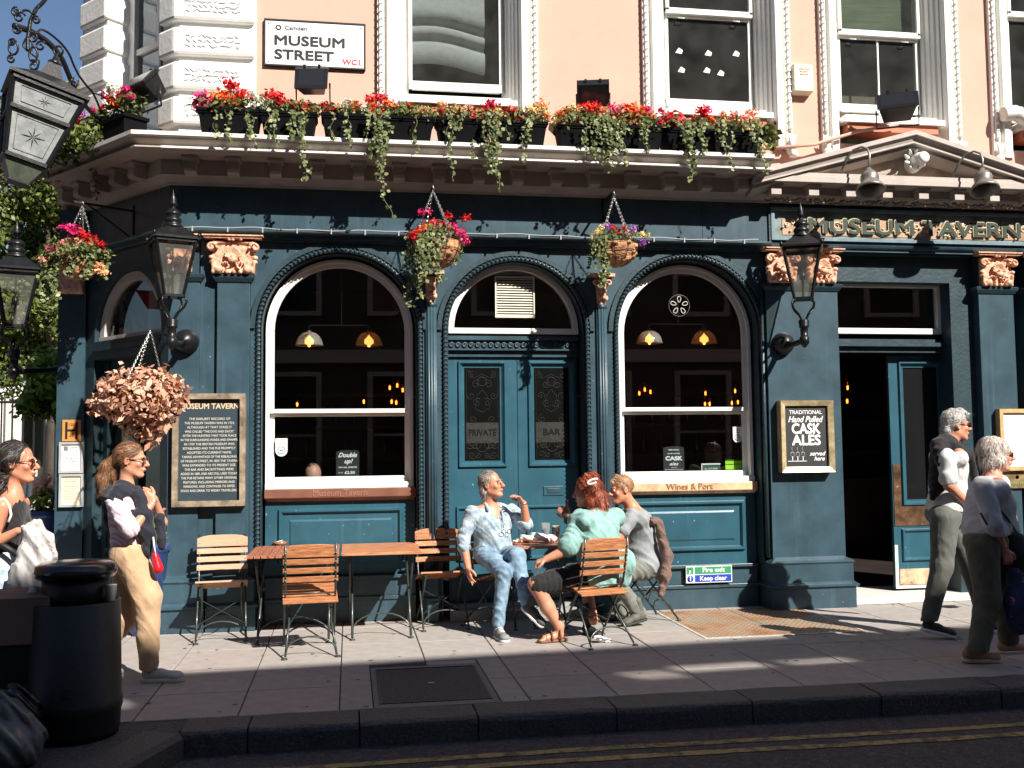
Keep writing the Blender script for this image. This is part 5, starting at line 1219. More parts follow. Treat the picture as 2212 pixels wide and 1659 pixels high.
def shield(label, u0, u1, v0, v1, y, ring):
    x0, x1 = W(u0,v0,y)[0], W(u1,v0,y)[0]; z0, z1 = W(u0,v1,y)[2], W(u0,v0,y)[2]; cx, w = (x0+x1)/2, (x1-x0)/2
    pl = [(cx+w*math.cos(a_), z0+w+w*math.sin(a_)) for a_ in np.linspace(math.pi, 2*math.pi, 12)]+[(x1,z1),(x0,z1)]
    t = thing('window_sticker', label, 'sticker', (cx, y, z0)); MB().prism(pl, y, y+.002).build('sticker', wht, t)
    MB().tube([(cx+w*.6*math.cos(a_), y-.002, z0+w*1.05+w*.6*math.sin(a_)) for a_ in np.linspace(0, 6.28, 16)], .004, 4).tube([(cx-w*.25,y-.002,z0+w*1.05),(cx+w*.25,y-.002,z0+w*1.05)], .006, 4).build('emblem', ring, t)
    mb = MB(); [mb.box(x0+.02, x1-.02, y-.001, y, z1-.025-k*.018, z1-.02-k*.018) for k in range(3)]; mb.build('print_lines', ring, t)
shield('white shield sticker with a green ring in the left window corner', 595, 621, 947, 986, .245, plain('sticker green', (.10,.30,.24), .6))
shield('grey white shield sticker in the right edge of the right window', 1583, 1602, 922, 956, .30, plain('sticker grey', (.15,.17,.18), .6))
t, x0, x1, z0, z1 = card('fluorescent yellow green notice in the corner of the right window', 1567, 1604, 995, 1014, .335, plain('acid green card', (.35,.75,.02), .6), False)
MB().box(x0, x1, .331, .3345, z0+.05, z0+.056).box(x0, x1-.02, .331, .3345, z0+.09, z0+.10).build('print_bars', plain('dark green print', (.03,.10,.02), .6), t)
t, x0, x1, z0, z1 = card('small dark green tray with white lettering left of the yellow green notice', 1515, 1556, 1001, 1017, .335, plain('dark green card', (.02,.08,.05), .6), False)
MB().box(x0, x1, .331, .3345, z1-.012, z1).box(x0, x0+.008, .331, .3345, z0, z1-.012).build('white_edge', wht, t); text('ALL CUTS PRIME', .025, wht, t, ((x0+x1)/2, .333, z0+.02), fit=(x1-x0)*.7)
# frosted extractor disc in the upper right window
fd = thing('window_fan', 'round clear extractor disc with five petal openings in the right window', 'window fan', (3.28, .24, 3.0))
c0 = W(1467,660,.245); mb = MB(); mb.tube([(c0[0]+.11*math.cos(t), .243, c0[2]+.11*math.sin(t)) for t in np.linspace(0, 6.28, 28)], .002, 4)
mb.build('disc_rim', plain('dim plastic', (.2,.2,.2), .4), fd)
for k in range(5):
    a_ = math.pi/2+k*2*math.pi/5; c_ = (c0[0]+.063*math.cos(a_), c0[2]+.063*math.sin(a_)); pts = []
    for t in np.linspace(0, 2*math.pi, 14, endpoint=False):
        u_, v_ = .030*math.cos(t), .018*math.sin(t)*(1+.3*math.cos(t)); pts.append((c_[0]+u_*math.cos(a_)-v_*math.sin(a_), .243, c_[1]+u_*math.sin(a_)+v_*math.cos(a_)))
    MB().tube(pts, .004, 5, closed=True).build('petal_opening', plain('pale plastic', (.6,.6,.58), .4) if k == 0 else bpy.data.materials['pale plastic'], fd)
# menu case and brass plaque at the far right
mx0 = W(2160,940,-.02)[0]; mz0, mz1 = W(2180,1010,-.02)[2], W(2180,890,-.02)[2]
mc = signp('menu_case', 'gilt framed glazed menu case with a white menu at the right edge', 'menu case', mx0, mx0+.42, mz0, mz1, -.05, -.002, wht); frame(mc, mx0-.03, mx0+.45, mz0-.03, mz1+.03, .04, -.075, -.002, gold_trim)
mb = MB(); rs = random.Random(2)
for k in range(20): mb.box(mx0+.05, mx0+.40-.1*rs.random(), -.0515, -.0505, mz1-.05-k*.021, mz1-.045-k*.021)
mb.build('menu_print', plain('pale print', (.62,.62,.62), .8), mc)
px0 = W(2165,1030,-.03)[0]; pz0, pz1 = W(2190,1055,-.03)[2], W(2190,1014,-.03)[2]
bp_ = signp('brass_plaque', 'tarnished brass brewery plaque below the menu case', 'plaque', px0, px0+.36, pz0, pz1, -.03, -.002, brass, bev=.004)
text('GREENE KING', .032, plain('green patina', (.25,.33,.12), .5), bp_, (px0+.17, -.031, pz0+.05), bold=.001)
MB().lathe([(.012,-.002),(.02,-.002)], (px0+.17,-.0305,pz0+.115), 10, axis='y').build('crown_emblem', bpy.data.materials['green patina'], bp_)
# alarm box
ax0, ax1 = W(1722,170,-.0)[0], W(1757,170,-.0)[0]; az0, az1 = W(1735,196,.0)[2], W(1735,137,.0)[2]
al = thing('alarm_box', 'cream security alarm box on the pink wall between the upper windows', 'alarm box', (ax0, .1, az0))
MB().add([(ax0-.05,.098,az0-.02),(ax1,.098,az0-.02),(ax1,.0,az0),(ax0-.03,.0,az0),(ax0-.05,.098,az1),(ax1,.098,az1),(ax1,.0,az1-.01),(ax0-.03,.0,az1-.01)], [(0,1,2,3),(4,5,6,7),(0,1,5,4),(1,2,6,5),(2,3,7,6),(3,0,4,7)]).build('box', mat('cream plastic box', (.75,.66,.52), .5, .05, 5), al, bev=.006)
for k, t_ in enumerate(('EXECUTIVE','SECURITY','SERVICES')): text(t_, .022, plain('brown lettering', (.35,.15,.10), .6) if k == 0 else bpy.data.materials['brown lettering'], al, ((ax0+ax1)/2-.01, -.0015, az1-.06-k*.028))

# ================================================================== LIGHTS ON THE BUILDING
def floodlight(label, c, yaw, tilt, w=.30, h=.22, d=.16, cover=False):
    t = thing('floodlight', label, 'floodlight', c, yaw, 'black floodlights above the cornice')
    ct, st = math.cos(tilt), math.sin(tilt)
    def q(x, y, z): return (x, y*ct-z*st, y*st+z*ct)
    mb = MB(); V = [q(*p) for p in ((-w/2,-d/2,-h/2),(w/2,-d/2,-h/2),(w/2,-d/2,h/2),(-w/2,-d/2,h/2),(-w*.36,d/2,-h*.34),(w*.36,d/2,-h*.34),(w*.36,d/2,h*.34),(-w*.36,d/2,h*.34))]
    mb.add(V, [(0,1,2,3),(7,6,5,4),(0,4,5,1),(1,5,6,2),(2,6,7,3),(3,7,4,0)]); mb.build('housing', black_iron, t, local=True, bev=.008)
    mb = MB(); V = [q(*p) for p in ((-w/2-.015,-d/2-.022,h/2-.02),(w/2+.015,-d/2-.022,h/2-.02),(w/2+.015,-d/2+.02,h/2+.02),(-w/2-.015,-d/2+.02,h/2+.02),(-w/2-.015,-d/2-.022,-h/2),(w/2+.015,-d/2-.022,-h/2),(w/2+.015,-d/2-.001,-h/2),(-w/2-.015,-d/2-.001,-h/2))]
    mb.add(V, [(0,1,2,3),(4,5,6,7),(0,4,5,1),(0,3,7,4),(1,5,6,2)]); mb.build('rim', black_iron, t, local=True)
    V = [q(*p) for p in ((-w/2+.02,-d/2-.024,-h/2+.02),(w/2-.02,-d/2-.024,-h/2+.02),(w/2-.02,-d/2-.024,h/2-.03),(-w/2+.02,-d/2-.024,h/2-.03))]
    MB().add(V, [(0,1,2,3)]).build('lens', plain('smoked lens', (.02,.02,.022), .12), t, local=True)
    for s in (-1, 1): 
        MB().box(s*w*.25-.012, s*w*.25+.012, q(0,-d/2,h/2)[1]-.01, q(0,-d/2,h/2)[1]+.02, q(0,-d/2,h/2)[2]+.0, q(0,-d/2,h/2)[2]+.03).build('clip', black_iron, t, local=True)
    MB().tube([(-w/2-.02,0,0),(-w/2-.02,.02,-h*.9),(w/2+.02,.02,-h*.9),(w/2+.02,0,0)], .010, 6).build('bracket', black_iron, t, local=True); return t
def floc(u, v, y): return tuple(W(u, v, y))
floodlight('black floodlight with its lid open below the street sign', floc(676,180,-.15), R(-8), R(-12), w=.27)
floodlight('black floodlight tilted to the left between the first two upper windows', floc(1281,202,-.15), R(-14), R(30), w=.28, h=.24)
floodlight('black floodlight angled down on the apex of the pediment', floc(1938,235,-.25), R(-28), R(-25), w=.36, h=.2, d=.24)
floodlight('black floodlight with a pointed hood in front of the chamfer window', floc(318,195,-.1), R(-48), R(-38), w=.36, h=.2, d=.2)
# gooseneck lamps over the name board
silv = mat('old pewter lamp', (.24,.23,.20), .38, .25, 8, metal=.5)
def goose(u, label):
    y0 = -.10; c = np.array(W(u, 400, -.52)); t = thing('gooseneck_lamp', label, 'lamp', (c[0], y0, 4.3), group='gooseneck lamps over the name board')
    P = [(c[0]-.16, -.05, 4.30)]
    for k in np.linspace(0, math.pi, 12): P.append((c[0]-.06-.06*math.cos(k)+.06, -.30-.0*k, 4.44+.07*math.sin(k)))
    top = (c[0]+.01, -.52, c[2]+.14)
    P = [(c[0]-.16,-.30,4.31), (c[0]-.12,-.34,4.42), (c[0]-.07,-.38,4.50), (c[0]-.01,-.43,4.52), (c[0]+.03,-.47,4.49), (c[0]+.035,-.50,4.42), top]
    MB().tube(P, .011, 8).build('arm', silv, t)
    ax = np.array((-.12, -.30, -.95)); ax /= np.linalg.norm(ax); a = np.cross(ax, (0,1,0)); a /= np.linalg.norm(a); b = np.cross(a, ax)
    prof = [(.0,-.03),(.025,-.028),(.03,.0),(.06,.02),(.085,.06),(.088,.09),(.075,.115),(.10,.15),(.135,.20),(.14,.225),(.13,.225),(.09,.15)]
    V = []; n = 20
    for r_, s_ in prof:
        for k in range(n): th = 2*math.pi*k/n; V.append(np.array(top)+ax*s_+r_*(math.cos(th)*a+math.sin(th)*b))
    MB().add(V, [(i*n+k, i*n+(k+1) % n, (i+1)*n+(k+1) % n, (i+1)*n+k) for i in range(len(prof)-1) for k in range(n)], 0, True).build('shade', silv, t, fix=False)
goose(1876, 'pewter gooseneck lamp left of the carved boss over the name board'); goose(2121, 'pewter gooseneck lamp right of the carved boss over the name board')

# street lanterns on wall arms
lglass = glassmat('lantern glass', (.85,.82,.76), .8, .06, dirt=.10)
def lantern_geo(t, sc=1.0):
    """local coordinates, origin at the foot of the glass cage"""
    S = lambda v_: v_*sc; hb_, ht_, H = S(.078), S(.165), S(.47)
    n = 4
    def ring(h_, z): return [(-h_,-h_,z),(h_,-h_,z),(h_,h_,z),(-h_,h_,z)]
    A = ring(hb_, 0); B = ring(ht_, H)
    mb = MB()
    for k in range(4): mb.bar(A[k], B[k], S(.02), S(.02)); mb.bar(A[k], A[(k+1) % 4], S(.024), S(.022)); mb.bar(B[k], B[(k+1) % 4], S(.028), S(.026))
    mb.build('cage', black_iron, t, local=True)
    g = .93
    for k in range(4):
        V = [tuple(np.array(p)*(g, g, 1)) for p in (A[k], A[(k+1) % 4], B[(k+1) % 4], B[k])]; MB().add(V, [(0,1,2,3)]).build('pane', lglass, t, local=True)
    mb = MB().frus(H+S(.012), H+S(.03), ht_+S(.03), ht_+S(.03)); mb.frus(H+S(.031), H+S(.13), ht_+S(.02), S(.075)); mb.build('roof', black_iron, t, local=True)
    for k in range(4): MB().lathe([(S(.014),0),(S(.016),S(.03)),(0,S(.05))], B[k] if False else (B[k][0]*1.12, B[k][1]*1.12, H+S(.02)), 6).build('roof_knob', black_iron, t, local=True)
    z = H+S(.13)
    MB().lathe([(S(r_), z+S(h_)) for r_, h_ in ((.085,0),(.088,.012),(.07,.03),(.066,.045),(.075,.055),(.072,.075),(.055,.095),(.045,.10),(.07,.115),(.068,.13),(.05,.155),(.02,.175),(.015,.19),(.033,.20),(.036,.215),(.028,.235),(.03,.25),(.018,.285),(.006,.315),(0,.34))], (0,0,0), 20).build('chimney', black_iron, t, local=True)
    MB().lathe([(S(.012),S(.02)),(S(.012),S(.18)),(S(.03),S(.19)),(S(.03),S(.24)),(S(.008),S(.26)),(S(.008),H)], (0,0,0), 10).build('burner', black_iron, t, local=True)
    mb = MB()
    for k in range(4):
        a_ = math.pi/4+k*math.pi/2; ca_, sa_ = math.cos(a_), math.sin(a_)
        P = [(S(r_)*ca_, S(r_)*sa_, S(z_)) for r_, z_ in ((.10,0),(.135,-.02),(.145,-.055),(.12,-.10),(.06,-.15),(.035,-.19),(.035,-.235))]; mb.tube(P, S(.010), 6)
    mb.build('scroll_frame', black_iron, t, local=True)
    MB().lathe([(S(r_), S(z_)) for r_, z_ in ((.045,-.20),(.05,-.21),(.045,-.26),(.05,-.27),(.036,-.28),(.034,-.36),(.045,-.365),(.045,-.43),(.03,-.44),(.02,-.46),(.0,-.47))], (0,0,0), 14).build('collar', black_iron, t, local=True)
def wall_lantern(label, loc, rz, ball, sc=1.0):
    t = thing('wall_lantern', label, 'wall lantern', loc, rz, 'black wall lanterns'); lantern_geo(t, sc)
    if ball is not None:
        b = np.array(ball)-np.array(loc); c, s = math.cos(-rz), math.sin(-rz); b = np.array((b[0]*c-b[1]*s, b[0]*s+b[1]*c, b[2]))
        nrm = np.array((0, -1, 0.)); 
        o = MB().lathe([(0,-.115),(.04,-.105),(.075,-.08),(.10,-.045),(.115,0),(.115,.01)], (0,0,0), 22, axis='y').build('ball_bracket', black_iron, t, local=True); o.location = tuple(b); o.rotation_euler = (0, 0, -rz)
        e = (0, 0, -.40*sc); mid = (b*.5+np.array(e)*.5)+(0, 0, -.02)
        MB().tube([tuple(b+np.array((0,0,0))), tuple(mid), e], [.034, .026, .03], 10).build('arm', black_iron, t, local=True)
    return t
p = np.array(W(372, 640, -.42)); ball = np.array(W(402, 738, -.02))
wall_lantern('black wall lantern on the left pilaster beside the chamfered corner', p, R(20), ball, 1.0)
p = np.array(W(1735, 646, -.46)); ball = np.array(W(1692, 742, -.02))
wall_lantern('black wall lantern on the right pilaster in front of the entrance', p, R(-26), ball, 1.0)
p = np.array(W(32, 705, .95))
wall_lantern('black wall lantern at the left edge against the trees', p, R(20), np.array((-2.84, 1.9, W(32,770,1.0)[2])), 1.12)
# arm of the far lantern
t = [o for o in bpy.data.objects if o.name.startswith('wall_lantern')][-1]

# the big hanging lantern on its scrolled bracket, top left
bl = thing('hanging_lantern', 'big square star etched hanging lantern on a scrolled iron bracket at the top left', 'hanging lantern', (0, 0, 0))
frost = mat('frosted star glass', (.26,.28,.28), .5, .35, 9, .2, 40, chip=.70, chipc=(.42,.43,.42), chipscale=55)
c0 = np.array(W(48, 395, -1.0)); ctop = np.array(W(45, 155, -1.0)); Hh = ctop[2]-c0[2]
yaw = R(24); roll_ = R(14)
Mz = Matrix.Rotation(yaw, 3, 'Z'); My = Matrix.Rotation(roll_, 3, 'Y')
bl.location = tuple(c0+(-.03, 0, .02)); bl.rotation_euler = (Mz @ My).to_euler()
k_ = 1.0; zb_, zm_, zt_ = .14, .50, .72
def fr4(z): return .155+.11*(z-zb_)/(zt_-zb_)
mb = MB()
for z in (zb_, zm_, zt_):
    h_ = fr4(z); P = [(-h_,-h_,z),(h_,-h_,z),(h_,h_,z),(-h_,h_,z)]
    for i in range(4): mb.bar(P[i], P[(i+1) % 4], .035, .03)
for sx_, sy_ in ((-1,-1),(1,-1),(1,1),(-1,1)): mb.bar((sx_*fr4(zb_), sy_*fr4(zb_), zb_), (sx_*fr4(zt_), sy_*fr4(zt_), zt_), .03, .03)
mb.build('cage', black_iron, bl, local=True)
for (za, zb2) in ((zb_+.015, zm_-.015), (zm_+.015, zt_-.015)):
    for k in range(4):
        a_ = k*math.pi/2; ca_, sa_ = math.cos(a_), math.sin(a_); ha, hc = fr4(za)-.006, fr4(zb2)-.006
        V = [(x*ca_-y*sa_, x*sa_+y*ca_, z) for x, y, z in ((-ha,-ha,za),(ha,-ha,za),(hc,-hc,zb2),(-hc,-hc,zb2))]; pn = MB().add(V, [(0,1,2,3)]).build('pane', frost, bl, local=True)
        if k in (0, 1, 3):
            mb = MB(); zc_ = (za+zb2)/2; hm = (ha+hc)/2+.003; sz = (zb2-za)*.30
            for q in range(8):
                b_ = q*math.pi/4+.1; L2 = sz*(1 if q % 2 == 0 else .72); P = [(0, 0), (L2*.35*math.cos(b_-.13), L2*.35*math.sin(b_-.13)), (L2*math.cos(b_), L2*math.sin(b_)), (L2*.35*math.cos(b_+.13), L2*.35*math.sin(b_+.13))]
                tl = (hc-ha)/(zb2-za); V = [((x)*ca_+(hm+tl*z)*sa_, x*sa_-(hm+tl*z)*ca_, zc_+z) for x, z in P]; mb.add(V, [(0,1,2,3)])
            for s_ in (.72,):
                Q = [(-ha*s_-.0, za+.035), (ha*s_, za+.035), (hc*s_, zb2-.035), (-hc*s_, zb2-.035)]
                P = [(x*ca_+(fr4(z)-.003)*sa_, x*sa_-(fr4(z)-.003)*ca_, z) for x, z in Q]; mb.tube(P, .0022, 4, closed=True)
            mb.build('etched_star', black_iron, pn, local=True)
MB().frus(-.02, zb_-.02, .07, .15).build('bottom_glass', mat('dirty bottom glass', (.10,.12,.09), .4, .4, 9), bl, local=True)
MB().frus(-.03, -.012, .075, .075).build('bottom_cap', black_iron, bl, local=True)
MB().frus(zt_+.02, zt_+.05, .30, .30).build('roof_edge', black_iron, bl, local=True)
MB().frus(zt_+.051, zt_+.17, .28, .10).frus(zt_+.171, zt_+.30, .09, .045).lathe([(.05,zt_+.30),(.055,zt_+.32),(.03,zt_+.34),(.022,zt_+.38),(0,zt_+.42)], (0,0,0), 10).build('roof', black_iron, bl, local=True)
# bracket: heavy curved rod from the pier to the lantern with scrolls
hk = thing('lantern_bracket', 'scrolled wrought iron bracket curving out from the corner pier over the hanging lantern', 'bracket', (0, 0, 0))
def curve(px, y0_=-.9, y1_=.1): n = len(px); return [tuple(W(u, v, y0_+(y1_-y0_)*i/max(1, n-1))) for i, (u, v) in enumerate(px)]
def spl(P, m_=6):
    P = [np.array(p) for p in P]; out = []
    for i in range(len(P)-1):
        p0, p1, p2, p3 = P[max(i-1,0)], P[i], P[i+1], P[min(i+2,len(P)-1)]
        for t in np.linspace(0, 1, m_, endpoint=False): out.append(.5*((2*p1)+(-p0+p2)*t+(2*p0-5*p1+4*p2-p3)*t*t+(-p0+3*p1-3*p2+p3)*t**3))
    out.append(P[-1]); return out
main = [(30,56),(62,66),(95,85),(118,106),(135,130),(148,160),(160,190),(178,220),(200,245),(218,258)]
MB().tube(spl(curve(main)), [.028-.010*i/54 for i in range(55)], 8).build('main_arm', black_iron, hk)
thin = [(62,66),(78,72),(90,64),(112,76),(135,97),(150,118),(160,142),(172,165),(188,186),(200,200),(212,225),(222,255)]
MB().tube(spl(curve(thin)), .010, 6).build('upper_rod', black_iron, hk)
MB().tube(spl(curve([(200,200),(225,208),(245,220),(262,232)], .0, .1)), .010, 6).build('side_rod', black_iron, hk)
post = [(60,110),(60,85),(63,66),(66,45),(72,32),(78,20),(92,6),(105,-12)]
MB().tube(spl(curve(post, -.9, -.85)), .016, 6).build('post', black_iron, hk)
def scroll(cu, cv, r0, a0, d, turns=1.3, y=-.9, w_=.009, n=18):
    P = []
    for k in range(n): t = k/(n-1); r_ = r0*(1-.78*t); a_ = a0+d*t*turns*2*math.pi; P.append((cu+r_*math.cos(a_), cv-r_*math.sin(a_)))
    MB().tube([tuple(W(u, v, y)) for u, v in P], w_, 6).build('scroll', black_iron, hk)
for s_ in ((42,38,13,.3,1),(78,44,10,2.6,-1),(36,64,10,.2,-1),(70,82,11,1.0,-1),(26,92,9,.2,1),(25,128,10,1.2,1),(72,142,13,2.2,-1),(88,100,12,.5,1),(160,182,11,1.8,1),(36,26,12,1.5,1)): scroll(*s_)
for cu, cv, ru, rv in ((29,104,10,14),(72,118,9,16),(126,110,10,10)):
    MB().tube([tuple(W(cu+ru*math.cos(a_), cv+rv*math.sin(a_), -.9)) for a_ in np.linspace(0, 6.283, 18, endpoint=False)], .009, 6, closed=True).build('ring', black_iron, hk)
MB().tube(spl(curve([(60,110),(50,98),(60,80),(70,95),(68,115),(84,130),(80,150)], -.9, -.9)), .008, 6).build('scroll', black_iron, hk)
MB().tube(spl(curve([(48,24),(56,22),(64,24),(74,30),(84,12)], -.9, -.88)), .010, 6).build('scroll', black_iron, hk)
# ================================================================== FLOWERS
vine_l = leafmat('variegated trailing leaves', [(.05,.08,.025), (.16,.20,.07), (.36,.38,.18)])
bush_l = leafmat('bedding leaves', [(.03,.06,.02), (.08,.13,.03), (.16,.21,.06), (.32,.30,.14)])
F = dict(red=leafmat('scarlet petals', [(.55,.01,.01), (.85,.02,.03)], trans=.2), magenta=leafmat('magenta petals', [(.55,.01,.12), (.85,.04,.25)], trans=.2),
         orange=leafmat('orange petals', [(.75,.09,.01), (.95,.22,.04)], trans=.2), peach=leafmat('peach petals', [(.85,.38,.15), (.95,.60,.35)], trans=.2),
         white=leafmat('white petals', [(.65,.65,.55), (.85,.85,.78)], trans=.2), pink=leafmat('salmon petals', [(.80,.25,.18), (.95,.50,.40)], trans=.2),
         yellow=leafmat('yellow petals', [(.80,.62,.15), (.95,.85,.45)], trans=.2), violet=leafmat('violet petals', [(.35,.08,.45), (.6,.25,.7)], trans=.2))
trough_m = mat('black plastic trough', (.005,.005,.006), .8, .2, 9, .1, 30, spec=.06)
def leafquads(mb, P, size, rs, up=.2):
    for p in P:
        n_ = np.array((rs.gauss(0,.6), -1+rs.gauss(0,.4), rs.gauss(up,.4))); n_ /= np.linalg.norm(n_); t = np.cross(n_, (rs.gauss(0,1), rs.gauss(0,1), rs.gauss(0,1))); t /= np.linalg.norm(t); b = np.cross(n_, t); s = size*rs.uniform(.6, 1.3)
        mb.add([p-t*s, p-t*s*.2-b*s*.75, p+t*s*.6-b*s*.5, p+t*s, p+t*s*.3+b*s*.75, p-t*s*.5+b*s*.6], [(0,1,2,3,4,5)])
stem_m = plain('pale stem', (.20,.20,.08), .6)
def vine(par, u, v0, v1, y, thick, seed, drift=0):
    rs = random.Random(seed); a = np.array(W(u, v0, y)); b = np.array(W(u+drift, v1, y)); n = int((a[2]-b[2])/.022)
    strands = 1 if thick < 2 else int(thick)
    st = MB(); lv = MB()
    for s_ in range(strands):
        P = []; off = rs.gauss(0, .018*strands); f = 1 if s_ == 0 else rs.uniform(.45, .95)
        for i in range(n+2):
            t = i/(n+1)*f; P.append(a+(b-a)*t+np.array((off+.02*math.sin(t*9+s_*2)+.03*s_*t*rs.choice((-1,1))*.3, -.01*math.sin(t*7)-.012*s_ % .05, 0)))
        st.tube(P, .0022, 4)
        leafquads(lv, [p+np.array((rs.gauss(0,.016), rs.gauss(0,.012), rs.gauss(0,.01))) for p in P for _ in range(3 if s_ or thick > 1 else 2) if rs.random() < (.62 if thick > 1 else .5)], .019, rs)
    o = lv.build('trailing_vine', vine_l, par, fix=False); st.build('stem', stem_m, o, fix=False); return o
def blossom(par, c, colr, r=.045, n=60, seed=1, stalk=0):
    c = np.array(c); o = leafcloud('blossom', [(c, (r, r*.8, r*.75), 1)], n, r*.34, F[colr], par, seed, shell=.3)
    if stalk: MB().tube([tuple(c+(0,0.02,-stalk)), tuple(c)], .003, 4).build('stalk', stem_m, par, fix=False)
    return o
def planting(label, cen, rad, nleaf, blooms, vines, seed, y=-.34, lsize=.026, m=None):
    t = thing('flower_planting', label, 'flowers', cen[0] if isinstance(cen, list) else cen, group=None)
    cs = cen if isinstance(cen, list) else [cen]
    leafcloud('foliage', [(np.array(c), rad, 1) for c in cs], nleaf, lsize, m or bush_l, t, seed, shell=.2)
    for i, (u, v, c_, r_, st) in enumerate(blooms): blossom(t, W(u, v, y-.06), c_, r_*1.3, 105 if r_ < .06 else 170, seed*7+i, st)
    for i, vv in enumerate(vines): vine(t, *vv[:3], -.555, vv[3], seed*13+i, vv[4] if len(vv) > 4 else 0)
    return t
def trough(u0, u1, label, zt=4.62, zb=4.395, y0=-.47, y1=-.23):
    x0, x1 = W(u0, 270, -.45)[0], W(u1, 270, -.45)[0]
    t = thing('flower_trough', label, 'flower trough', ((x0+x1)/2, -.35, zb), group='black troughs along the cornice')
    V = [(x0+.03,y0+.03,zb),(x1-.03,y0+.03,zb),(x1-.03,y1-.02,zb),(x0+.03,y1-.02,zb),(x0,y0,zt-.03),(x1,y0,zt-.03),(x1,y1,zt-.03),(x0,y1,zt-.03)]
    MB().add(V, [(0,1,2,3),(0,1,5,4),(1,2,6,5),(2,3,7,6),(3,0,4,7)]).build('trough_body', trough_m, t)
    MB().box(x0-.015, x1+.015, y0-.015, y1+.015, zt-.029, zt).box(x0-.006, x1+.006, y0-.006, y1+.006, zt-.048, zt-.030).build('rim', trough_m, t, bev=.004)
    return t, x0, x1
def row(x0, x1, z=4.68, n=5, y=-.35): return [(x0+(x1-x0)*(i+.5)/n, y, z) for i in range(n)]
D_ = [
 (428, 560, 'black trough at the left end of the main cornice by the corner pier', 'red, orange and white bedding flowers at the left end of the cornice',
   [(500,184,'red',.05,.12),(441,216,'magenta',.06,0),(455,232,'magenta',.05,0),(472,212,'orange',.06,0),(488,225,'orange',.055,0),(506,220,'orange',.05,0),(522,208,'red',.05,0),(534,216,'red',.045,0),(477,232,'red',.04,0),(545,226,'white',.06,0),(430,226,'magenta',.04,0)], [(462,240,300,1),(522,245,308,2),(546,250,315,1,3)]),
 (563, 682, 'black trough below the street sign', 'pale green trailing planting with one red geranium below the street sign',
   [(588,210,'red',.055,.06),(602,217,'red',.05,.05),(565,224,'white',.06,0),(580,228,'white',.05,0),(640,230,'orange',.04,0),(655,238,'orange',.045,0),(668,243,'orange',.04,0),(626,226,'red',.03,0)], [(590,240,318,2),(575,240,300,1),(652,242,390,2,5),(632,240,300,2)]),
 (697, 812, 'black trough right of the open floodlight', 'sparse yellow green planting right of the open floodlight',
   [(700,230,'red',.03,.03),(752,224,'white',.04,.02),(722,236,'orange',.03,0)], [(722,245,305,1),(757,262,320,1),(745,245,290,1)]),
 (818, 936, 'black trough beneath the first upper window', 'planting with a long ivy beard and red flowers below the first upper window',
   [(799,214,'red',.035,.08),(822,211,'red',.04,.09),(838,229,'orange',.055,.04),(802,228,'orange',.035,0),(780,236,'white',.04,0),(915,240,'peach',.04,0)], [(812,240,345,4,6),(820,250,388,3,8),(835,240,300,2),(815,380,470,1,25),(885,250,330,1)]),
 (946, 1062, 'black trough in the middle below the first upper window', 'planting with a thin trailing stem and peach flowers in the middle of the cornice',
   [(985,245,'peach',.05,0),(1000,246,'peach',.045,0),(1063,229,'magenta',.05,.07),(1042,240,'orange',.035,0),(1012,235,'pink',.03,0)], [(978,250,386,1),(990,250,315,2),(1020,300,340,1)]),
 (1064, 1180, 'black trough left of the tilted floodlight', 'planting with a bushy ivy rope reaching below the cornice left of the tilted floodlight',
   [(1103,243,'red',.05,0),(1150,248,'peach',.045,0),(1168,242,'yellow',.04,0),(1178,252,'peach',.045,0),(1140,300,'peach',.03,0)], [(1062,248,375,4,8),(1058,260,410,2,12),(1092,250,300,1),(1143,255,352,2,-2)]),
 (1208, 1318, 'black trough directly below the tilted floodlight', 'dense yellow and orange planting with a wide ivy curtain below the tilted floodlight',
   [(1215,245,'orange',.045,0),(1205,262,'yellow',.04,0),(1220,275,'yellow',.035,0),(1238,268,'yellow',.035,0),(1265,235,'red',.05,0),(1280,240,'red',.045,0),(1290,232,'red',.04,0),(1245,240,'peach',.04,0),(1300,246,'pink',.04,0)], [(1285,255,340,5,10),(1305,255,355,5,8),(1325,262,372,4,0),(1290,300,360,2,18)]),
 (1322, 1430, 'black trough right of the tilted floodlight', 'orange begonias and dark leaves right of the tilted floodlight',
   [(1322,238,'magenta',.05,0),(1332,246,'pink',.045,0),(1365,240,'orange',.065,0),(1385,250,'orange',.055,0),(1372,268,'orange',.045,0),(1348,234,'red',.035,0),(1420,262,'magenta',.04,0)], [(1388,262,330,2),(1345,262,325,1)]),
 (1436, 1535, 'black trough left of the third floodlight beneath the second upper window', 'ivy and red begonia planting beneath the second upper window',
   [(1455,262,'red',.07,0),(1452,278,'magenta',.04,0),(1443,270,'red',.045,0),(1527,236,'magenta',.035,.06),(1530,256,'orange',.03,0)], [(1485,262,350,3,8),(1498,270,392,2,2),(1512,262,310,2)]),
 (1540, 1648, 'black trough at the right end of the cornice beside the pediment', 'ivy planting with a few peach flowers at the right end of the cornice',
   [(1605,255,'pink',.03,0),(1590,262,'peach',.03,0),(1612,282,'peach',.035,0)], [(1560,262,318,3,6),(1572,280,370,1,2),(1630,262,335,2),(1640,300,370,1,8)]),
]
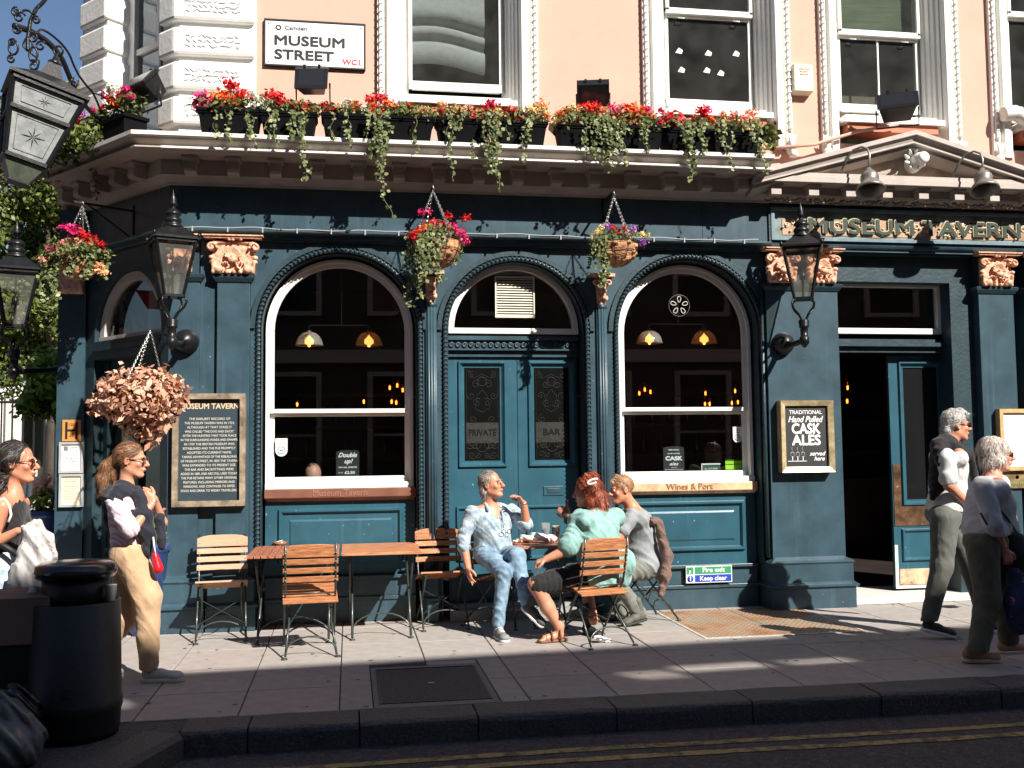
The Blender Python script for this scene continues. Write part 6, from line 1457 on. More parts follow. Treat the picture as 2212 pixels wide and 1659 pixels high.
for i, (u0, u1, tl, pl, bl_, vn) in enumerate(D_):
    t, x0, x1 = trough(u0, u1, tl)
    rs_ = random.Random(900+i); pal = (['red','magenta','orange','red','white'], ['red','white','red','orange'], ['orange','red'], ['red','orange','peach'], ['peach','pink','red'], ['peach','red','yellow'], ['yellow','peach','red','orange'], ['orange','magenta','red','pink'], ['red','pink'], ['peach','pink'])[i]
    extra = [(u0+(u1-u0)*rs_.random(), 236+rs_.uniform(-10, 22)+(8 if i > 5 else 0), rs_.choice(pal), rs_.uniform(.024,.046), 0) for _ in range((12,8,4,5,6,6,15,13,7,5)[i])]
    planting(pl, row(x0+.02, x1-.02, z=4.665, y=-.39), (.115, .13, (.10,.085,.06,.085,.08,.085,.11,.11,.085,.075)[i]), (620,480,230,480,420,460,700,700,480,420)[i], list(bl_)+extra, vn, 20+i)
# leafy dark plant at the right end
planting('dark green leafy plant spilling over the pediment end', [tuple(W(1662,285,-.4)), tuple(W(1655,300,-.4))], (.07,.07,.09), 90, [], [(1640,310,345,1,10)], 77, lsize=.04, m=green)
# chamfer planting: troughs along the angled cornice
def ktrough(s0, s1, label):
    mb = MB(); kbox(mb, s0+.03, s1-.03, .22, .44, 4.395, 4.58); t = thing('flower_trough', label, 'flower trough', (*kp((s0+s1)/2, .33), 4.395), group='black troughs along the chamfered cornice'); mb.build('trough_body', trough_m, t)
    mb = MB(); kbox(mb, s0+.01, s1-.01, .205, .455, 4.581, 4.61); mb.build('rim', trough_m, t); return t
ktrough(.0, .52, 'black tub above the corner at the right end of the chamfered cornice'); ktrough(.62, 1.12, 'black trough hidden in trailing green on the chamfered cornice'); ktrough(1.2, 1.66, 'black trough at the left end of the chamfered cornice behind the big lantern')
def kc(s, z=4.68, o=.33): x, y = kp(s, o); return (x, y, z)
def kblo(t, items, seed):
    for i, (s, z, c_, r_) in enumerate(items): blossom(t, kc(s, z, .40), c_, r_, 80, seed+i)
t = planting('pink, white and orange flowers above the corner tub', [kc(.08,4.74), kc(.25,4.76), kc(.42,4.70)], (.13,.13,.11), 520, [], [], 61)
kblo(t, [(.42,4.86,'magenta',.06),(.33,4.92,'white',.055),(.25,4.86,'white',.05),(.30,4.80,'orange',.06),(.15,4.80,'red',.05),(.40,4.76,'red',.05),(.20,4.74,'orange',.045),(.08,4.84,'magenta',.045),(.0,4.76,'magenta',.035),(.48,4.74,'red',.045)], 300)
t = planting('thick dark green trailing foliage on the middle of the chamfered cornice', [kc(.62,4.62), kc(.8,4.60), kc(1.0,4.64), kc(.7,4.46,.50), kc(.50,4.44,.50), kc(.9,4.43,.52)], (.18,.17,.15), 2300, [], [], 62, m=green, lsize=.028)
kblo(t, [(.66,4.78,'magenta',.045),(.95,4.78,'red',.05),(1.04,4.76,'red',.05),(1.12,4.74,'magenta',.04),(.86,4.80,'violet',.03)], 330)
t = planting('orange and peach begonias at the left end of the chamfered cornice', [kc(1.25,4.64), kc(1.45,4.62), kc(1.5,4.46,.48), kc(1.3,4.42,.50), kc(1.1,4.5,.5)], (.17,.17,.15), 1300, [], [], 63)
kblo(t, [(1.25,4.74,'magenta',.05),(1.4,4.76,'red',.05),(1.52,4.68,'pink',.06),(1.36,4.66,'pink',.05),(1.50,4.40,'red',.06),(1.42,4.30,'peach',.075),(1.34,4.28,'peach',.06),(1.58,4.44,'white',.04),(1.46,4.52,'orange',.05),(1.2,4.62,'pink',.05),(1.3,4.58,'pink',.05),(1.1,4.66,'magenta',.045),(1.0,4.70,'pink',.04),(1.56,4.58,'red',.05)], 360)
vine(t, 212, 320, 430, .25, 1, 5); vine(t, 205, 330, 405, .27, 1, 6)

# hanging baskets
coir = mat('coconut fibre liner', (.34,.16,.075), .9, .45, 22, .9, 60, c2=(.55,.28,.14))
dry = leafmat('coppery dried leaves', [(.30,.13,.07), (.55,.28,.17), (.72,.42,.29), (.85,.58,.44)], trans=.15)
chain_m = plain('galvanised chain', (.45,.45,.43), .35, .8)
def chain(mb, a, b, link=.026):
    a, b = np.array(a), np.array(b); L = np.linalg.norm(b-a); n = int(L/(link*.75)); d = (b-a)/L; u = np.cross(d, (0,1,0.1)); u /= np.linalg.norm(u); w = np.cross(d, u)
    for k in range(n):
        c = a+(b-a)*(k+.5)/n; s = u if k % 2 else w; P = [c+d*link*.5*math.cos(t)+s*link*.28*math.sin(t) for t in np.linspace(0, 2*math.pi, 6, endpoint=False)]
        mb.tube(P, .0028, 3, closed=True, smooth=False)
def basket(label, c, R_, hookz, blooms, vines, seed, nleaf=500, wire=True, bowl=True, hx=None, lr=1.0, mleaf=None, lsize=.024, yb=None):
    c = np.array(c, float); t = thing('hanging_basket', label, 'hanging basket', tuple(c), group='hanging flower baskets')
    if bowl:
        sd = SD(.011); n = 40; rs = random.Random(seed)
        sd.ell(c+(0,0,-.01), (R_*.93, R_*.93, R_*.95), .01); sd.box(c+(0,0,R_*.98), (R_*1.5, R_*1.5, R_), .001, .01, sub=True)
        for k in range(46):
            th = rs.uniform(0, 6.28); ph = rs.uniform(.05, 1.35); sd.ell(c+R_*.93*np.array((math.cos(th)*math.cos(ph), math.sin(th)*math.cos(ph), -math.sin(ph)*1.0)), (.028,.028,.022), .008)
        sd.build('coir_liner', coir, t)
        mb = MB()
        for k in range(10): th = 2*math.pi*k/10; mb.tube([c+R_*1.0*np.array((math.cos(th)*math.cos(ph), math.sin(th)*math.cos(ph), -math.sin(ph)*1.0)) for ph in np.linspace(0, 1.35, 7)], .003, 4)
        for ph in (0, .35, .75): mb.tube([c+R_*1.0*np.array((math.cos(th)*math.cos(ph), math.sin(th)*math.cos(ph), -math.sin(ph))) for th in np.linspace(0, 6.283, 20, endpoint=False)], .0035, 4, closed=True)
        mb.build('wire_frame', black_iron, t)
    if hookz:
        hook = np.array((c[0] if hx is None else hx, c[1], hookz)); mb = MB()
        for k in range(4 if bowl else 3): th = .5+2*math.pi*k/(4 if bowl else 3); chain(mb, hook, c+np.array((R_*.95*math.cos(th), R_*.95*math.sin(th), .0)))
        mb.build('chains', chain_m, t, fix=False); mb = MB().tube([hook+(0,0,0), hook+(.012,0,.02), hook+(0,0,.045), hook+(-.01,0,.03)], .004, 5); mb.build('hook', chain_m, t)
    leafcloud('foliage', [(c+(0,0,R_*.25), (R_*.98*lr, R_*.98*lr, R_*.42*lr), 1)], nleaf, lsize, mleaf or bush_l, t, seed, shell=.3)
    for i, (dx, dz, cl_, r_) in enumerate(blooms): blossom(t, c+np.array((dx, -.10-.03*random.random(), dz)), cl_, r_, 60, seed*11+i)
    for i, (dx, L_, th_) in enumerate(vines):
        rs = random.Random(seed*5+i); st = MB(); lv = MB(); a = c+np.array((dx, -R_*.9 if abs(dx) < R_*.8 else -.04, .02))
        for s_ in range(th_):
            ff = 1 if s_ == 0 else rs.uniform(.5, 1); P = [a+np.array((.02*math.sin(z*20+s_)+rs.gauss(0, .012)*0+.02*(s_-th_/2), -.01*s_, -z)) for z in np.linspace(0, L_*ff, max(4, int(L_*ff/.022)))]
            st.tube(P, .002, 4); leafquads(lv, [p+np.array((rs.gauss(0,.02), rs.gauss(0,.012), 0)) for p in P for _ in range(3)], .018, rs)
        o = lv.build('trailing_vine', vine_l, t, fix=False); st.build('stem', stem_m, o, fix=False)
    return t
def wall_bracket(label, top, wallp, foot=None):
    t = thing('basket_bracket', label, 'bracket', tuple(wallp)); mb = MB(); top = np.array(top, float); wallp = np.array(wallp, float)
    mb.bar(wallp+(0,0,.0), top+(0,0,.0), .018, .018); ft = foot if foot is not None else wallp+(0, 0, -.38)
    mb.bar(ft, wallp+(top-wallp)*.8, .014, .014); mb.bar(wallp+(0,-.004,.06), np.array(ft)+(0,-.004,-.05), .025, .008, up=(0,1,0)); mb.build('iron_arm', black_iron, t); return t
yb = -.42
c = np.array(W(938, 522, yb)); hz = W(935, 412, yb)[2]
basket('hanging basket with red and magenta geraniums between the left window and the bar door', c+(.02,0,0), .245, hz, [(-.22,.02,'red',.05),(-.12,.10,'orange',.055),(-.17,.06,'red',.045),(-.03,.16,'red',.035),(.05,.14,'red',.045),(.14,.12,'magenta',.04),(.20,.07,'magenta',.05),(.24,.0,'magenta',.055),(-.14,.24,'magenta',.04),(-.08,.25,'magenta',.03),(.1,.21,'red',.035),(.26,.20,'red',.04),(.0,.12,'pink',.035),(.08,.09,'red',.04)],
       [(-.20,.62,5),(-.14,.42,3),(-.06,.34,3),(.02,.42,2),(.21,.22,2)], 41, hx=W(935,412,yb)[0])
wall_bracket('iron bracket holding the left middle hanging basket', (W(935,408,yb)[0], yb, hz+.05), (W(935,408,yb)[0], -.0, hz+.05))
c = np.array(W(1330, 528, yb)); hz = W(1326, 425, yb)[2]
basket('hanging basket with shaggy brown liner and yellow and violet flowers left of the right window', c, .215, hz, [(-.20,.09,'yellow',.035),(-.17,.12,'yellow',.035),(-.24,.06,'yellow',.03),(-.10,.15,'violet',.035),(-.05,.13,'red',.035),(.05,.13,'red',.03),(.0,.08,'red',.035),(.14,.12,'violet',.04),(.22,.08,'yellow',.035),(.27,.06,'yellow',.03),(.23,.0,'violet',.04),(.10,.08,'pink',.04),(-.15,.15,'white',.025)],
       [(-.17,.45,3),(-.22,.25,2)], 42, nleaf=300, hx=W(1326,425,yb)[0])
wall_bracket('iron bracket holding the right middle hanging basket', (W(1326,420,yb)[0], yb, hz+.05), (W(1326,420,yb)[0]+.0, -.0, hz+.05))
yl_ = .25
c = np.array(W(170, 562, yl_)); hz = W(178, 445, yl_)[2]
basket('hanging basket with salmon and magenta flowers by the chamfered corner at the left', c, .185, hz, [(-.02,.26,'magenta',.065),(-.10,.28,'magenta',.04),(.06,.22,'red',.05),(.13,.18,'red',.05),(.22,.13,'red',.05),(-.2,.08,'magenta',.045),(-.15,.03,'magenta',.035),(-.08,.14,'pink',.05),(.02,.14,'pink',.05),(.12,.11,'pink',.05),(-.1,.04,'pink',.05),(.0,.03,'pink',.045),(.07,.02,'orange',.045),(-.05,-.02,'orange',.045),(.2,-.08,'peach',.05),(.24,-.12,'peach',.05),(-.28,-.02,'pink',.035),(.03,-.08,'orange',.035),(.14,.0,'white',.03)],
       [(-.26,.42,4),(-.20,.35,3),(-.14,.40,2),(.14,.22,3),(.0,.2,3),(.24,.2,2)], 43, nleaf=1500, hx=W(178,445,yl_)[0], lr=1.6)
wall_bracket('iron bracket holding the left corner hanging basket', (W(160,425,yl_)[0], yl_, hz+.04), kc(.62, W(237,452,.4)[2], 0.0), np.array(kc(.62, W(237,515,.4)[2], 0.0)))
# ball of coppery dried leaves
c = np.array(W(302, 868, -.55))
t = thing('dried_leaf_basket', 'big ball of coppery dried leaves hanging in front of the chamfered corner', 'hanging plant', tuple(c))
leafcloud('foliage', [(c+(0,0,.06),(.37,.30,.22),3),(c+(-.02,0,-.03),(.36,.28,.15),2),(c+(.05,0,-.17),(.20,.16,.14),.7),(c+(.10,0,-.28),(.07,.06,.10),.12)], 2600, .036, dry, t, 51, shell=.55)
leafcloud('inner_twigs', [(c,(.28,.22,.2),1)], 500, .04, plain('dark dry twigs', (.03,.018,.012), .9), t, 52, shell=.1)
hz_ = c+(.24, .25, .62); mb = MB()
for k in range(3): chain(mb, c+(.06, .1, .62), c+(.2*math.cos(k*2.1), .2*math.sin(k*2.1), .12))
mb.build('chains', chain_m, t, fix=False); MB().bar(c+(.06,.1,.62), (-1.60,-.03,c[2]+.62), .016, .016).build('hanging_arm', black_iron, t)
# ================================================================== PAVEMENT FURNITURE
pale_w = mat('sun bleached beech slats', (.55,.32,.20), .55, .12, 5, .2, 60, stretch=(2,16,16), dirt=(9,.60,(.60,.24,.08)))
or_w = mat('oiled orange slats', (.30,.105,.04), .5, .3, 5, .2, 60, stretch=(2,16,16), c2=(.47,.20,.085))
red_w = mat('red brown slats', (.25,.075,.04), .5, .3, 6, .2, 60, stretch=(14,2,14), c2=(.42,.17,.095))
top_w = mat('orange plank top', (.38,.135,.055), .45, .3, 4, .2, 60, stretch=(2,14,14), c2=(.55,.25,.12))
gm = mat('green black chair steel', (.028,.038,.034), .38, .2, 20, coat=.3); pin = plain('steel rivets', (.5,.5,.48), .35, .8)
def make_chair(label, w1, w2):
    t = thing('folding_chair', label, 'chair', (0, 0, 0), group='wooden slatted folding chairs outside the pub')
    hw = .195
    # back frame runs down to the front feet, seat frame down to the rear feet
    for s in (-1, 1):
        MB().tube([(s*hw,.20,.87),(s*hw,.155,.66),(s*hw,.115,.50),(s*hw*1.02,-.08,.26),(s*hw*1.04,-.27,.02)], .0095, 6).build('back_leg', gm, t, local=True)
        MB().tube([(s*(hw-.03),-.18,.47),(s*(hw-.03),.05,.24),(s*(hw-.0),.27,.02)], .009, 6).build('rear_leg', gm, t, local=True)
        for y, z in ((-.28,.0),(.28,0)): MB().lathe([(.0,.016),(.020,.012),(.026,.0)], (s*hw*1.04,y,0), 10).build('foot', gm, t, local=True)
    MB().tube([(hw*1.03*math.cos(a), -.245+.03*math.sin(a), .045+.125*math.sin(a)) for a in np.linspace(0, math.pi, 12)], .007, 6).build('hoop_brace', gm, t, local=True)
    MB().tube([(hw*.97*math.cos(a), .245-.03*math.sin(a), .045+.11*math.sin(a)) for a in np.linspace(0, math.pi, 12)], .007, 6).build('hoop_brace', gm, t, local=True)
    MB().tube([(-hw,.09,.47),(hw,.09,.47)], .006, 5).build('cross_rod', gm, t, local=True); MB().tube([(-hw,.13,.565),(hw,.13,.565)], .0045, 5).build('cross_rod', gm, t, local=True)
    for s in (-1, 1): MB().bar((s*hw,-.02,.34),(-s*hw,-.18,.14), .010, .005).build('cross_brace', gm, t, local=True)
    for s in (-1, 1): MB().bar((s*(hw-.025),-.19,.477),(s*(hw-.025),.15,.395), .02, .012).build('seat_rail', gm, t, local=True)
    for k in range(6):
        y = -.185+k*.064; z_ = .497-k*.0165; MB().obox((0,y,z_),(.215,0,0),(0,.0258,-.0066),(0,.002,.0078)).build('seat_slat', w1, t, local=True, bev=.003)
    sl = [(.585,.045,.138),(.655,.045,.154),(.725,.045,.169),(.798,.075,.185)]
    for i, (z, h, y) in enumerate(sl):
        n = 8; V = []; 
        for j in range(n+1):
            x = -.215+.43*j/n; cur = .018*(1-(x/.215)**2); top = h*.55+(0.026*(1-(x/.215)**4) if i == 3 else 0)
            for yy in (-.009, .009):
                V += [(x, y-cur*-1*.6+yy-.012, z-h*.45), (x, y-cur*-1*.6+yy+.0-.012+.01, z+top)]
        Fc = []
        for j in range(n):
            a, b = 4*j, 4*j+4; Fc += [(a, a+1, b+1, b), (a+2, b+2, b+3, a+3), (a+1, a+3, b+3, b+1), (a, b, b+2, a+2)]
        Fc += [(0,2,3,1), (4*n, 4*n+1, 4*n+3, 4*n+2)]
        b_ = MB().add(V, Fc).build('back_slat', w2, t, local=True, bev=.003)
        for s in (-1, 1): MB().lathe([(0,-.018),(.006,-.016),(.006,.026),(0,.028)], (s*hw, y-.002, z), 7, axis='y').build('rivet', pin, b_, local=True)
    return t
def put(t, x, y, rz, label=None):
    t.location = (x, y, 0); t.rotation_euler = (0, 0, rz)
    if label: t['label'] = label
    return t
ch_p = make_chair('pale folding chair facing the street left of the slatted table', pale_w, pale_w); put(ch_p, -1.09, -.32, R(6))
ch_o = make_chair('orange folding chair with its back to the street in front of the slatted table', or_w, or_w); put(ch_o, -.31, -1.10, R(184))
def dupc(src, x, y, rz, label): c = copy_tree(src); return put(c, x, y, rz, label)
p = G(960, 1363); dupc(ch_o, p[0], p[1]+.30, R(4), 'orange folding chair facing the street right of the plank topped table')
p = G(1310, 1398); c5 = dupc(ch_o, 2.02, -1.22, R(194), 'orange folding chair holding the red haired woman in the green shirt')
c4 = dupc(ch_o, 1.33, -.38, R(28), 'orange folding chair under the seated man in the blue shirt')
c6 = dupc(ch_o, 2.68, -.30, R(102), 'orange folding chair under the man in the grey T-shirt')
def make_table(label, x0, x1, y0, y1, z, slats, m, along='x'):
    t = thing('bistro_table', label, 'table', ((x0+x1)/2, (y0+y1)/2, 0)); 
    if along == 'y':
        n = slats; w = (x1-x0)/n
        for k in range(n): MB().box(x0+k*w+.004, x0+(k+1)*w-.004, y0, y1, z-.022, z).build('table_slat', m, t, bev=.002)
        MB().box(x0+.03, x1-.03, y0+.06, y0+.10, z-.045, z-.023).box(x0+.03, x1-.03, y1-.1, y1-.06, z-.045, z-.023).build('table_rail', gm, t)
    else:
        n = slats; w = (y1-y0)/n
        for k in range(n): MB().box(x0, x1, y0+k*w+.0015, y0+(k+1)*w-.0015, z-.024, z).build('table_plank', m, t, bev=.002)
    for s, xx in ((1, x0+.07), (-1, x1-.07)):
        MB().tube([(xx, y0+.08, z-.04), (xx, (y0+y1)/2, z*.5), (xx, y1-.06, .02)], .011, 6).build('leg', gm, t)
        MB().tube([(xx+s*.02, y1-.08, z-.04), (xx+s*.02, (y0+y1)/2, z*.5), (xx+s*.02, y0+.06, .02)], .011, 6).build('leg', gm, t)
        MB().lathe([(0,.015),(.022,.01),(.026,0)], (xx+s*.02, y0+.05, 0), 10).build('foot', gm, t)
    xm, hx = (x0+x1)/2, (x1-x0)/2-.09
    MB().tube([(xm+hx*math.cos(a), y0+.12+.05*math.sin(a), .06+.14*math.sin(a)) for a in np.linspace(0, math.pi, 12)], .007, 6).build('hoop_brace', gm, t)
    return t
tz = .735
a = G(541, 1192, tz); b = G(733, 1186, tz); a2 = G(738, 1190, tz); b2 = G(906, 1184, tz)
make_table('red brown slatted bistro table below the left window', a[0], b[0]+.005, -.80, .10, tz, 13, red_w, 'y')
make_table('orange plank topped bistro table right of the slatted table', a2[0], b2[0], -.76, .10, tz, 5, top_w, 'x')
g3 = G(1200, 1172, tz)
make_table('small plank table with drinks between the seated people', 1.36, 2.0, -.62, -.06, tz, 4, red_w, 'x')
def ashtray(u, v, label):
    c = G(u, v, tz); t = thing('ashtray', label, 'ashtray', tuple(c))
    MB().lathe([(0,.004),(.045,.004),(.058,.03),(.068,.03),(.055,0),(0,0)], tuple(c), 18).build('dish', mat('amber glass dish', (.30,.14,.07), .2, .2, 9), t); 
    mb = MB(); rs = random.Random(3)
    for k in range(6): a_ = rs.uniform(0, 6.28); mb.tube([c+(.03*math.cos(a_), .03*math.sin(a_), .03), c+(-.02*math.cos(a_+.6), -.02*math.sin(a_+.6), .036)], .004, 5)
    mb.build('stubs', white, t); return t
ashtray(605, 1177, 'amber ashtray with stubs on the slatted table'); ashtray(882, 1165, 'amber ashtray at the right end of the plank table')
sd = SD(.006); c = np.array(G(792, 1168, tz))
for k in range(10): sd.ell(c+(random.uniform(-.05,.07), random.uniform(-.02,.02), random.uniform(.01,.035)), (.022,.018,.013), .006)
tag(sd.build('crumpled_napkin', white), 'crumpled white napkin on the orange plank table', 'napkin')
# drinks and plastic bag on the small table
pg = glassmat('pint glass', (.93,.95,.95), 1, .02, dirt=.22)
def pint(u, v, label, full):
    c = np.array(G(u, v, tz)); t = thing('pint_glass', label, 'glass', tuple(c)); H = .152
    MB().lathe([(0,.004),(.028,.0),(.031,.004),(.043,H),(.041,H),(.029,.012),(0,.012)], tuple(c), 20).build('glass', glassmat('clear pint glass', (.96,.96,.96), 1, .02) if full else pg, t)
    if full:
        MB().lathe([(0,.014),(.028,.014),(.0385,H*.84),(0,H*.84)], tuple(c), 18).build('stout', plain('black stout', (.010,.005,.003), .15), t)
        MB().lathe([(0,H*.845),(.0386,H*.845),(.0395,H*.95),(.035,H*.965),(0,H*.96)], tuple(c), 18).build('foam_head', plain('cream foam', (.75,.68,.55), .8), t)
    return t
pint(1179, 1164, 'empty pint glass on the small table', False); pint(1201, 1170, 'pint of black stout with a cream head on the small table', True)
sd = SD(.008); c = np.array(G(1158, 1172, tz)); rs = random.Random(8)
for k in range(18): q = rs.uniform(-1, 1); sd.ell(c+(q*.15, rs.uniform(-.04,.04), .02+.03*(1-q*q)+rs.uniform(-.01,.02)), (.045,.035,.024), .018)
sd.cap(c+(-.13,0,.02), .02, c+(-.21,-.01,.02), .008, .01)
tag(sd.build('plastic_bag', mat('thin white plastic', (.72,.68,.66), .35, .1, 9, .3, 30), disp=wr((.005,90,60,110,0),(.003,190,150,90,1)), smooth_it=0), 'scrunched white plastic bag on the small table', 'plastic bag')

# ------------------------------------------------------------------ litter bin, boxes, rubbish sacks at the lower left
bc = np.array(G(158, 1585)); bc[2] = 0
bin_ = thing('litter_bin', 'tall black drum litter bin with an open slot under its lid at the lower left', 'litter bin', tuple(bc))
def zpx(v): return W(158, v, bc[1])[2]
rb = (W(268,1500,bc[1])[0]-W(58,1500,bc[1])[0])/2
zt = zpx(1212); zs0, zs1 = zpx(1298), zpx(1246)
Rr = rb
MB().lathe([(Rr*.92,0),(Rr*.95,.03),(Rr*.97,.13),(Rr*1.0,.15),(Rr*1.0,.20),(Rr*.975,.21),(Rr*.93,zs0),(Rr*.89,zs0+.005),(Rr*.88,zs0-.05),(0,zs0-.05)], tuple(bc), 40).build('drum', dark_plastic, bin_)
MB().lathe([(Rr*.69,zs0-.06),(Rr*.69,zs1+.02)], tuple(bc), 40).build('inner_post', dark_plastic, bin_)
MB().lathe([(Rr*.66,zs1),(Rr*.80,zs1),(Rr*.855,zs1+.03),(Rr*.855,zt-.055),(Rr*.82,zt-.02),(Rr*.70,zt-.005),(Rr*.35,zt+.004),(0,zt+.006)], tuple(bc), 40).build('lid', mat('glossy black lid', (.010,.011,.013), .22, .3, 9, .1, 14, coat=.4), bin_)
c = bc+(Rr*.80, -.08, zs0+.045); MB().lathe([(.028,-.04),(.034,.05),(.036,.052),(.0,.052)], tuple(c), 14).build('paper_cup', white, bin_) if False else tag(MB().lathe([(.026,-.04),(.034,.05),(.036,.052),(.0,.052)], tuple(c), 14).build('paper_cup', plain('milky plastic cup', (.65,.66,.66), .4)), 'white plastic cup left on the right ledge of the litter bin', 'cup')
tag(SD(.008).ell(bc+(-Rr*.80,-.05,zs0+.05), (.035,.03,.055), .01).ell(bc+(-Rr*.72,-.06,zs0+.02), (.04,.03,.03), .01).build('crumpled_wrapper', plain('pale wrapper', (.7,.68,.64), .7), disp=wr((.005,120,90,100,0))), 'crumpled pale wrapper in the left slot of the litter bin', 'wrapper')
MB().box(bc[0]+.0, bc[0]+.05, bc[1]-Rr*.985-.004, bc[1]-Rr*.97, .26, .31).build('maker_plate', plain('dark badge', (.035,.037,.04), .4), bin_)
card_m = mat('brown cardboard', (.20,.135,.105), .85, .12, 3, .15, 40); card_d = mat('dark crate', (.012,.012,.014), .5, .3, 9)
by = bc[1]-.15
x1 = W(100,1360,by)[0]; zb0, zb1 = W(60,1392,by)[2], W(60,1288,by)[2]
cbx = thing('cardboard_box', 'brown cardboard box on a black crate left of the litter bin', 'cardboard box', (x1-.25, by+.2, zb0))
MB().box(x1-.52, x1+.02, by-.02, by+.36, zb0, zb1-.01).build('carton', card_m, cbx, bev=.004)
MB().add([(x1-.52,by-.022,zb1-.009),(x1+.02,by-.022,zb1-.009),(x1-.05,by+.17,zb1+.03),(x1-.5,by+.17,zb1+.02),(x1-.52,by+.362,zb1-.009),(x1+.02,by+.362,zb1-.009)], [(0,1,2,3),(3,2,5,4)]).build('flap', card_m, cbx)
tag(MB().box(x1-.52, x1-.01, by, by+.34, .0, zb0-.003).build('plastic_crate', card_d, bev=.01), 'black crate under the cardboard box left of the litter bin', 'crate')
# translucent sack and the dark one behind
sack = mat('grey green refuse sack', (.105,.125,.12), .3, .3, 5, .5, 14, chip=.76, chipc=(.35,.04,.03), chipscale=7)
c = np.array((W(10,1580,by-.42)[0], by-.42, 0))
sd = SD(.014); sd.ell(c+(0,0,.12), (.20,.17,.15), .05).ell(c+(-.05,0,.2), (.14,.13,.13), .05).cap(c+(.02,0,.26), .09, c+(.10,-.02,.24), .035, .03).cap(c+(-.08,0,.3), .07, c+(-.02,0,.36), .02, .03)
tag(sd.build('refuse_sack', sack, disp=wr((.010,34,28,40,0),(.006,80,60,50,1),(.003,150,120,140,2)), smooth_it=0), 'crumpled grey green refuse sack at the bottom left corner', 'rubbish sack')
c = np.array((W(30,1490,by-.25)[0], by-.25, .2))
tag(SD(.012).ell(c+(0,0,.02), (.13,.12,.16), .03).cap(c+(.02,0,.12), .07, c+(.07,0,.05), .04, .03).build('refuse_sack', mat('black refuse sack', (.010,.011,.012), .25, .3, 9, .5, 20), disp=wr((.010,40,50,60,0),(.005,110,90,80,1)), smooth_it=0), 'shiny black refuse sack behind the grey green one', 'rubbish sack')

# ------------------------------------------------------------------ pendant lamps inside
amber = plain('amber filament', (1,.4,.1), .5, emit=(1.0,.30,.06), es=6); shade_g = glassmat('ribbed glass shade', (.55,.50,.44), .8, .12, dirt=.28)
def pendant(u, v, y, label, warm=False, lit=1.0):
    c = np.array(W(u, v, y)); t = thing('pendant_lamp', label, 'pendant lamp', tuple(c)); r_ = .135
    prof = [(.022,.14),(.03,.128),(.07,.115),(.103,.085),(.124,.048),(.134,.012),(.136,0),(.142,-.006)]
    MB().lathe(prof, tuple(c), 26).build('glass_shade', shade_g if not warm else glassmat('amber shade', (.5,.3,.15), .6, .15, dirt=.1), t)
    MB().lathe([(0,.16),(.02,.155),(.024,.12),(.02,.10),(0,.10)], tuple(c), 12).build('lamp_holder', plain('pewter', (.25,.24,.22), .4, .8), t)
    MB().lathe([(0,.10),(.012,.085),(.045,.05),(.045,.015),(.014,-.005),(.010,-.018),(0,-.022)], tuple(c), 14).build('bulb', amber, t); return t, c
def twin(u0, u1, v, uh, vtop, lab):
    t1, a = pendant(u0, v, .75, 'left glass pendant lamp '+lab); t2, b = pendant(u1, v, .75, 'right glass pendant lamp '+lab)
    r_ = thing('lamp_rail', 'two armed lamp rail hanging '+lab, 'lamp rail', tuple((a+b)/2)); z = a[2]+.20; xm = W(uh, v, .75)[0]
    MB().tube([a+(0,0,.15), a+(0,0,.19), a+(.03,0,.20), (xm,.75,z), b+(-.03,0,.20), b+(0,0,.19), b+(0,0,.15)], .007, 6).tube([(xm,.75,z), (xm,.75,W(uh,vtop,.75)[2])], .006, 6).build('pipe', plain('grey pipe', (.18,.18,.17), .4), r_)
twin(668, 797, 745, 738, 560, 'in the left window'); twin(1403, 1521, 740, 1466, 590, 'in the right window')
def bulb(u, v, y, r_, label):
    c = np.array(W(u, v, y)); t = thing('filament_bulb', label, 'bulb', tuple(c), group='amber bulbs glowing inside the bar')
    MB().lathe([(0,-.05*r_/.05),(r_*.7,-.035*r_/.05),(r_,0),(r_*.7,.035*r_/.05),(r_*.3,.06*r_/.05),(r_*.3,.09*r_/.05),(0,.09*r_/.05)], tuple(c), 14).build('glass_globe', glassmat('amber globe', (.9,.55,.25), .5, .05) if 'amber globe' not in bpy.data.materials else bpy.data.materials['amber globe'], t)
    MB().lathe([(0,-.025),(.010,-.02),(.012,.02),(0,.03)], tuple(c), 8).build('filament', amber, t)
B_ = [(842,838,'left'),(858,833,'top'),(870,843,'right'),(846,868,'lower left'),(856,870,'lower middle'),(882,871,'lower right'),(884,848,'far right')]
for u, v, n_ in B_: bulb(u, v, 3.2, .045, n_+' amber bulb of the cluster in the right corner of the left window')
for u, v, n_ in ((642,874,'small amber table lamp bulb low in the left window'),(786,868,'amber bulb reflected by the bar column in the left window'),(1381,850,'left bulb of the pair in the left part of the right window'),(1393,842,'middle bulb of the pair in the left part of the right window'),(1405,847,'right bulb of the pair in the left part of the right window'),
                 (1524,850,'upper bulb right of centre in the right window'),(1523,873,'lower left bulb right of centre in the right window'),(1533,873,'lower right bulb right of centre in the right window'),(1588,845,'upper bulb at the right edge of the right window'),(1581,871,'lower left bulb at the right edge of the right window'),(1594,869,'lower right bulb at the right edge of the right window'),
                 (1188,854,'amber bulb seen through the BAR door glass'),(1831,838,'large round amber bulb in the open doorway'),(1830,867,'small amber bulb under the large one in the open doorway'),
                 (317,765,'amber lamp glimpsed through the chamfered corner door'),(330,778,'second amber lamp glimpsed through the chamfered corner door')):
    y = {1188: .8, 1831: 2.5, 1830: 2.5, 317: 1.4, 330: 1.4}.get(u, 3.2); bulb(u, v, y, .09 if u == 1831 else .045, n_)
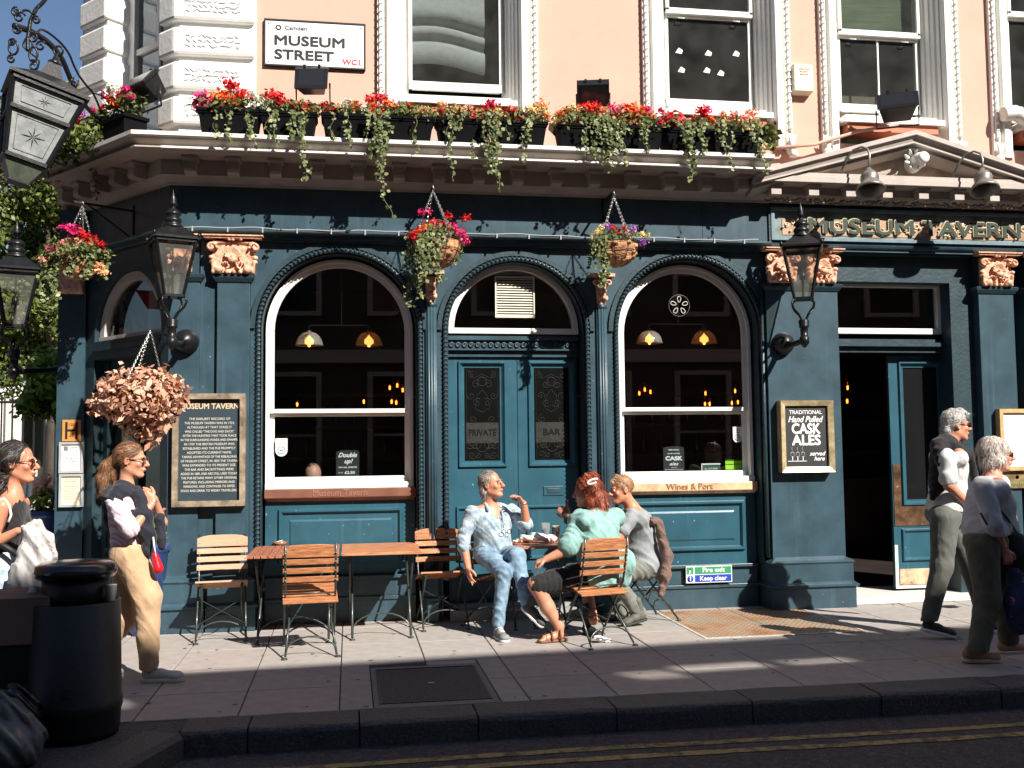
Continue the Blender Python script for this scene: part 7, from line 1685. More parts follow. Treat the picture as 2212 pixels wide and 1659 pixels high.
# back bar with bottles, dim
bb = thing('back_bar', 'dark back bar with bottle shelves deep inside the pub', 'back bar', (3, 4.6, 0)); wd = mat('mahogany', (.045,.015,.010), .3, .4, 4)
MB().box(-1, 8, 4.5, 4.9, 0, 1.1).box(-1, 8, 4.7, 4.9, 1.45, 1.5).box(-1, 8, 4.7, 4.9, 1.9, 1.95).box(-1, 8, 4.7, 4.9, 2.35, 2.4).build('shelves', wd, bb)
botm = [plain('green bottle', (.02,.06,.02), .15), plain('amber bottle', (.12,.04,.01), .15), plain('clear bottle', (.18,.18,.16), .15)]
rs = random.Random(9); bme = None
for k in range(60):
    x = -.6+k*.135; z = (1.5, 1.95)[k % 2]
    if bme is None: bme = MB().lathe([(.035,0),(.035,.18),(.013,.23),(.013,.30),(0,.30)], (0,0,0), 9).mesh('bottle')
    o = bpy.data.objects.new('bottle', bme); col.objects.link(o); o.location = (x, 4.78, z)
    if not bme.materials: bme.materials.append(botm[1])
    tag(o, 'dim bottle on the back bar shelves inside the pub', 'bottle', 'bottles on the back bar shelves')
c = np.array(W(676, 1018, 1.1)); hp = thing('person', 'drinker inside the left window of whom only the crown of the head shows', 'person', (c[0], 1.1, 0))
SD(.015).ell(c+(0,0,-.03), (.085,.10,.12), .02).cap(c+(0,0,-.15), .05, c+(0,0,-.22), .06, .03).cap(c+(-.12,0,-.32), .09, c+(.12,0,-.32), .09, .06).cap(c+(0,0,-.35),.16,c+(0,0,-.75),.15,.05).build('body', mat('indoor skin', (.45,.24,.17), .5, .1, 9), hp)
# red banner added in place of a reflection in the corner fanlight
tag(MB().add([W(292,626,.9), W(366,630,.9), W(366,670,.9), W(318,667,.9)], [(0,1,2,3)]).build('red_reflection', plain('red banner', (.75,.01,.03), .6)), 'red banner standing in for a reflection in the fanlight of the chamfered corner', 'sheet')
# ================================================================== PEOPLE
def cloth(name, c, var=.12, rough=.85, fold=.7, fs=9, c2=None, dirt=None, **k):
    m = mat(name, c, rough, var, 14, 0, 40, c2=c2, dirt=dirt, **k); t = m.node_tree; n = t.nodes; L = t.links.new; p = n['Principled BSDF']
    tc = n['Texture Coordinate']; mpf = n.new('ShaderNodeMapping'); mpf.inputs['Scale'].default_value = (1.6, 1.6, .8); mpf.inputs['Rotation'].default_value = (.5, .4, 0); L(tc.outputs['Object'], mpf.inputs[0]); a = n.new('ShaderNodeTexNoise'); a.inputs['Scale'].default_value = fs*1.6; a.inputs['Detail'].default_value = 2; a.inputs['Distortion'].default_value = .8; L(mpf.outputs[0], a.inputs['Vector'])
    b1 = n.new('ShaderNodeBump'); b1.inputs['Strength'].default_value = fold*.6; b1.inputs['Distance'].default_value = .014; L(a.outputs[0], b1.inputs['Height'])
    w = n.new('ShaderNodeTexNoise'); w.inputs['Scale'].default_value = 260; L(tc.outputs['Object'], w.inputs['Vector'])
    b2 = n.new('ShaderNodeBump'); b2.inputs['Strength'].default_value = .25; b2.inputs['Distance'].default_value = .004; L(w.outputs[0], b2.inputs['Height']); L(b1.outputs[0], b2.inputs['Normal']); L(b2.outputs[0], p.inputs['Normal'])
    p.inputs['Sheen Weight'].default_value = .15; return m
def skin(name, c): 
    m = mat(name, c, .48, .16, 9, .15, 70, c2=(c[0]*1.02, c[1]*.86, c[2]*.8), sub=.08); return m
def hairm(name, c, c2):
    m, t, p = newmat(name); n = t.nodes; L = t.links.new; tc = n.new('ShaderNodeTexCoord'); mp = n.new('ShaderNodeMapping'); mp.inputs['Scale'].default_value = (90, 90, 14); L(tc.outputs['Object'], mp.inputs[0])
    nz = n.new('ShaderNodeTexNoise'); nz.inputs['Scale'].default_value = 1; nz.inputs['Detail'].default_value = 4; nz.inputs['Distortion'].default_value = .6; L(mp.outputs[0], nz.inputs['Vector'])
    rp = n.new('ShaderNodeValToRGB'); rp.color_ramp.elements[0].position = .35; rp.color_ramp.elements[1].position = .68; rp.color_ramp.elements[0].color = (*c, 1); rp.color_ramp.elements[1].color = (*c2, 1); L(nz.outputs[0], rp.inputs[0]); L(rp.outputs[0], p.inputs['Base Color'])
    bp = n.new('ShaderNodeBump'); bp.inputs['Strength'].default_value = .9; bp.inputs['Distance'].default_value = .012; L(nz.outputs[0], bp.inputs['Height']); L(bp.outputs[0], p.inputs['Normal']); p.inputs['Roughness'].default_value = .42; return m
def unit(v): v = np.array(v, float); return v/np.linalg.norm(v)
def basis(fw, up=(0,0,1)):
    f = unit(fw); l = unit(np.cross(up, f)); u = np.cross(f, l); return l, f, u       # left, forward, up
sung = plain('dark sunglass lens', (.01,.01,.012), .08); spec_m = plain('spectacle rim', (.06,.03,.02), .3); eyew = plain('eye white', (.6,.58,.55), .3); eyed = plain('iris', (.03,.02,.015), .2)
class Head:
    def __init__(s, c, fw, up=(0,0,1), k=1.0): s.c = np.array(c, float); s.l, s.f, s.u = basis(fw, up); s.k = k; s.M = np.stack([s.l, s.f, s.u], 1)
    def at(s, l, f, u): return s.c+(s.l*l+s.f*f+s.u*u)*s.k
    def add(s, sd, male=False, neck=None, nr=.055):
        k = s.k; E = lambda l, f, u, a, b, c, kk=.015, sub=False: sd.ell(s.at(l, f, u), np.array((a, b, c))*k, kk, s.M, sub)
        E(0,-.012,.030,.074,.094,.092); E(0,.030,-.030,.060,.062,.080,.02)
        j = .004 if male else 0
        sd.cap(s.at(0,.02,-.070), (.046+j)*k, s.at(0,.068,-.098), (.026+j)*k, .02)
        for q in (-1, 1): sd.cap(s.at(q*.045,-.005,-.055), .022*k, s.at(q*.02,.065,-.098), .019*k, .015); E(q*.040,.066,-.022,.022,.020,.022,.012)
        E(0,.084,.026,.046,.012,.012,.012); E(0,.088,-.098,.015,.013,.014,.01)
        sd.cap(s.at(0,.094,.014), .008*k, s.at(0,.121,-.024), (.0125+j*.5)*k, .008); sd.cap(s.at(0,.121,-.026), .010*k, s.at(0,.098,-.034), .012*k, .008)
        for q in (-1, 1): E(q*.012,.108,-.031,.008,.009,.007,.005); E(q*.030,.106,.006,.015,.014,.010,.008,True)
        E(0,.098,-.056,.021,.012,.007,.006); E(0,.096,-.068,.018,.012,.007,.006)
        for q in (-1, 1): E(q*.076,-.008,-.008,.010,.020,.031,.006); E(q*.083,-.004,-.006,.006,.011,.018,.004,True)
        if neck is not None: sd.cap(s.at(0,-.022,-.06), nr*.95, neck, nr*1.1, .03)
    def features(s, par, shades=None, lip=(.45,.13,.11), brow=(.08,.05,.03), eyes=True):
        mb = SD(.003)
        for q in (-1, 1): mb.ell(s.at(q*.030,.0965,.028), np.array((.017,.006,.0035))*s.k, .002, s.M)
        mb.build('eyebrows', plain('brow', brow, .8), par)
        SD(.0028).ell(s.at(0,.1055,-.0605), np.array((.017,.0065,.0045))*s.k, .002, s.M).build('lips', plain('lip', lip, .5), par)
        if eyes and not shades:
            a = SD(.003)
            for q in (-1, 1): a.ell(s.at(q*.030,.088,.006), .0115*s.k, .001)
            a.build('eyes', eyew, par); a = SD(.002)
            for q in (-1, 1): a.ell(s.at(q*.031,.0975,.006), .0050*s.k, .001)
            a.build('irises', eyed, par)
            a = SD(.003)
            for q in (-1, 1): a.ell(s.at(q*.030,.0955,.0125), np.array((.016,.007,.004))*s.k, .002, s.M)
            a.build('eyelids', plain('lid', (.36,.2,.14), .6), par)
        if shades:
            t = MB()
            for q in (-1, 1):
                C_ = s.at(q*.033,.108,.004); n = 12
                V = [C_+s.k*(s.l*.025*math.cos(a)+s.u*(.020 if shades != 'cat' else .019)*math.sin(a)*(1 if math.sin(a) > 0 else 1)+s.l*q*(.006 if shades == 'cat' and math.sin(a) > .5 else 0)-s.f*.25*abs(.025*math.cos(a)+.01)**1.0*.4) for a in np.linspace(0, 2*math.pi, n, endpoint=False)]
                t.add(V+[v_-s.f*.003 for v_ in V], [tuple(range(n)), tuple(range(2*n-1, n-1, -1))]+[(i, (i+1) % n, (i+1) % n+n, i+n) for i in range(n)])
                t.bar(s.at(q*.057,.102,.012), s.at(q*.079,-.005,.008), .006, .004)
            t.bar(s.at(-.012,.113,.010), s.at(.012,.113,.010), .005, .004)
            t.build('sunglasses' if shades != 'clear' else 'spectacles', sung if shades != 'brown' else plain('brown lens', (.05,.015,.01), .1), par)
def hand(sd, wrist, d, n, curl=.5, side=1, L=.085, spread=.0, point=None, r=.0092):
    """palm and five unequal fingers; d: direction of the hand, n: palm normal, side: +1 puts the thumb on d x n"""
    w = np.array(wrist, float); d = unit(d); n = unit(np.array(n)-d*(np.array(n) @ d)); s_ = np.cross(d, n)*side
    for q in (-1, -.33, .33, 1): sd.cap(w+d*.012+s_*q*.016, .014, w+d*L*.92+s_*q*.026, .0115, .012)
    lens = (.066, .076, .072, .054)
    for i, q in enumerate((1, .34, -.34, -1)):
        c_ = curl if point is None or i != point else .08
        b = w+d*L*.95+s_*q*(.0265+spread*.01); a1 = c_*.9; dd = d*math.cos(a1)+n*math.sin(a1)+s_*q*spread*.25; dd = unit(dd); p1 = b+dd*lens[i]*.48
        a2 = c_*2.0; d2 = unit(d*math.cos(a2)+n*math.sin(a2)+s_*q*spread*.2); p2 = p1+d2*lens[i]*.32; a3 = c_*2.8; d3 = unit(d*math.cos(a3)+n*math.sin(a3)); p3 = p2+d3*lens[i]*.24
        sd.chain([b, p1, p2, p3], [r*1.05, r, r*.92, r*.78], .003)
    t0 = w+d*.022+s_*.022; t1 = t0+unit(d*.6+s_*.7+n*.35)*.038; t2 = t1+unit(d*.85+s_*.25+n*.45)*.030; t3 = t2+unit(d*.8+n*.6*curl+s_*.05)*.022
    sd.chain([t0, t1, t2, t3], [.016, .0125, .0108, .009], .006)
def limb(sd, a, b, c, r, k=.03): sd.chain([a, b, c], r, k)
def torso(sd, pel, chest, nb, lat, fw, w=1.0, d=1.0, ex=0, belly=0, bust=0, sh=.155):
    up = unit(chest-pel); l = unit(lat); f = unit(np.cross(l, up)); f = f if f @ np.array(fw) > 0 else -f; M = np.stack([l, f, up], 1)
    sd.ell(pel, np.array((.165*w+ex, .115*d+ex, .12+ex)), .05, M); sd.ell(pel*.5+chest*.5+f*belly*.4, np.array((.135*w+ex, .10*d+ex+belly, .15+ex)), .06, M)
    sd.ell(chest, np.array((.165*w+ex, .115*d+ex, .16+ex)), .05, M)
    if bust:
        for q in (-1, 1): sd.ell(chest+l*q*.07+f*(.08*d)-up*.02, np.array((.065, .06, .065))*bust+ex*.5, .04, M)
    sh_c = nb-up*.055
    sd.cap(sh_c-l*sh*w, .055+ex, sh_c+l*sh*w, .055+ex, .05); sd.cap(nb-up*.01, .052+ex*.6, chest, .10+ex, .05); return M
def shoe(par, heel, toe, w, m_up, m_sole, h=.075, name='shoe', sole=.018, high=0, laces=None):
    heel, toe = np.array(heel, float), np.array(toe, float); d = unit(toe-heel); L = np.linalg.norm(toe-heel)
    l = unit(np.cross((0,0,1), d)); u = np.cross(d, l); M = np.stack([d, l, u], 1); sd = SD(.0065)
    sd.cap(heel+d*.035+u*(sole+.030), .036, heel+d*L*.45+u*(sole+.026), .036, .02); sd.cap(heel+d*L*.45+u*(sole+.024), .034, toe-d*.04+u*(sole+.012), .028, .02)
    sd.ell(toe-d*.05+u*(sole+.012), np.array((.05, .046*w/.1, .028)), .02, M); sd.cap(heel+d*.045+u*.04, .036, heel+d*.05+u*(h+.02+high), .034, .015)
    o = sd.build(name, m_up, par, clip=lambda X, Y, Z: -(((X-heel[0])*u[0]+(Y-heel[1])*u[1]+(Z-heel[2])*u[2])-sole*.8))
    s2 = SD(.006); s2.cap(heel+d*.04+u*.012, .042*w/.1, heel+d*L*.5+u*.010, .040*w/.1, .02); s2.cap(heel+d*L*.5+u*.010, .040*w/.1, toe-d*.045+u*.012, .044*w/.1, .02)
    s2.build('sole', m_sole, o, clip=lambda X, Y, Z: np.maximum(((X-heel[0])*u[0]+(Y-heel[1])*u[1]+(Z-heel[2])*u[2])-sole, -((X-heel[0])*u[0]+(Y-heel[1])*u[1]+(Z-heel[2])*u[2])-.001))
    if laces:
        mb = MB()
        for k in range(5): c_ = heel+d*(.085+k*.02)+u*(sole+.066-k*.008+high*.3); mb.tube([c_-l*.022, c_+u*.004, c_+l*.022], .003, 5)
        mb.build('laces', laces, o)
    return o
def wr(*t):                                          # sharp creases between broad soft areas
    def f(X, Y, Z):
        r = 0
        for a, kx, ky, kz, ph in t:
            q = np.sin(.62*kx*X+.62*ky*Y+.62*kz*Z+ph+1.6*np.sin(.23*kx*Y+.25*kz*X+.31*ky*Z+ph)); r = r+a*.75*(1-2*np.abs(q)**.8)*-1
        return r
    return f
def flow_strands(par, ho, hd, flow, n, length, width, m, seed=1, lift=.004):
    rs = np.random.default_rng(seed); me = ho.data; nv = len(me.vertices); co = np.zeros(nv*3); me.vertices.foreach_get('co', co); co = co.reshape(-1, 3)
    no = np.zeros(nv*3); me.vertices.foreach_get('normal', no); no = no.reshape(-1, 3); V = []; F_ = []
    off = origin(par)
    for i in rs.integers(0, nv, n):
        p = co[i]+off; nn = no[i]; loc = (p-hd.c) @ hd.M; fl = flow(loc); d = hd.M @ np.array(fl, float); d = d+rs.normal(size=3)*.22; d = d-nn*(d @ nn); d /= (np.linalg.norm(d)+1e-9)
        sd_ = np.cross(d, nn); L_ = length*rs.uniform(.5, 1.3); b = len(V)
        for k in range(4): t_ = k/3; c = p+d*L_*t_+nn*(lift*math.sin(t_*3.0)+.001)-np.array((0,0,.25*L_*t_*t_)); w_ = width*(1-.8*t_); V += [tuple(c-sd_*w_-off), tuple(c+sd_*w_-off)]
        for k in range(3): F_.append((b+2*k, b+2*k+1, b+2*k+3, b+2*k+2))
    me2 = bpy.data.meshes.new('hair_strands'); me2.from_pydata(V, [], F_); me2.update(); o = link_mesh('hair_strands', me2, m, par); o['kind'] = 'stuff'; return o
def strandmat(name, cols): return leafmat(name, cols, .45, .1)
strand = lambda amp, fx, fz: (lambda X, Y, Z: amp*np.sin(fx*X+.3*fx*np.sin(9*Z)+1.1)*np.sin(fx*.8*Y+fz*Z*.3)+amp*.5*np.sin(fz*Z+fx*.3*X))
wl = plain('white rubber', (.72,.71,.67), .6)
def person(label, loc): return thing('person', label, 'person', tuple(loc))

# ---------------- A. woman with the navy jumper round her shoulders, walking right
def woman_jumper():
    y = -1.88; Y = lambda u, v, dy=0: J(u, v, y+dy); t = person('woman with a ponytail, navy jumper and khaki trousers, hands clasped at her chest', (*G(320,1440)[:2], 0))
    sk = skin('skin of woman in jumper', (.60,.31,.20)); hd = Head(Y(284,994), (1,-.14,-.10), (-.08,0,1), 1.0)
    nb = Y(272,1060); pel = Y(278,1190); chest = Y(270,1105); lat = (.12,1,0)
    shN = Y(248,1086,-.15); shF = Y(286,1082,.15); eN = Y(284,1148,-.22); wN = Y(331,1084,-.10); eF = Y(350,1128,.12); wF = Y(334,1078,.0)
    b = SD(.0075); hd.add(b, neck=nb, nr=.05); torso(b, pel, chest, nb, lat, (1,0,0), .88, .85, sh=.14)
    b.chain([shN, eN, wN], [.042,.036,.024], .02); b.chain([shF, eF, wF], [.042,.036,.024], .02)
    hand(b, wN, Y(300,1056,-.10)-wN, (.1,1,-.1), .75, -1); hand(b, wF, Y(312,1068,.02)-wF, (0,-1,-.3), .65, 1)
    kN = Y(326,1330,-.09); aN = Y(322,1440,-.08); kF = Y(268,1335,.09); aF = Y(212,1418,.09); aF[2] = max(aF[2], .17); hN = Y(280,1200,-.08); hF = Y(280,1200,.09)
    b.chain([hN, kN, aN, (aN[0]+.01, aN[1], .06)], [.07,.05,.035,.035], .03); b.chain([hF, kF, aF], [.07,.05,.035], .03)
    b.build('body', sk, t); hd.features(t, 'clear' and 'brown', lip=(.5,.14,.12))
    hm = hairm('brown ponytail hair', (.07,.028,.014), (.36,.18,.09)); h = SD(.006); M = hd.M
    h.ell(hd.at(0,-.022,.040), (.081,.100,.094), .01, M); h.ell(hd.at(0,.085,-.022), (.085,.075,.085), .012, M, sub=True); h.ell(hd.at(0,.04,-.10), (.10,.10,.09), .012, M, sub=True)
    h.ell(hd.at(0,-.10,.0), (.045,.04,.05), .02, M)
    h.chain([hd.at(0,-.125,.005), hd.at(0,-.165,-.05), hd.at(0,-.185,-.14), hd.at(.01,-.17,-.24), hd.at(.015,-.16,-.30)], [.028,.042,.045,.034,.012], .015); h.chain([hd.at(0,-.125,.0), hd.at(.02,-.13,-.10), hd.at(.02,-.11,-.17)], [.022,.03,.012], .012)
    ho = h.build('hair', hm, t, disp=strand(.0022, 190, 60)); flow_strands(t, ho, hd, lambda q: (0, -.9, -.25) if q[1] > -.10 else (0,-.15,-1), 1500, 0.055, 0.0016, strandmat('strands woman_jumper', [(.05,.02,.01),(.22,.10,.05),(.45,.25,.13)]))
    SD(.006).ell(hd.at(0,-.118,.006), (.03,.014,.028), .004, M).build('hair_band', plain('black hair band', (.01,.01,.01), .7), t)
    ging = cloth('pink gingham shirt', (.78,.66,.72), .1)
    n = ging.node_tree.nodes; L = ging.node_tree.links.new; ck = n.new('ShaderNodeTexWave'); ck.inputs['Scale'].default_value = 16; ck.bands_direction = 'DIAGONAL'; L(n['Texture Coordinate'].outputs['Object'], ck.inputs['Vector']); rr_ = n.new('ShaderNodeValToRGB'); rr_.color_ramp.elements[0].position = .45; rr_.color_ramp.elements[1].position = .6
    rr_.color_ramp.elements[0].color = (.80,.78,.80,1); rr_.color_ramp.elements[1].color = (.62,.42,.56,1); L(ck.outputs[0], rr_.inputs[0]); L(rr_.outputs[0], n['Principled BSDF'].inputs['Base Color'])
    s = SD(.009); torso(s, pel+(0,0,.06), chest, nb+(0,0,-.03), lat, (1,0,0), .90, .90, .012, sh=.14, bust=.8)
    s.cap(shN, .062, shN*.25+eN*.75, .066, .03); s.cap(shN*.28+eN*.72, .068, shN*.08+eN*.92, .066, .008); s.cap(shF, .06, shF*.3+eF*.7, .06, .03)
    s.build('shirt', ging, t, disp=wr((.006,55,30,40,0),(.004,20,80,70,1)), clip=lambda X, Y_, Z: -(Z-pel[2]-.01)+0*X)
    kh = cloth('khaki trousers', (.52,.34,.20), .1, fold=.9, fs=7); s = SD(.010)
    s.ell(pel+(0,0,-.02), (.135,.165,.13), .04); s.cap(hN, .118, Y(318,1290,-.09), .098, .05); s.cap(Y(318,1290,-.09), .096, aN+(0,0,-.01), .068, .04); s.box(aN+(0,0,-.09), (.12,.12,.07), .005, .003, sub=True); s.cap(hF, .115, kF, .092, .05); s.cap(kF, .090, aF, .066, .04)
    s.build('trousers', kh, t, disp=wr((.005,26,30,12,0),(.004,60,40,30,2),(.002,110,60,90,1)), clip=lambda X, Y_, Z: Z-(pel[2]+.055)+0*X+0*Y_)
    nv = cloth('navy jumper knit', (.009,.012,.022), .15); s = SD(.010)
    s.cap(Y(262,1062,-.12), .062, Y(290,1060,.10), .055, .04); s.cap(Y(250,1080,-.14), .065, Y(272,1130,-.14), .05, .05); s.cap(Y(240,1070,-.05), .07, Y(248,1130,-.02), .075, .06); s.cap(Y(300,1068,-.10), .045, Y(312,1110,-.13), .05, .04)
    s.cap(Y(285,1120,-.13), .05, Y(318,1150,-.13), .052, .04); s.cap(Y(312,1110,-.13), .055, Y(322,1165,-.10), .050, .03); s.cap(Y(322,1165,-.10), .050, Y(318,1190,-.10), .050, .02); s.cap(Y(345,1120,.02), .042, Y(350,1180,.0), .036, .02); s.cap(Y(262,1050,-.06), .05, Y(300,1066,.0), .04, .03)
    s.build('jumper', nv, t, disp=wr((.006,40,30,60,0),(.004,80,50,40,1)))
    p = SD(.007); p.cap(Y(335,1200,-.17), .022, Y(342,1228,-.17), .036, .02); p.build('red_pouch', mat('red pouch', (.72,.01,.02), .35, .1, 9), t); MB().tube([Y(331,1160,-.17), Y(333,1180,-.18), Y(336,1198,-.18)], .006, 6).build('pouch_strap', white, t)
    SD(.006).ell(wN+(Y(331,1084)-Y(328,1088))*.3, (.028,.028,.012), .004).build('bracelet', plain('silver bracelet', (.6,.6,.6), .3, .9), t)
    g = G(306,1474); sh_ = mat('off white trainer', (.52,.53,.50), .6, .12, 20); shoe(t, (g[0]-.0, g[1], .0), (g[0]+.285, g[1]-.03, .0), .12, sh_, plain('yellowed sole', (.55,.50,.36), .6), .085, 'trainer', .03, laces=plain('grey lace', (.4,.4,.4), .8))
    d = aF-kF; shoe(t, (aF[0]-.09, aF[1], .03), (aF[0]+.17, aF[1], .0), .11, sh_, bpy.data.materials['yellowed sole'], .085, 'trainer', .03)
woman_jumper()

# ---------------- B. dark-haired woman in the black knitted vest carrying a grey jacket
def woman_vest():
    y = -2.32; Y = lambda u, v, dy=0: J(u, v, y+dy); t = person('dark haired woman in a black knitted vest carrying a jacket at the left edge', (Y(0,1300)[0], y, 0))
    sk = skin('skin of woman in vest', (.56,.27,.17)); hd = Head(Y(40,1000), (1,-.12,-.04), (-.04,0,1), 1.07)
    nb = Y(28,1072); pel = Y(0,1215); chest = Y(12,1125); b = SD(.0075); hd.add(b, neck=nb, nr=.05); lat = (.1,1,0)
    torso(b, pel, chest, nb, lat, (1,0,0), .92, .92, sh=.15, bust=.9)
    shN = Y(4,1095,-.16); eN = Y(-24,1180,-.18); wN = Y(38,1148,-.22); b.chain([shN, eN, wN], [.052,.042,.027], .02); hand(b, wN, Y(62,1143,-.22)-wN, (.2,.2,-1), .55, 1)
    shF = Y(30,1095,.15); eF = Y(35,1170,.20); wF = Y(62,1165,.05); b.chain([shF, eF, wF], [.045,.04,.027], .02)
    hN = Y(0,1225,-.08); hF = Y(0,1225,.09); kN = hN+(.04,0,-.40); kF = hF+(-.02,0,-.4); b.chain([hN, kN, (kN[0]-.03, kN[1], .07)], [.08,.055,.04], .03); b.chain([hF, kF, (kF[0]-.08, kF[1], .07)], [.08,.055,.04], .03)
    b.build('body', sk, t); hd.features(t, 'brown', lip=(.45,.13,.12), brow=(.02,.015,.012))
    hm = hairm('dark wavy hair', (.010,.008,.008), (.06,.045,.04)); h = SD(.007); M = hd.M
    h.ell(hd.at(0,-.040,.042), (.096,.116,.106), .01, M); h.ell(hd.at(0,.10,-.035), (.09,.085,.10), .012, M, sub=True)
    for (f_, u_, r_) in ((-.11,-.02,.055),(-.12,-.09,.055),(-.10,-.15,.05),(-.06,-.10,.045),(-.15,-.05,.045),(-.15,-.14,.05),(-.18,-.10,.045),(-.17,-.18,.05),(-.11,-.20,.05),(-.20,-.14,.05),(-.07,-.16,.05)):
        h.ell(hd.at(.0,f_,u_), (.075,r_,r_), .02, M)
    ho = h.build('hair', hm, t, disp=strand(.005, 90, 60)); flow_strands(t, ho, hd, lambda q: (0,-.8,-.6), 1800, 0.07, 0.002, strandmat('strands woman_vest', [(.006,.005,.005),(.02,.015,.014),(.10,.08,.07)]))
    kn = cloth('black cable knit', (.008,.008,.009), .3, fold=.6, fs=40); s = SD(.009); torso(s, pel+(0,0,.08), chest, nb+(0,0,-.04), lat, (1,0,0), .93, .96, .014, sh=.10, bust=.95); s.cap(Y(26,1078,-.02), .05, chest, .08, .03)
    s.ell(shN+(-.0,-.06,.0), (.085,.06,.10), .02, sub=True)
    s.build('knitted_vest', kn, t, disp=wr((.003,60,160,40,0),(.003,30,150,150,1)), clip=lambda X, Y_, Z: -(Z-pel[2]-.03)+0*X)
    MB().tube([Y(-10,1085,-.20), Y(8,1076,-.17), Y(20,1092,-.18), Y(24,1112,-.19), Y(18,1128,-.2)], .008, 6).build('white_strap', white, t)
    jn = cloth('pale blue jeans', (.42,.52,.60), .15, fold=.6); s = SD(.011); s.ell(pel+(0,0,-.02), (.15,.18,.14), .04); s.cap(hN, .115, kN, .085, .04); s.cap(kN, .085, (kN[0]-.03, kN[1], .1), .07, .04); s.cap(hF, .11, kF, .085, .04); s.cap(kF, .085, (kF[0]-.08, kF[1], .1), .07, .04)
    s.build('jeans', jn, t, disp=wr((.005,30,30,60,0),(.003,70,50,50,1)), clip=lambda X, Y_, Z: Z-(pel[2]+.09)+0*X+0*Y_)
    MB().tube([Y(-15,1172,-.20), Y(10,1180,-.22), Y(40,1200,-.22)], .02, 6).build('belt', plain('black belt', (.01,.01,.01), .6), t)
    for hh in (kN, kF): shoe(t, (hh[0]-.08, hh[1], 0), (hh[0]+.18, hh[1], 0), .1, plain('dark flat', (.03,.03,.03), .6), wl, .05, 'shoe')
    # the jacket over her arm is a thing of its own
    gj = cloth('pale grey cotton jacket', (.50,.48,.47), .08, fold=1.0, fs=8); s = SD(.011); yj = -.30
    s.cap(Y(70,1140,yj), .045, Y(98,1165,yj), .05, .03); s.cap(Y(70,1150,yj), .055, Y(48,1250,yj+.02), .085, .05); s.cap(Y(48,1250,yj+.02), .085, Y(40,1310,yj+.03), .08, .05); s.cap(Y(95,1165,yj), .06, Y(88,1235,yj), .07, .05); s.cap(Y(88,1230,yj), .06, Y(70,1290,yj+.05), .09, .05); s.cap(Y(104,1170,yj), .035, Y(110,1200,yj), .05, .03); s.cap(Y(62,1135,yj), .03, Y(82,1130,yj-.02), .03, .02)
    tag(s.build('jacket', gj, disp=wr((.012,45,30,14,0),(.008,85,60,25,1),(.004,140,90,60,2)), smooth_it=0), 'crumpled pale grey jacket hanging over the forearm of the woman in the black vest', 'jacket')
woman_vest()

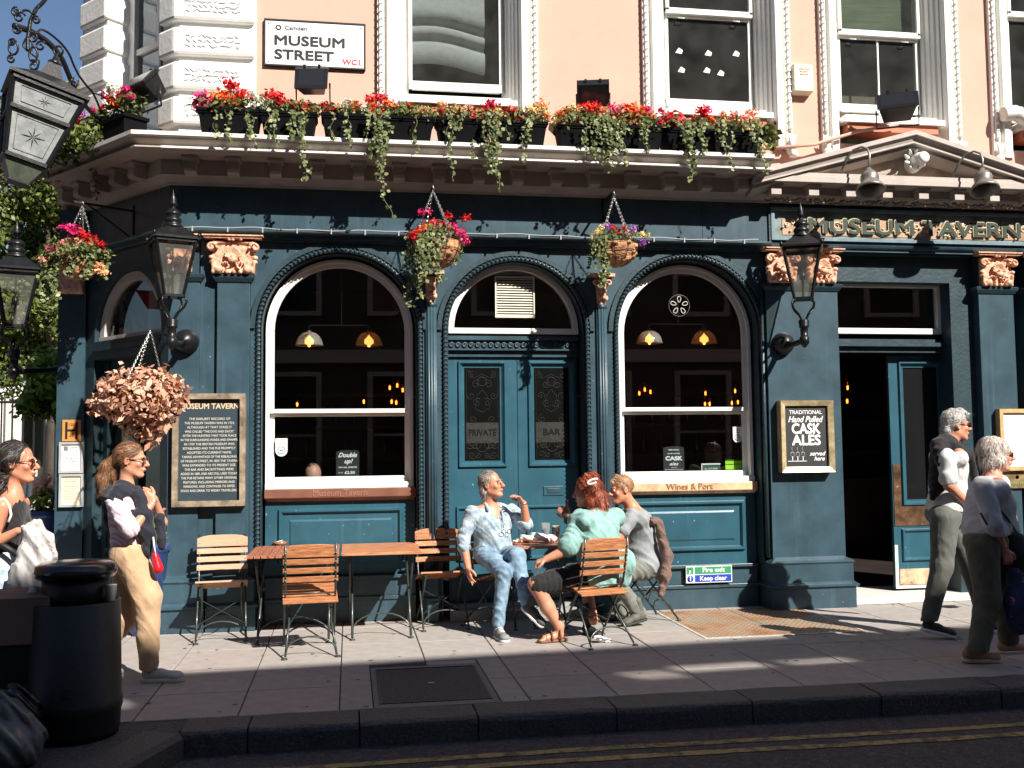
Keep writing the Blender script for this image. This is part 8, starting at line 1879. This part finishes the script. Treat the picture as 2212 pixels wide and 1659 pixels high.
# ---------------- C. seated man in the pale blue shirt, gesturing
def man_blue():
    y = -.48; Y = lambda u, v, dy=0: J(u, v, y+dy); t = person('seated grey haired man in a mottled pale blue shirt gesturing with a raised hand', (1.15, -.5, 0))
    sk = skin('skin of man in blue', (.58,.27,.17)); hd = Head(Y(1061,1046,-.05), (.82,-.58,.10), (-.10,.0,1), 1.0)
    nb = Y(1058,1092,.0); chest = Y(1062,1128,.0); pel = Y(1066,1192,.03); lat = unit((.93,.36,0)); fw = (.36,-.93,0)
    shR = Y(1020,1108,-.05); shL = Y(1104,1104,.08); eR = Y(1000,1165,-.06); wR = Y(1011,1226,-.12); eL = Y(1137,1133,-.08); wL = Y(1131,1088,-.15)
    b = SD(.0075); hd.add(b, True, neck=nb, nr=.058); torso(b, pel, chest, nb, lat, fw, 1.0, .95, belly=.02, sh=.16)
    b.chain([shR, eR, wR], [.048,.042,.029], .02); b.chain([shL, eL, wL], [.048,.045,.030], .02)
    hand(b, wR, Y(1017,1262,-.16)-wR, (.8,.3,0), .35, 1, point=1); hand(b, wL, Y(1112,1064,-.18)-wL, (-.7,-.2,-.55), .55, -1, spread=.8)
    hR = Y(1050,1200,-.08); hL = Y(1090,1200,.02); kR = Y(1088,1236,-.42); aR = Y(1077,1338,-.40); kL = Y(1117,1200,-.38); aL = Y(1138,1302,-.52)
    b.chain([hR, kR, aR, (aR[0], aR[1], .07)], [.08,.055,.04,.04], .03); b.chain([hL, kL, aL], [.08,.055,.04], .03)
    b.build('body', sk, t); hd.features(t, None, lip=(.42,.14,.11), brow=(.16,.12,.09))
    hm = hairm('grey brown swept hair', (.10,.075,.055), (.38,.33,.28)); h = SD(.006); M = hd.M
    h.ell(hd.at(0,-.026,.038), (.081,.096,.092), .01, M); h.ell(hd.at(0,.092,-.01), (.09,.088,.105), .012, M, sub=True); h.ell(hd.at(0,-.06,-.05), (.078,.05,.07), .02, M); h.cap(hd.at(-.05,-.05,-.06), .03, hd.at(-.045,-.06,-.115), .022, .015); h.cap(hd.at(.05,-.05,-.06), .03, hd.at(.045,-.06,-.11), .022, .015)
    ho = h.build('hair', hm, t, disp=strand(.003, 160, 60)); flow_strands(t, ho, hd, lambda q: (0,-.8,-.45), 1100, 0.035, 0.0014, strandmat('strands man_blue', [(.07,.05,.04),(.25,.21,.18),(.5,.46,.42)]))
    st = cloth('mottled pale blue denim shirt', (.27,.38,.45), .2, c2=(.46,.54,.58), fold=1.0, dirt=(13,.50,(.19,.28,.36))); s = SD(.009)
    M = torso(s, pel+(0,0,.02), chest, nb+(0,0,-.03), lat, fw, 1.04, 1.05, .020, belly=.03, sh=.165)
    s.cap(shR, .070, eR*.9+shR*.1, .062, .03); s.cap(eR, .060, eR*.78+wR*.22, .056, .02); s.cap(eR*.82+wR*.18, .062, eR*.74+wR*.26, .061, .006); s.cap(shL, .072, eL*.85+shL*.15, .066, .03); s.cap(eL*.88+shL*.12, .070, eL*.97+shL*.03, .069, .008)
    s.ell(pel+(0,0,-.02), (.17,.14,.10), .04)
    vneck = nb*.6+chest*.4+np.array(fw)*.13; s.cap(nb+np.array(fw)*.09+(0,0,.02), .058, chest+np.array(fw)*.17+(0,0,.0), .018, .012, sub=True)
    s.build('shirt', st, t, disp=wr((.008,35,40,30,0),(.005,70,50,60,1),(.003,130,90,100,2)), smooth_it=0)
    c = SD(.006)
    for q in (-1, 1): c.cap(nb+lat*q*.055+np.array(fw)*.02+(0,0,.025), .016, nb+lat*q*.075+np.array(fw)*.105+(0,0,-.03), .014, .01)
    c.build('collar', st, t)
    MB().tube([nb+lat*.06+(0,0,.02), nb+lat*.05+np.array(fw)*.12+(0,0,-.06), chest+lat*.02+np.array(fw)*.165+(0,0,.0), chest+lat*.03+np.array(fw)*.17+(0,0,-.05)], .003, 5).build('glasses_cord', plain('black cord', (.01,.01,.01), .6), t)
    mb = MB()
    for q in (-.03, .03): cc = chest+lat*(q+.05)+np.array(fw)*.178+(0,0,-.075); mb.tube([cc+lat*.024*math.cos(a)+np.array((0,0,.019*math.sin(a))) for a in np.linspace(0, 6.283, 14, endpoint=False)], .0028, 5, closed=True)
    mb.build('hanging_spectacles', sung, t)
    jn = cloth('washed blue jeans', (.11,.20,.30), .25, c2=(.22,.33,.44), fold=.8, fs=8); s = SD(.009); s.ell(pel+(0,0,-.03), (.165,.14,.11), .04); s.cap(hR, .095, kR, .072, .04); s.cap(kR, .070, aR+(0,0,-.03), .055, .03); s.cap(hL, .098, kL, .074, .04); s.cap(kL, .072, aL, .056, .03)
    s.build('jeans', jn, t, disp=wr((.005,40,50,40,0),(.004,90,70,60,1)))
    dk = mat('charcoal canvas', (.055,.060,.065), .8, .2, 30); g = G(1072,1383)
    shoe(t, (aR[0]-.015, aR[1]+.04, 0), (aR[0]+.03, aR[1]-.235, 0), .1, mat('grey high top canvas', (.20,.22,.22), .8, .2, 30), wl, .09, 'high_top', .022, high=.05, laces=white)
    f = unit((.55,-.42,-.55)); shoe(t, aL+(-.02,0,-.065)-f*.04, aL+(-.02,0,-.065)+f*.22, .1, dk, wl, .09, 'high_top', .022, high=.04, laces=plain('dark lace', (.1,.1,.1), .8))
    MB().tube([tuple(wL+(.0,0,.0)+.030*np.array((math.cos(a), math.sin(a), .0))) for a in np.linspace(0, 6.283, 12, endpoint=False)], .006, 5, closed=True).build('bracelet', steel, t)
man_blue()

# ---------------- D. red-haired woman seen from behind in the loose green shirt
def woman_green():
    y = -1.12; Y = lambda u, v, dy=0: J(u, v, y+dy); t = person('red haired woman in a loose pale green shirt seated with her back to the street', (2.0, -1.15, 0))
    sk = skin('skin of woman in green', (.55,.28,.18)); fw = unit((-.72,.70,0)); lat = unit((-.70,-.72,0)); hd = Head(Y(1268,1062,.05), (-.85,.45,-.12), (0,0,1), 1.02)
    nb = Y(1290,1103,.0); chest = Y(1292,1150,.0); pel = Y(1300,1232,.05); shL = Y(1252,1122,-.06); shR = Y(1332,1118,.10)
    eL = Y(1226,1188,-.10); wL = Y(1180,1208,-.08); eR = Y(1285,1160,.42); wR = Y(1228,1116,.52)
    b = SD(.008); hd.add(b, neck=nb, nr=.055); torso(b, pel, chest, nb, lat, fw, 1.15, 1.1, belly=.03, sh=.16, bust=1)
    b.chain([shL, eL, wL], [.058,.050,.030], .02); b.chain([shR, eR, wR], [.055,.045,.030], .02)
    hand(b, wL, Y(1160,1214,-.06)-wL, (-.2,.3,-1), .85, 1); hand(b, wR, Y(1215,1104,.52)-wR, (-.4,.4,.5), .75, 1)
    hL = Y(1250,1245,.0); kL = Y(1158,1262,-.02); aL = Y(1208,1352,-.03); hR = Y(1290,1240,.25); kR = Y(1262,1255,.45); aR = Y(1282,1340,.15)
    b.chain([hL, kL, kL*.45+aL*.55+(-.01,0,0), aL], [.10,.066,.058,.040], .03); b.chain([hR, kR, aR], [.10,.06,.042], .03)
    g = G(1182,1388); ft = np.array((g[0], g[1], .03)); b.chain([aL, (aL[0]+.0, aL[1]+.01, .055), (aL[0]-.13, aL[1]-.03, .035)], [.040,.036,.028], .02)
    for k in range(5): b.cap((aL[0]-.13, aL[1]-.055+k*.019, .032), .011, (aL[0]-.175+.006*k, aL[1]-.065+k*.021, .026), .009, .004)
    b.build('body', sk, t); hd.features(t, None)
    hm = hairm('auburn red hair', (.10,.016,.010), (.45,.10,.045)); h = SD(.0075); M = hd.M
    h.ell(hd.at(0,-.025,.040), (.094,.112,.105), .01, M); h.ell(hd.at(0,.105,-.01), (.07,.065,.09), .012, M, sub=True)
    for (l_, f_, u_, r_) in ((0,-.10,-.05,.065),(.04,-.09,-.09,.05),(-.05,-.10,-.09,.055),(0,-.12,-.11,.05),(-.03,-.05,-.12,.045),(.06,-.03,-.08,.04),(-.075,-.02,-.05,.04),(-.01,-.07,.13,.03),(.03,-.02,.135,.025)): h.ell(hd.at(l_, f_, u_), (r_,r_,r_), .02, M)
    ho = h.build('hair', hm, t, disp=strand(.006, 85, 70), smooth_it=0); flow_strands(t, ho, hd, lambda q: (q[0]*2,-.5,-.9), 2200, 0.06, 0.0018, strandmat('strands woman_green', [(.07,.01,.006),(.28,.05,.025),(.55,.16,.07)]))
    cp = np.array(Y(1280,1040,-.12)); mb = MB(); mb.tube([cp+(.045*math.cos(a), -.012, .018*math.sin(a)+.012*math.cos(a)) for a in np.linspace(.4, 5.4, 14)], .009, 7); mb.build('hair_clip', plain('cream hair clip', (.80,.74,.66), .3), t)
    gr = cloth('pale sea green shirt', (.20,.40,.365), .12, c2=(.27,.47,.43), fold=1.1, fs=6); s = SD(.010)
    torso(s, pel+(0,0,.03), chest, nb+(0,0,-.02), lat, fw, 1.22, 1.22, .026, belly=.04, sh=.17, bust=1)
    s.cap(shL, .088, shL*.2+eL*.8, .092, .03); s.cap(shL*.28+eL*.72, .096, shL*.12+eL*.88, .095, .006); s.cap(shR, .08, shR*.4+eR*.6, .075, .03); s.cap(Y(1280,1150,-.05), .10, Y(1345,1215,.0), .12, .06)
    s.cap(Y(1300,1215,.0), .175, Y(1300,1250,.02), .18, .05); s.cap(Y(1225,1240,-.02), .075, Y(1290,1240,.0), .13, .04); s.cap(Y(1340,1230,.02), .09, Y(1345,1250,.05), .085, .04)
    s.build('shirt', gr, t, disp=wr((.009,26,30,20,0),(.005,55,40,50,1),(.003,110,80,70,2)), smooth_it=0, clip=lambda X, Y_, Z: -(Z-(pel[2]-.125+.02*np.sin(18*X)+.015*np.sin(25*Y_))))
    bk = cloth('black pleated shorts', (.010,.010,.012), .3, fold=.8, fs=20); s = SD(.010); s.ell(pel+(0,0,-.07), (.20,.20,.10), .04); s.cap(hL, .13, kL+(.02,0,0), .088, .04); s.cap(hR, .12, kR, .085, .04)
    s.build('shorts', bk, t, disp=wr((.005,110,20,10,0),(.003,60,80,20,1)))
    sd = SD(.006); sd.cap((aL[0]+.035, aL[1]+.01, .014), .042, (aL[0]-.15, aL[1]-.025, .012), .046, .02); o = sd.build('sandal', mat('brown leather sandal', (.17,.07,.04), .6, .2, 20), t, clip=lambda X, Y_, Z: np.abs(Z-.014)-.012+0*X+0*Y_)
    for (dx, w_) in ((-.12,.046),(-.07,.05),(.0,.044)): MB().tube([(aL[0]+dx, aL[1]-.01+w_*math.cos(a), .02+(.045+max(0,dx+.12)*.45)*math.sin(a)) for a in np.linspace(0, math.pi, 10)], .009, 5).build('strap', bpy.data.materials['brown leather sandal'], o)
    shoe(t, (aR[0]-.06, aR[1]+.1, 0), (aR[0]+.03, aR[1]-.14, 0), .1, plain('black boot', (.015,.015,.016), .6), plain('black sole', (.01,.01,.01), .7), .10, 'boot', high=.12)
    bt = thing('beer_bottle', 'dark beer bottle held upright above the small table', 'bottle', tuple(W(1226,1128,-.62))); c = np.array(W(1225,1130,-.64))
    MB().lathe([(0,0),(.030,.0),(.031,.02),(.031,.10),(.014,.14),(.0125,.19),(.015,.195),(.015,.205),(0,.206)], tuple(c), 16).build('bottle', plain('brown glass', (.02,.008,.004), .12), bt); MB().lathe([(.0318,.035),(.0318,.085)], tuple(c), 16).build('label', plain('dark label', (.05,.04,.03), .5), bt)
woman_green()

# ---------------- E. fair-haired man in the grey T-shirt
def man_grey():
    y = -.42; Y = lambda u, v, dy=0: J(u, v, y+dy); t = person('fair haired man in a grey T-shirt seated in profile by the right window', (2.8, -.4, 0))
    sk = skin('skin of man in grey', (.60,.27,.16)); fw = unit((-.97,-.12,0)); lat = unit((.12,-.97,0)); hd = Head(Y(1343,1058,-.02), (-1,-.14,-.12), (-.12,0,1), 1.03)
    nb = Y(1366,1098); chest = Y(1378,1140); pel = Y(1392,1218); shN = Y(1366,1112,-.17); shF = Y(1358,1112,.16); eN = Y(1330,1172,-.20); wN = Y(1270,1160,-.10); eF = Y(1325,1165,.22); wF = Y(1270,1160,.15)
    b = SD(.0075); hd.add(b, True, neck=nb, nr=.058); torso(b, pel, chest, nb, lat, fw, .98, .95, sh=.16); b.chain([shN, eN, wN], [.050,.043,.03], .02); b.chain([shF, eF, wF], [.05,.043,.03], .02)
    hand(b, wN, (-.9,0,-.1), (0,.2,-1), .4, 1); hand(b, wF, (-.9,0,0), (0,0,-1), .4, -1)
    hN = Y(1385,1228,-.10); kN = Y(1318,1242,-.16); aN = Y(1384,1325,-.14); hF = Y(1385,1228,.10); kF = Y(1322,1240,.14); aF = Y(1345,1320,.14)
    b.chain([hN, kN, aN], [.08,.056,.04], .03); b.chain([hF, kF, aF], [.08,.056,.04], .03); b.build('body', sk, t); hd.features(t, None, brow=(.3,.18,.09))
    hm = hairm('sandy fair hair', (.24,.11,.055), (.55,.32,.18)); h = SD(.006); M = hd.M; h.ell(hd.at(0,-.020,.042), (.083,.100,.096), .01, M); h.ell(hd.at(0,.088,-.028), (.09,.078,.09), .012, M, sub=True); h.ell(hd.at(0,.02,-.11), (.12,.12,.075), .012, M, sub=True)
    h.cap(hd.at(0,.03,.125), .02, hd.at(0,.085,.085), .016, .02); ho = h.build('hair', hm, t, disp=strand(.0045, 120, 70), smooth_it=0); flow_strands(t, ho, hd, lambda q: (0,.7,-.6), 1300, 0.032, 0.0014, strandmat('strands man_grey', [(.18,.08,.04),(.42,.22,.12),(.66,.42,.26)]))
    gt = cloth('grey marl T-shirt', (.27,.29,.31), .12, fold=.8, fs=7); s = SD(.009); torso(s, pel+(0,0,.0), chest, nb+(0,0,-.03), lat, fw, 1.08, 1.15, .024, belly=.025, sh=.165)
    s.cap(shN, .068, shN*.45+eN*.55, .070, .03); s.cap(shF, .068, shF*.45+eF*.55, .07, .03); s.cap(nb+(0,0,-.01), .066, chest, .10, .04); s.build('t_shirt', gt, t, disp=wr((.007,26,30,36,0),(.004,60,40,60,1)), clip=lambda X, Y_, Z: -(Z-pel[2]+.07)+0*X)
    tr = cloth('grey green trousers', (.17,.175,.155), .2, fold=1.0, fs=8); s = SD(.010); s.ell(pel+(0,0,-.04), (.15,.17,.11), .04); s.cap(hN, .105, kN, .085, .04); s.cap(kN, .083, aN, .062, .03); s.cap(hF, .10, kF, .085, .04); s.cap(kF, .083, aF, .06, .03)
    s.build('trousers', tr, t, disp=wr((.006,40,30,50,0),(.004,90,60,60,1)))
    bo = mat('olive leather boot', (.10,.105,.085), .65, .3, 12, .4, 30); shoe(t, aN+(.05,-.02,-.055), np.array((aN[0]-.19, aN[1]-.05, .0)), .11, bo, plain('dark sole', (.03,.03,.028), .7), .10, 'boot', .02, high=.07); shoe(t, (aF[0]+.05, aF[1], .0), (aF[0]-.22, aF[1], .0), .11, bo, bpy.data.materials['dark sole'], .10, 'boot', .02, high=.06)
    # jacket on the chair back
    bj = cloth('dusty brown jacket', (.16,.10,.08), .2, fold=1.0, fs=10); s = SD(.010); s.cap(Y(1410,1125,-.20), .035, Y(1415,1128,.18), .035, .03); s.cap(Y(1422,1130,-.18), .04, Y(1440,1200,-.18), .05, .04); s.cap(Y(1440,1200,-.18), .052, Y(1436,1245,-.18), .06, .04); s.cap(Y(1438,1240,-.19), .045, Y(1428,1282,-.19), .036, .03); s.cap(Y(1422,1130,.1), .045, Y(1432,1240,.12), .08, .05)
    tag(s.build('jacket', bj, disp=wr((.010,40,40,30,0),(.006,90,60,50,1)), smooth_it=0), 'dusty brown jacket draped over the chair back behind the man in the grey T-shirt', 'jacket')
man_grey()

# ---------------- F. silver-haired man walking past the entrance
def man_silver():
    y = -1.62; Y = lambda u, v, dy=0: J(u, v, y+dy); t = person('silver haired man in a grey polo shirt with a black jumper round his shoulders', (4.8, y, 0))
    sk = skin('skin of silver man', (.60,.29,.19)); fw = (1,-.08,0); lat = unit((.08,1,0)); hd = Head(Y(2064,919), (1,-.14,-.03), (-.03,0,1), 1.04); nb = Y(2050,968); chest = Y(2050,1015); pel = Y(2040,1105)
    shN = Y(2044,985,-.19); shF = Y(2060,982,.17); eN = Y(2050,1048,-.22); wN = Y(2092,1090,-.16); eF = Y(2075,1050,.22); wF = Y(2100,1090,.18); b = SD(.008); hd.add(b, True, neck=nb, nr=.06); torso(b, pel, chest, nb, lat, fw, 1.0, 1.0, belly=.02, sh=.17)
    b.chain([shN, eN, wN], [.052,.044,.03], .02); b.chain([shF, eF, wF], [.052,.044,.03], .02); hand(b, wN, (.7,0,-.7), (0,1,0), .5, 1); hand(b, wF, (.7,0,-.7), (0,-1,0), .5, -1)
    hN = Y(2040,1120,-.10); kN = Y(2034,1222,-.10); aN = Y(2006,1328,-.09); hF = Y(2046,1120,.10); kF = Y(2096,1222,.08); aF = Y(2122,1318,.06); b.chain([hN, kN, aN], [.085,.056,.04], .03); b.chain([hF, kF, aF], [.085,.056,.04], .03); b.build('body', sk, t); hd.features(t, 'brown', brow=(.25,.24,.22))
    hm = hairm('silver hair', (.22,.22,.20), (.68,.68,.63)); h = SD(.006); M = hd.M; h.ell(hd.at(0,-.022,.044), (.084,.102,.098), .01, M); h.ell(hd.at(0,.085,-.026), (.09,.075,.088), .012, M, sub=True); h.ell(hd.at(0,.03,-.12), (.12,.12,.08), .012, M, sub=True); h.ell(hd.at(0,-.085,-.04), (.06,.035,.055), .02, M); h.cap(hd.at(0,.04,.13), .022, hd.at(0,.10,.095), .014, .02)
    ho = h.build('hair', hm, t, disp=strand(.0045, 110, 60), smooth_it=0); flow_strands(t, ho, hd, lambda q: (0,.5 if q[2] > .06 else -.6,-.5), 1300, 0.034, 0.0015, strandmat('strands man_silver', [(.14,.14,.13),(.4,.4,.38),(.8,.8,.76)]))
    po = cloth('light grey polo shirt', (.60,.61,.61), .05, fold=.7, fs=6); s = SD(.010); torso(s, pel+(0,0,.02), chest, nb+(0,0,-.03), lat, fw, 1.04, 1.08, .020, belly=.03, sh=.175); s.cap(shN, .072, shN*.25+eN*.75, .074, .03); s.cap(shN*.30+eN*.70, .077, shN*.22+eN*.78, .077, .004); s.cap(shF, .07, shF*.3+eF*.7, .07, .03)
    s.build('polo_shirt', po, t, disp=wr((.007,24,30,30,0),(.004,60,40,50,1)), clip=lambda X, Y_, Z: -(Z-pel[2]-.0)+0*X)
    tr = cloth('grey green walking trousers', (.105,.11,.095), .15, fold=1.0, fs=6); s = SD(.010); s.ell(pel+(0,0,-.02), (.15,.175,.12), .04); s.cap(hN, .118, kN, .088, .05); s.cap(kN, .086, aN+(0,0,-.05), .068, .04); s.box(aN+(0,0,-.125), (.12,.12,.07), .005, .003, sub=True); s.cap(hF, .112, kF, .085, .05); s.cap(kF, .083, aF, .066, .04); s.build('trousers', tr, t, disp=wr((.004,30,24,8,0),(.003,60,45,26,2)), clip=lambda X, Y_, Z: Z-(pel[2]+.07)+0*X+0*Y_)
    bj = cloth('black jumper', (.007,.007,.009), .2); s = SD(.010); s.cap(Y(2042,955,-.05), .075, Y(2064,962,.05), .07, .04); s.cap(Y(2030,965,-.10), .08, Y(2030,1040,-.05), .085, .06); s.cap(Y(2030,1040,-.05), .08, Y(2014,1075,-.10), .03, .05); s.cap(Y(2055,960,-.12), .06, Y(2092,985,-.10), .045, .04); s.cap(Y(2092,985,-.10), .048, Y(2108,1040,-.06), .035, .03); s.cap(Y(2030,975,-.15), .06, Y(2034,1000,-.18), .045, .04)
    s.build('jumper', bj, t, disp=wr((.006,40,30,50,0),(.004,90,60,40,1)))
    nk = mat('black and grey trainer', (.03,.03,.032), .6, .4, 9); shoe(t, (aN[0]-.07, aN[1], max(.0, aN[2]-.125)), (aN[0]+.21, aN[1]-.03, 0), .11, nk, wl, .08, 'trainer', .026); shoe(t, (aF[0]-.09, aF[1], .0), (aF[0]+.20, aF[1], .0), .11, nk, wl, .08, 'trainer', .026)
man_silver()

# ---------------- G. white-haired woman at the right edge
def woman_white():
    y = -2.60; Y = lambda u, v, dy=0: J(u, v, y+dy); t = person('white haired woman in a pale grey sweater and olive trousers at the right edge', (4.6, y, 0))
    sk = skin('skin of white haired woman', (.62,.32,.22)); fw = unit((.93,-.30,0)); lat = unit((.30,.93,0)); hd = Head(Y(2152,982), (.88,-.46,-.05), (0,0,1), 1.0); nb = Y(2144,1030); chest = Y(2136,1080); pel = Y(2128,1160)
    shN = Y(2122,1050,-.15); shF = Y(2160,1046,.14); eN = Y(2146,1130,-.20); wN = Y(2170,1188,-.16); eF = Y(2180,1130,.18); wF = Y(2205,1180,.10); b = SD(.008); hd.add(b, neck=nb, nr=.055); torso(b, pel, chest, nb, lat, fw, 1.0, 1.1, belly=.03, sh=.14, bust=1)
    b.chain([shN, eN, wN], [.048,.04,.027], .02); b.chain([shF, eF, wF], [.048,.04,.027], .02); hand(b, wN, (.25,-.1,-.95), (.3,.9,0), .95, 1); hand(b, wF, (.25,-.1,-.95), (.3,-.9,0), .95, -1)
    hN = Y(2122,1175,-.09); kN = Y(2134,1290,-.10); aN = Y(2112,1395,-.10); hF = Y(2134,1175,.10); kF = Y(2165,1285,.10); aF = Y(2180,1385,.06); b.chain([hN, kN, aN], [.085,.056,.04], .03); b.chain([hF, kF, aF], [.085,.056,.04], .03); b.build('body', sk, t); hd.features(t, 'cat', lip=(.55,.15,.14), brow=(.4,.35,.3))
    hm = hairm('white bobbed hair', (.50,.38,.33), (.85,.80,.74)); h = SD(.0065); M = hd.M; h.ell(hd.at(0,-.024,.036), (.096,.110,.102), .01, M); h.ell(hd.at(0,.10,-.040), (.075,.082,.088), .012, M, sub=True); h.ell(hd.at(0,-.05,-.045), (.092,.07,.06), .025, M); h.ell(hd.at(.05,.0,-.04), (.05,.06,.05), .02, M); h.ell(hd.at(-.05,.0,-.04), (.05,.06,.05), .02, M)
    ho = h.build('hair', hm, t, disp=strand(.0045, 110, 50), smooth_it=0); flow_strands(t, ho, hd, lambda q: (0,-.1 if q[1] < .03 else .3,-1), 1800, 0.05, 0.0018, strandmat('strands woman_white', [(.38,.28,.24),(.65,.58,.52),(.9,.86,.8)]))
    sw = cloth('pale grey sweater', (.60,.61,.62), .08, fold=.6, fs=8); s = SD(.010); torso(s, pel+(0,0,.04), chest, nb+(0,0,-.035), lat, fw, 1.06, 1.18, .022, belly=.04, sh=.15, bust=1.05); s.cap(shN, .076, eN, .066, .03); s.cap(eN, .066, eN*.45+wN*.55, .055, .03); s.cap(shF, .072, eF, .062, .03); s.cap(eF, .062, eF*.45+wF*.55, .05, .03)
    s.build('sweater', sw, t, disp=wr((.004,30,30,14,0),(.003,70,50,60,1)), clip=lambda X, Y_, Z: -(Z-pel[2]-.02)+0*X)
    ol = cloth('olive linen trousers', (.115,.115,.075), .15, fold=1.0, fs=6); s = SD(.010); s.ell(pel+(0,0,-.03), (.155,.17,.12), .04); s.cap(hN, .12, kN, .092, .05); s.cap(kN, .09, aN+(0,0,-.03), .076, .04); s.box(aN+(0,0,-.115), (.12,.12,.07), .005, .003, sub=True); s.cap(hF, .115, kF, .09, .05); s.cap(kF, .088, aF+(0,0,.03), .074, .04); s.build('trousers', ol, t, disp=wr((.004,30,26,9,0),(.003,60,45,26,2)), clip=lambda X, Y_, Z: Z-(pel[2]+.04)+0*X+0*Y_)
    tn = mat('tan suede trainer', (.36,.20,.13), .75, .2, 20); g = G(2085,1432); shoe(t, (g[0]-.02, g[1], .01), (g[0]+.26, g[1]-.03, .0), .11, tn, plain('cream sole', (.6,.52,.4), .6), .075, 'trainer', .024, laces=wl); g = G(2162,1412); shoe(t, (g[0]-.02, g[1], .0), (g[0]+.25, g[1], .0), .11, tn, bpy.data.materials['cream sole'], .075, 'trainer', .024, laces=wl)
    SD(.006).ell(wN+(0,0,.02), (.032,.032,.012), .004).build('watch_strap', plain('blue strap', (.04,.05,.10), .5), t)
    s = SD(.012); s.ell(Y(2196,1195,-.05), (.10,.07,.16), .03); s.cap(Y(2196,1195,-.05), .08, Y(2215,1225,0), .08, .03); bg_ = cloth('black shoulder bag', (.02,.022,.024), .2)
    bb_ = thing('shoulder_bag', 'black shoulder bag at the hip of the white haired woman', 'bag', tuple(Y(2196,1240))); s.build('bag', bg_, bb_); MB().tube([Y(2196,1150,-.1), Y(2176,1120,-.18), Y(2150,1090,-.22), Y(2140,1060,-.2)], .008, 6).tube([Y(2118,1108,-.21), Y(2130,1130,-.22), Y(2146,1150,-.22)], .007, 6).build('strap', bg_, bb_)
    s = SD(.012); s.cap(Y(2194,1240,-.12), .05, Y(2196,1300,-.12), .10, .04); s.cap(Y(2196,1300,-.12), .10, Y(2200,1345,-.12), .09, .04)
    fl = mat('navy floral bag cloth', (.025,.035,.09), .8, .2, 6, chip=.66, chipc=(.6,.12,.12), chipscale=22); tag(s.build('shopping_bag', fl, disp=wr((.008,50,30,20,0))), 'navy floral shopping bag held low at the right edge', 'bag')
woman_white()
print('objects', len(bpy.data.objects), 'tris', sum(len(o.data.loops)-2*len(o.data.polygons) for o in bpy.data.objects if o.type=='MESH'))
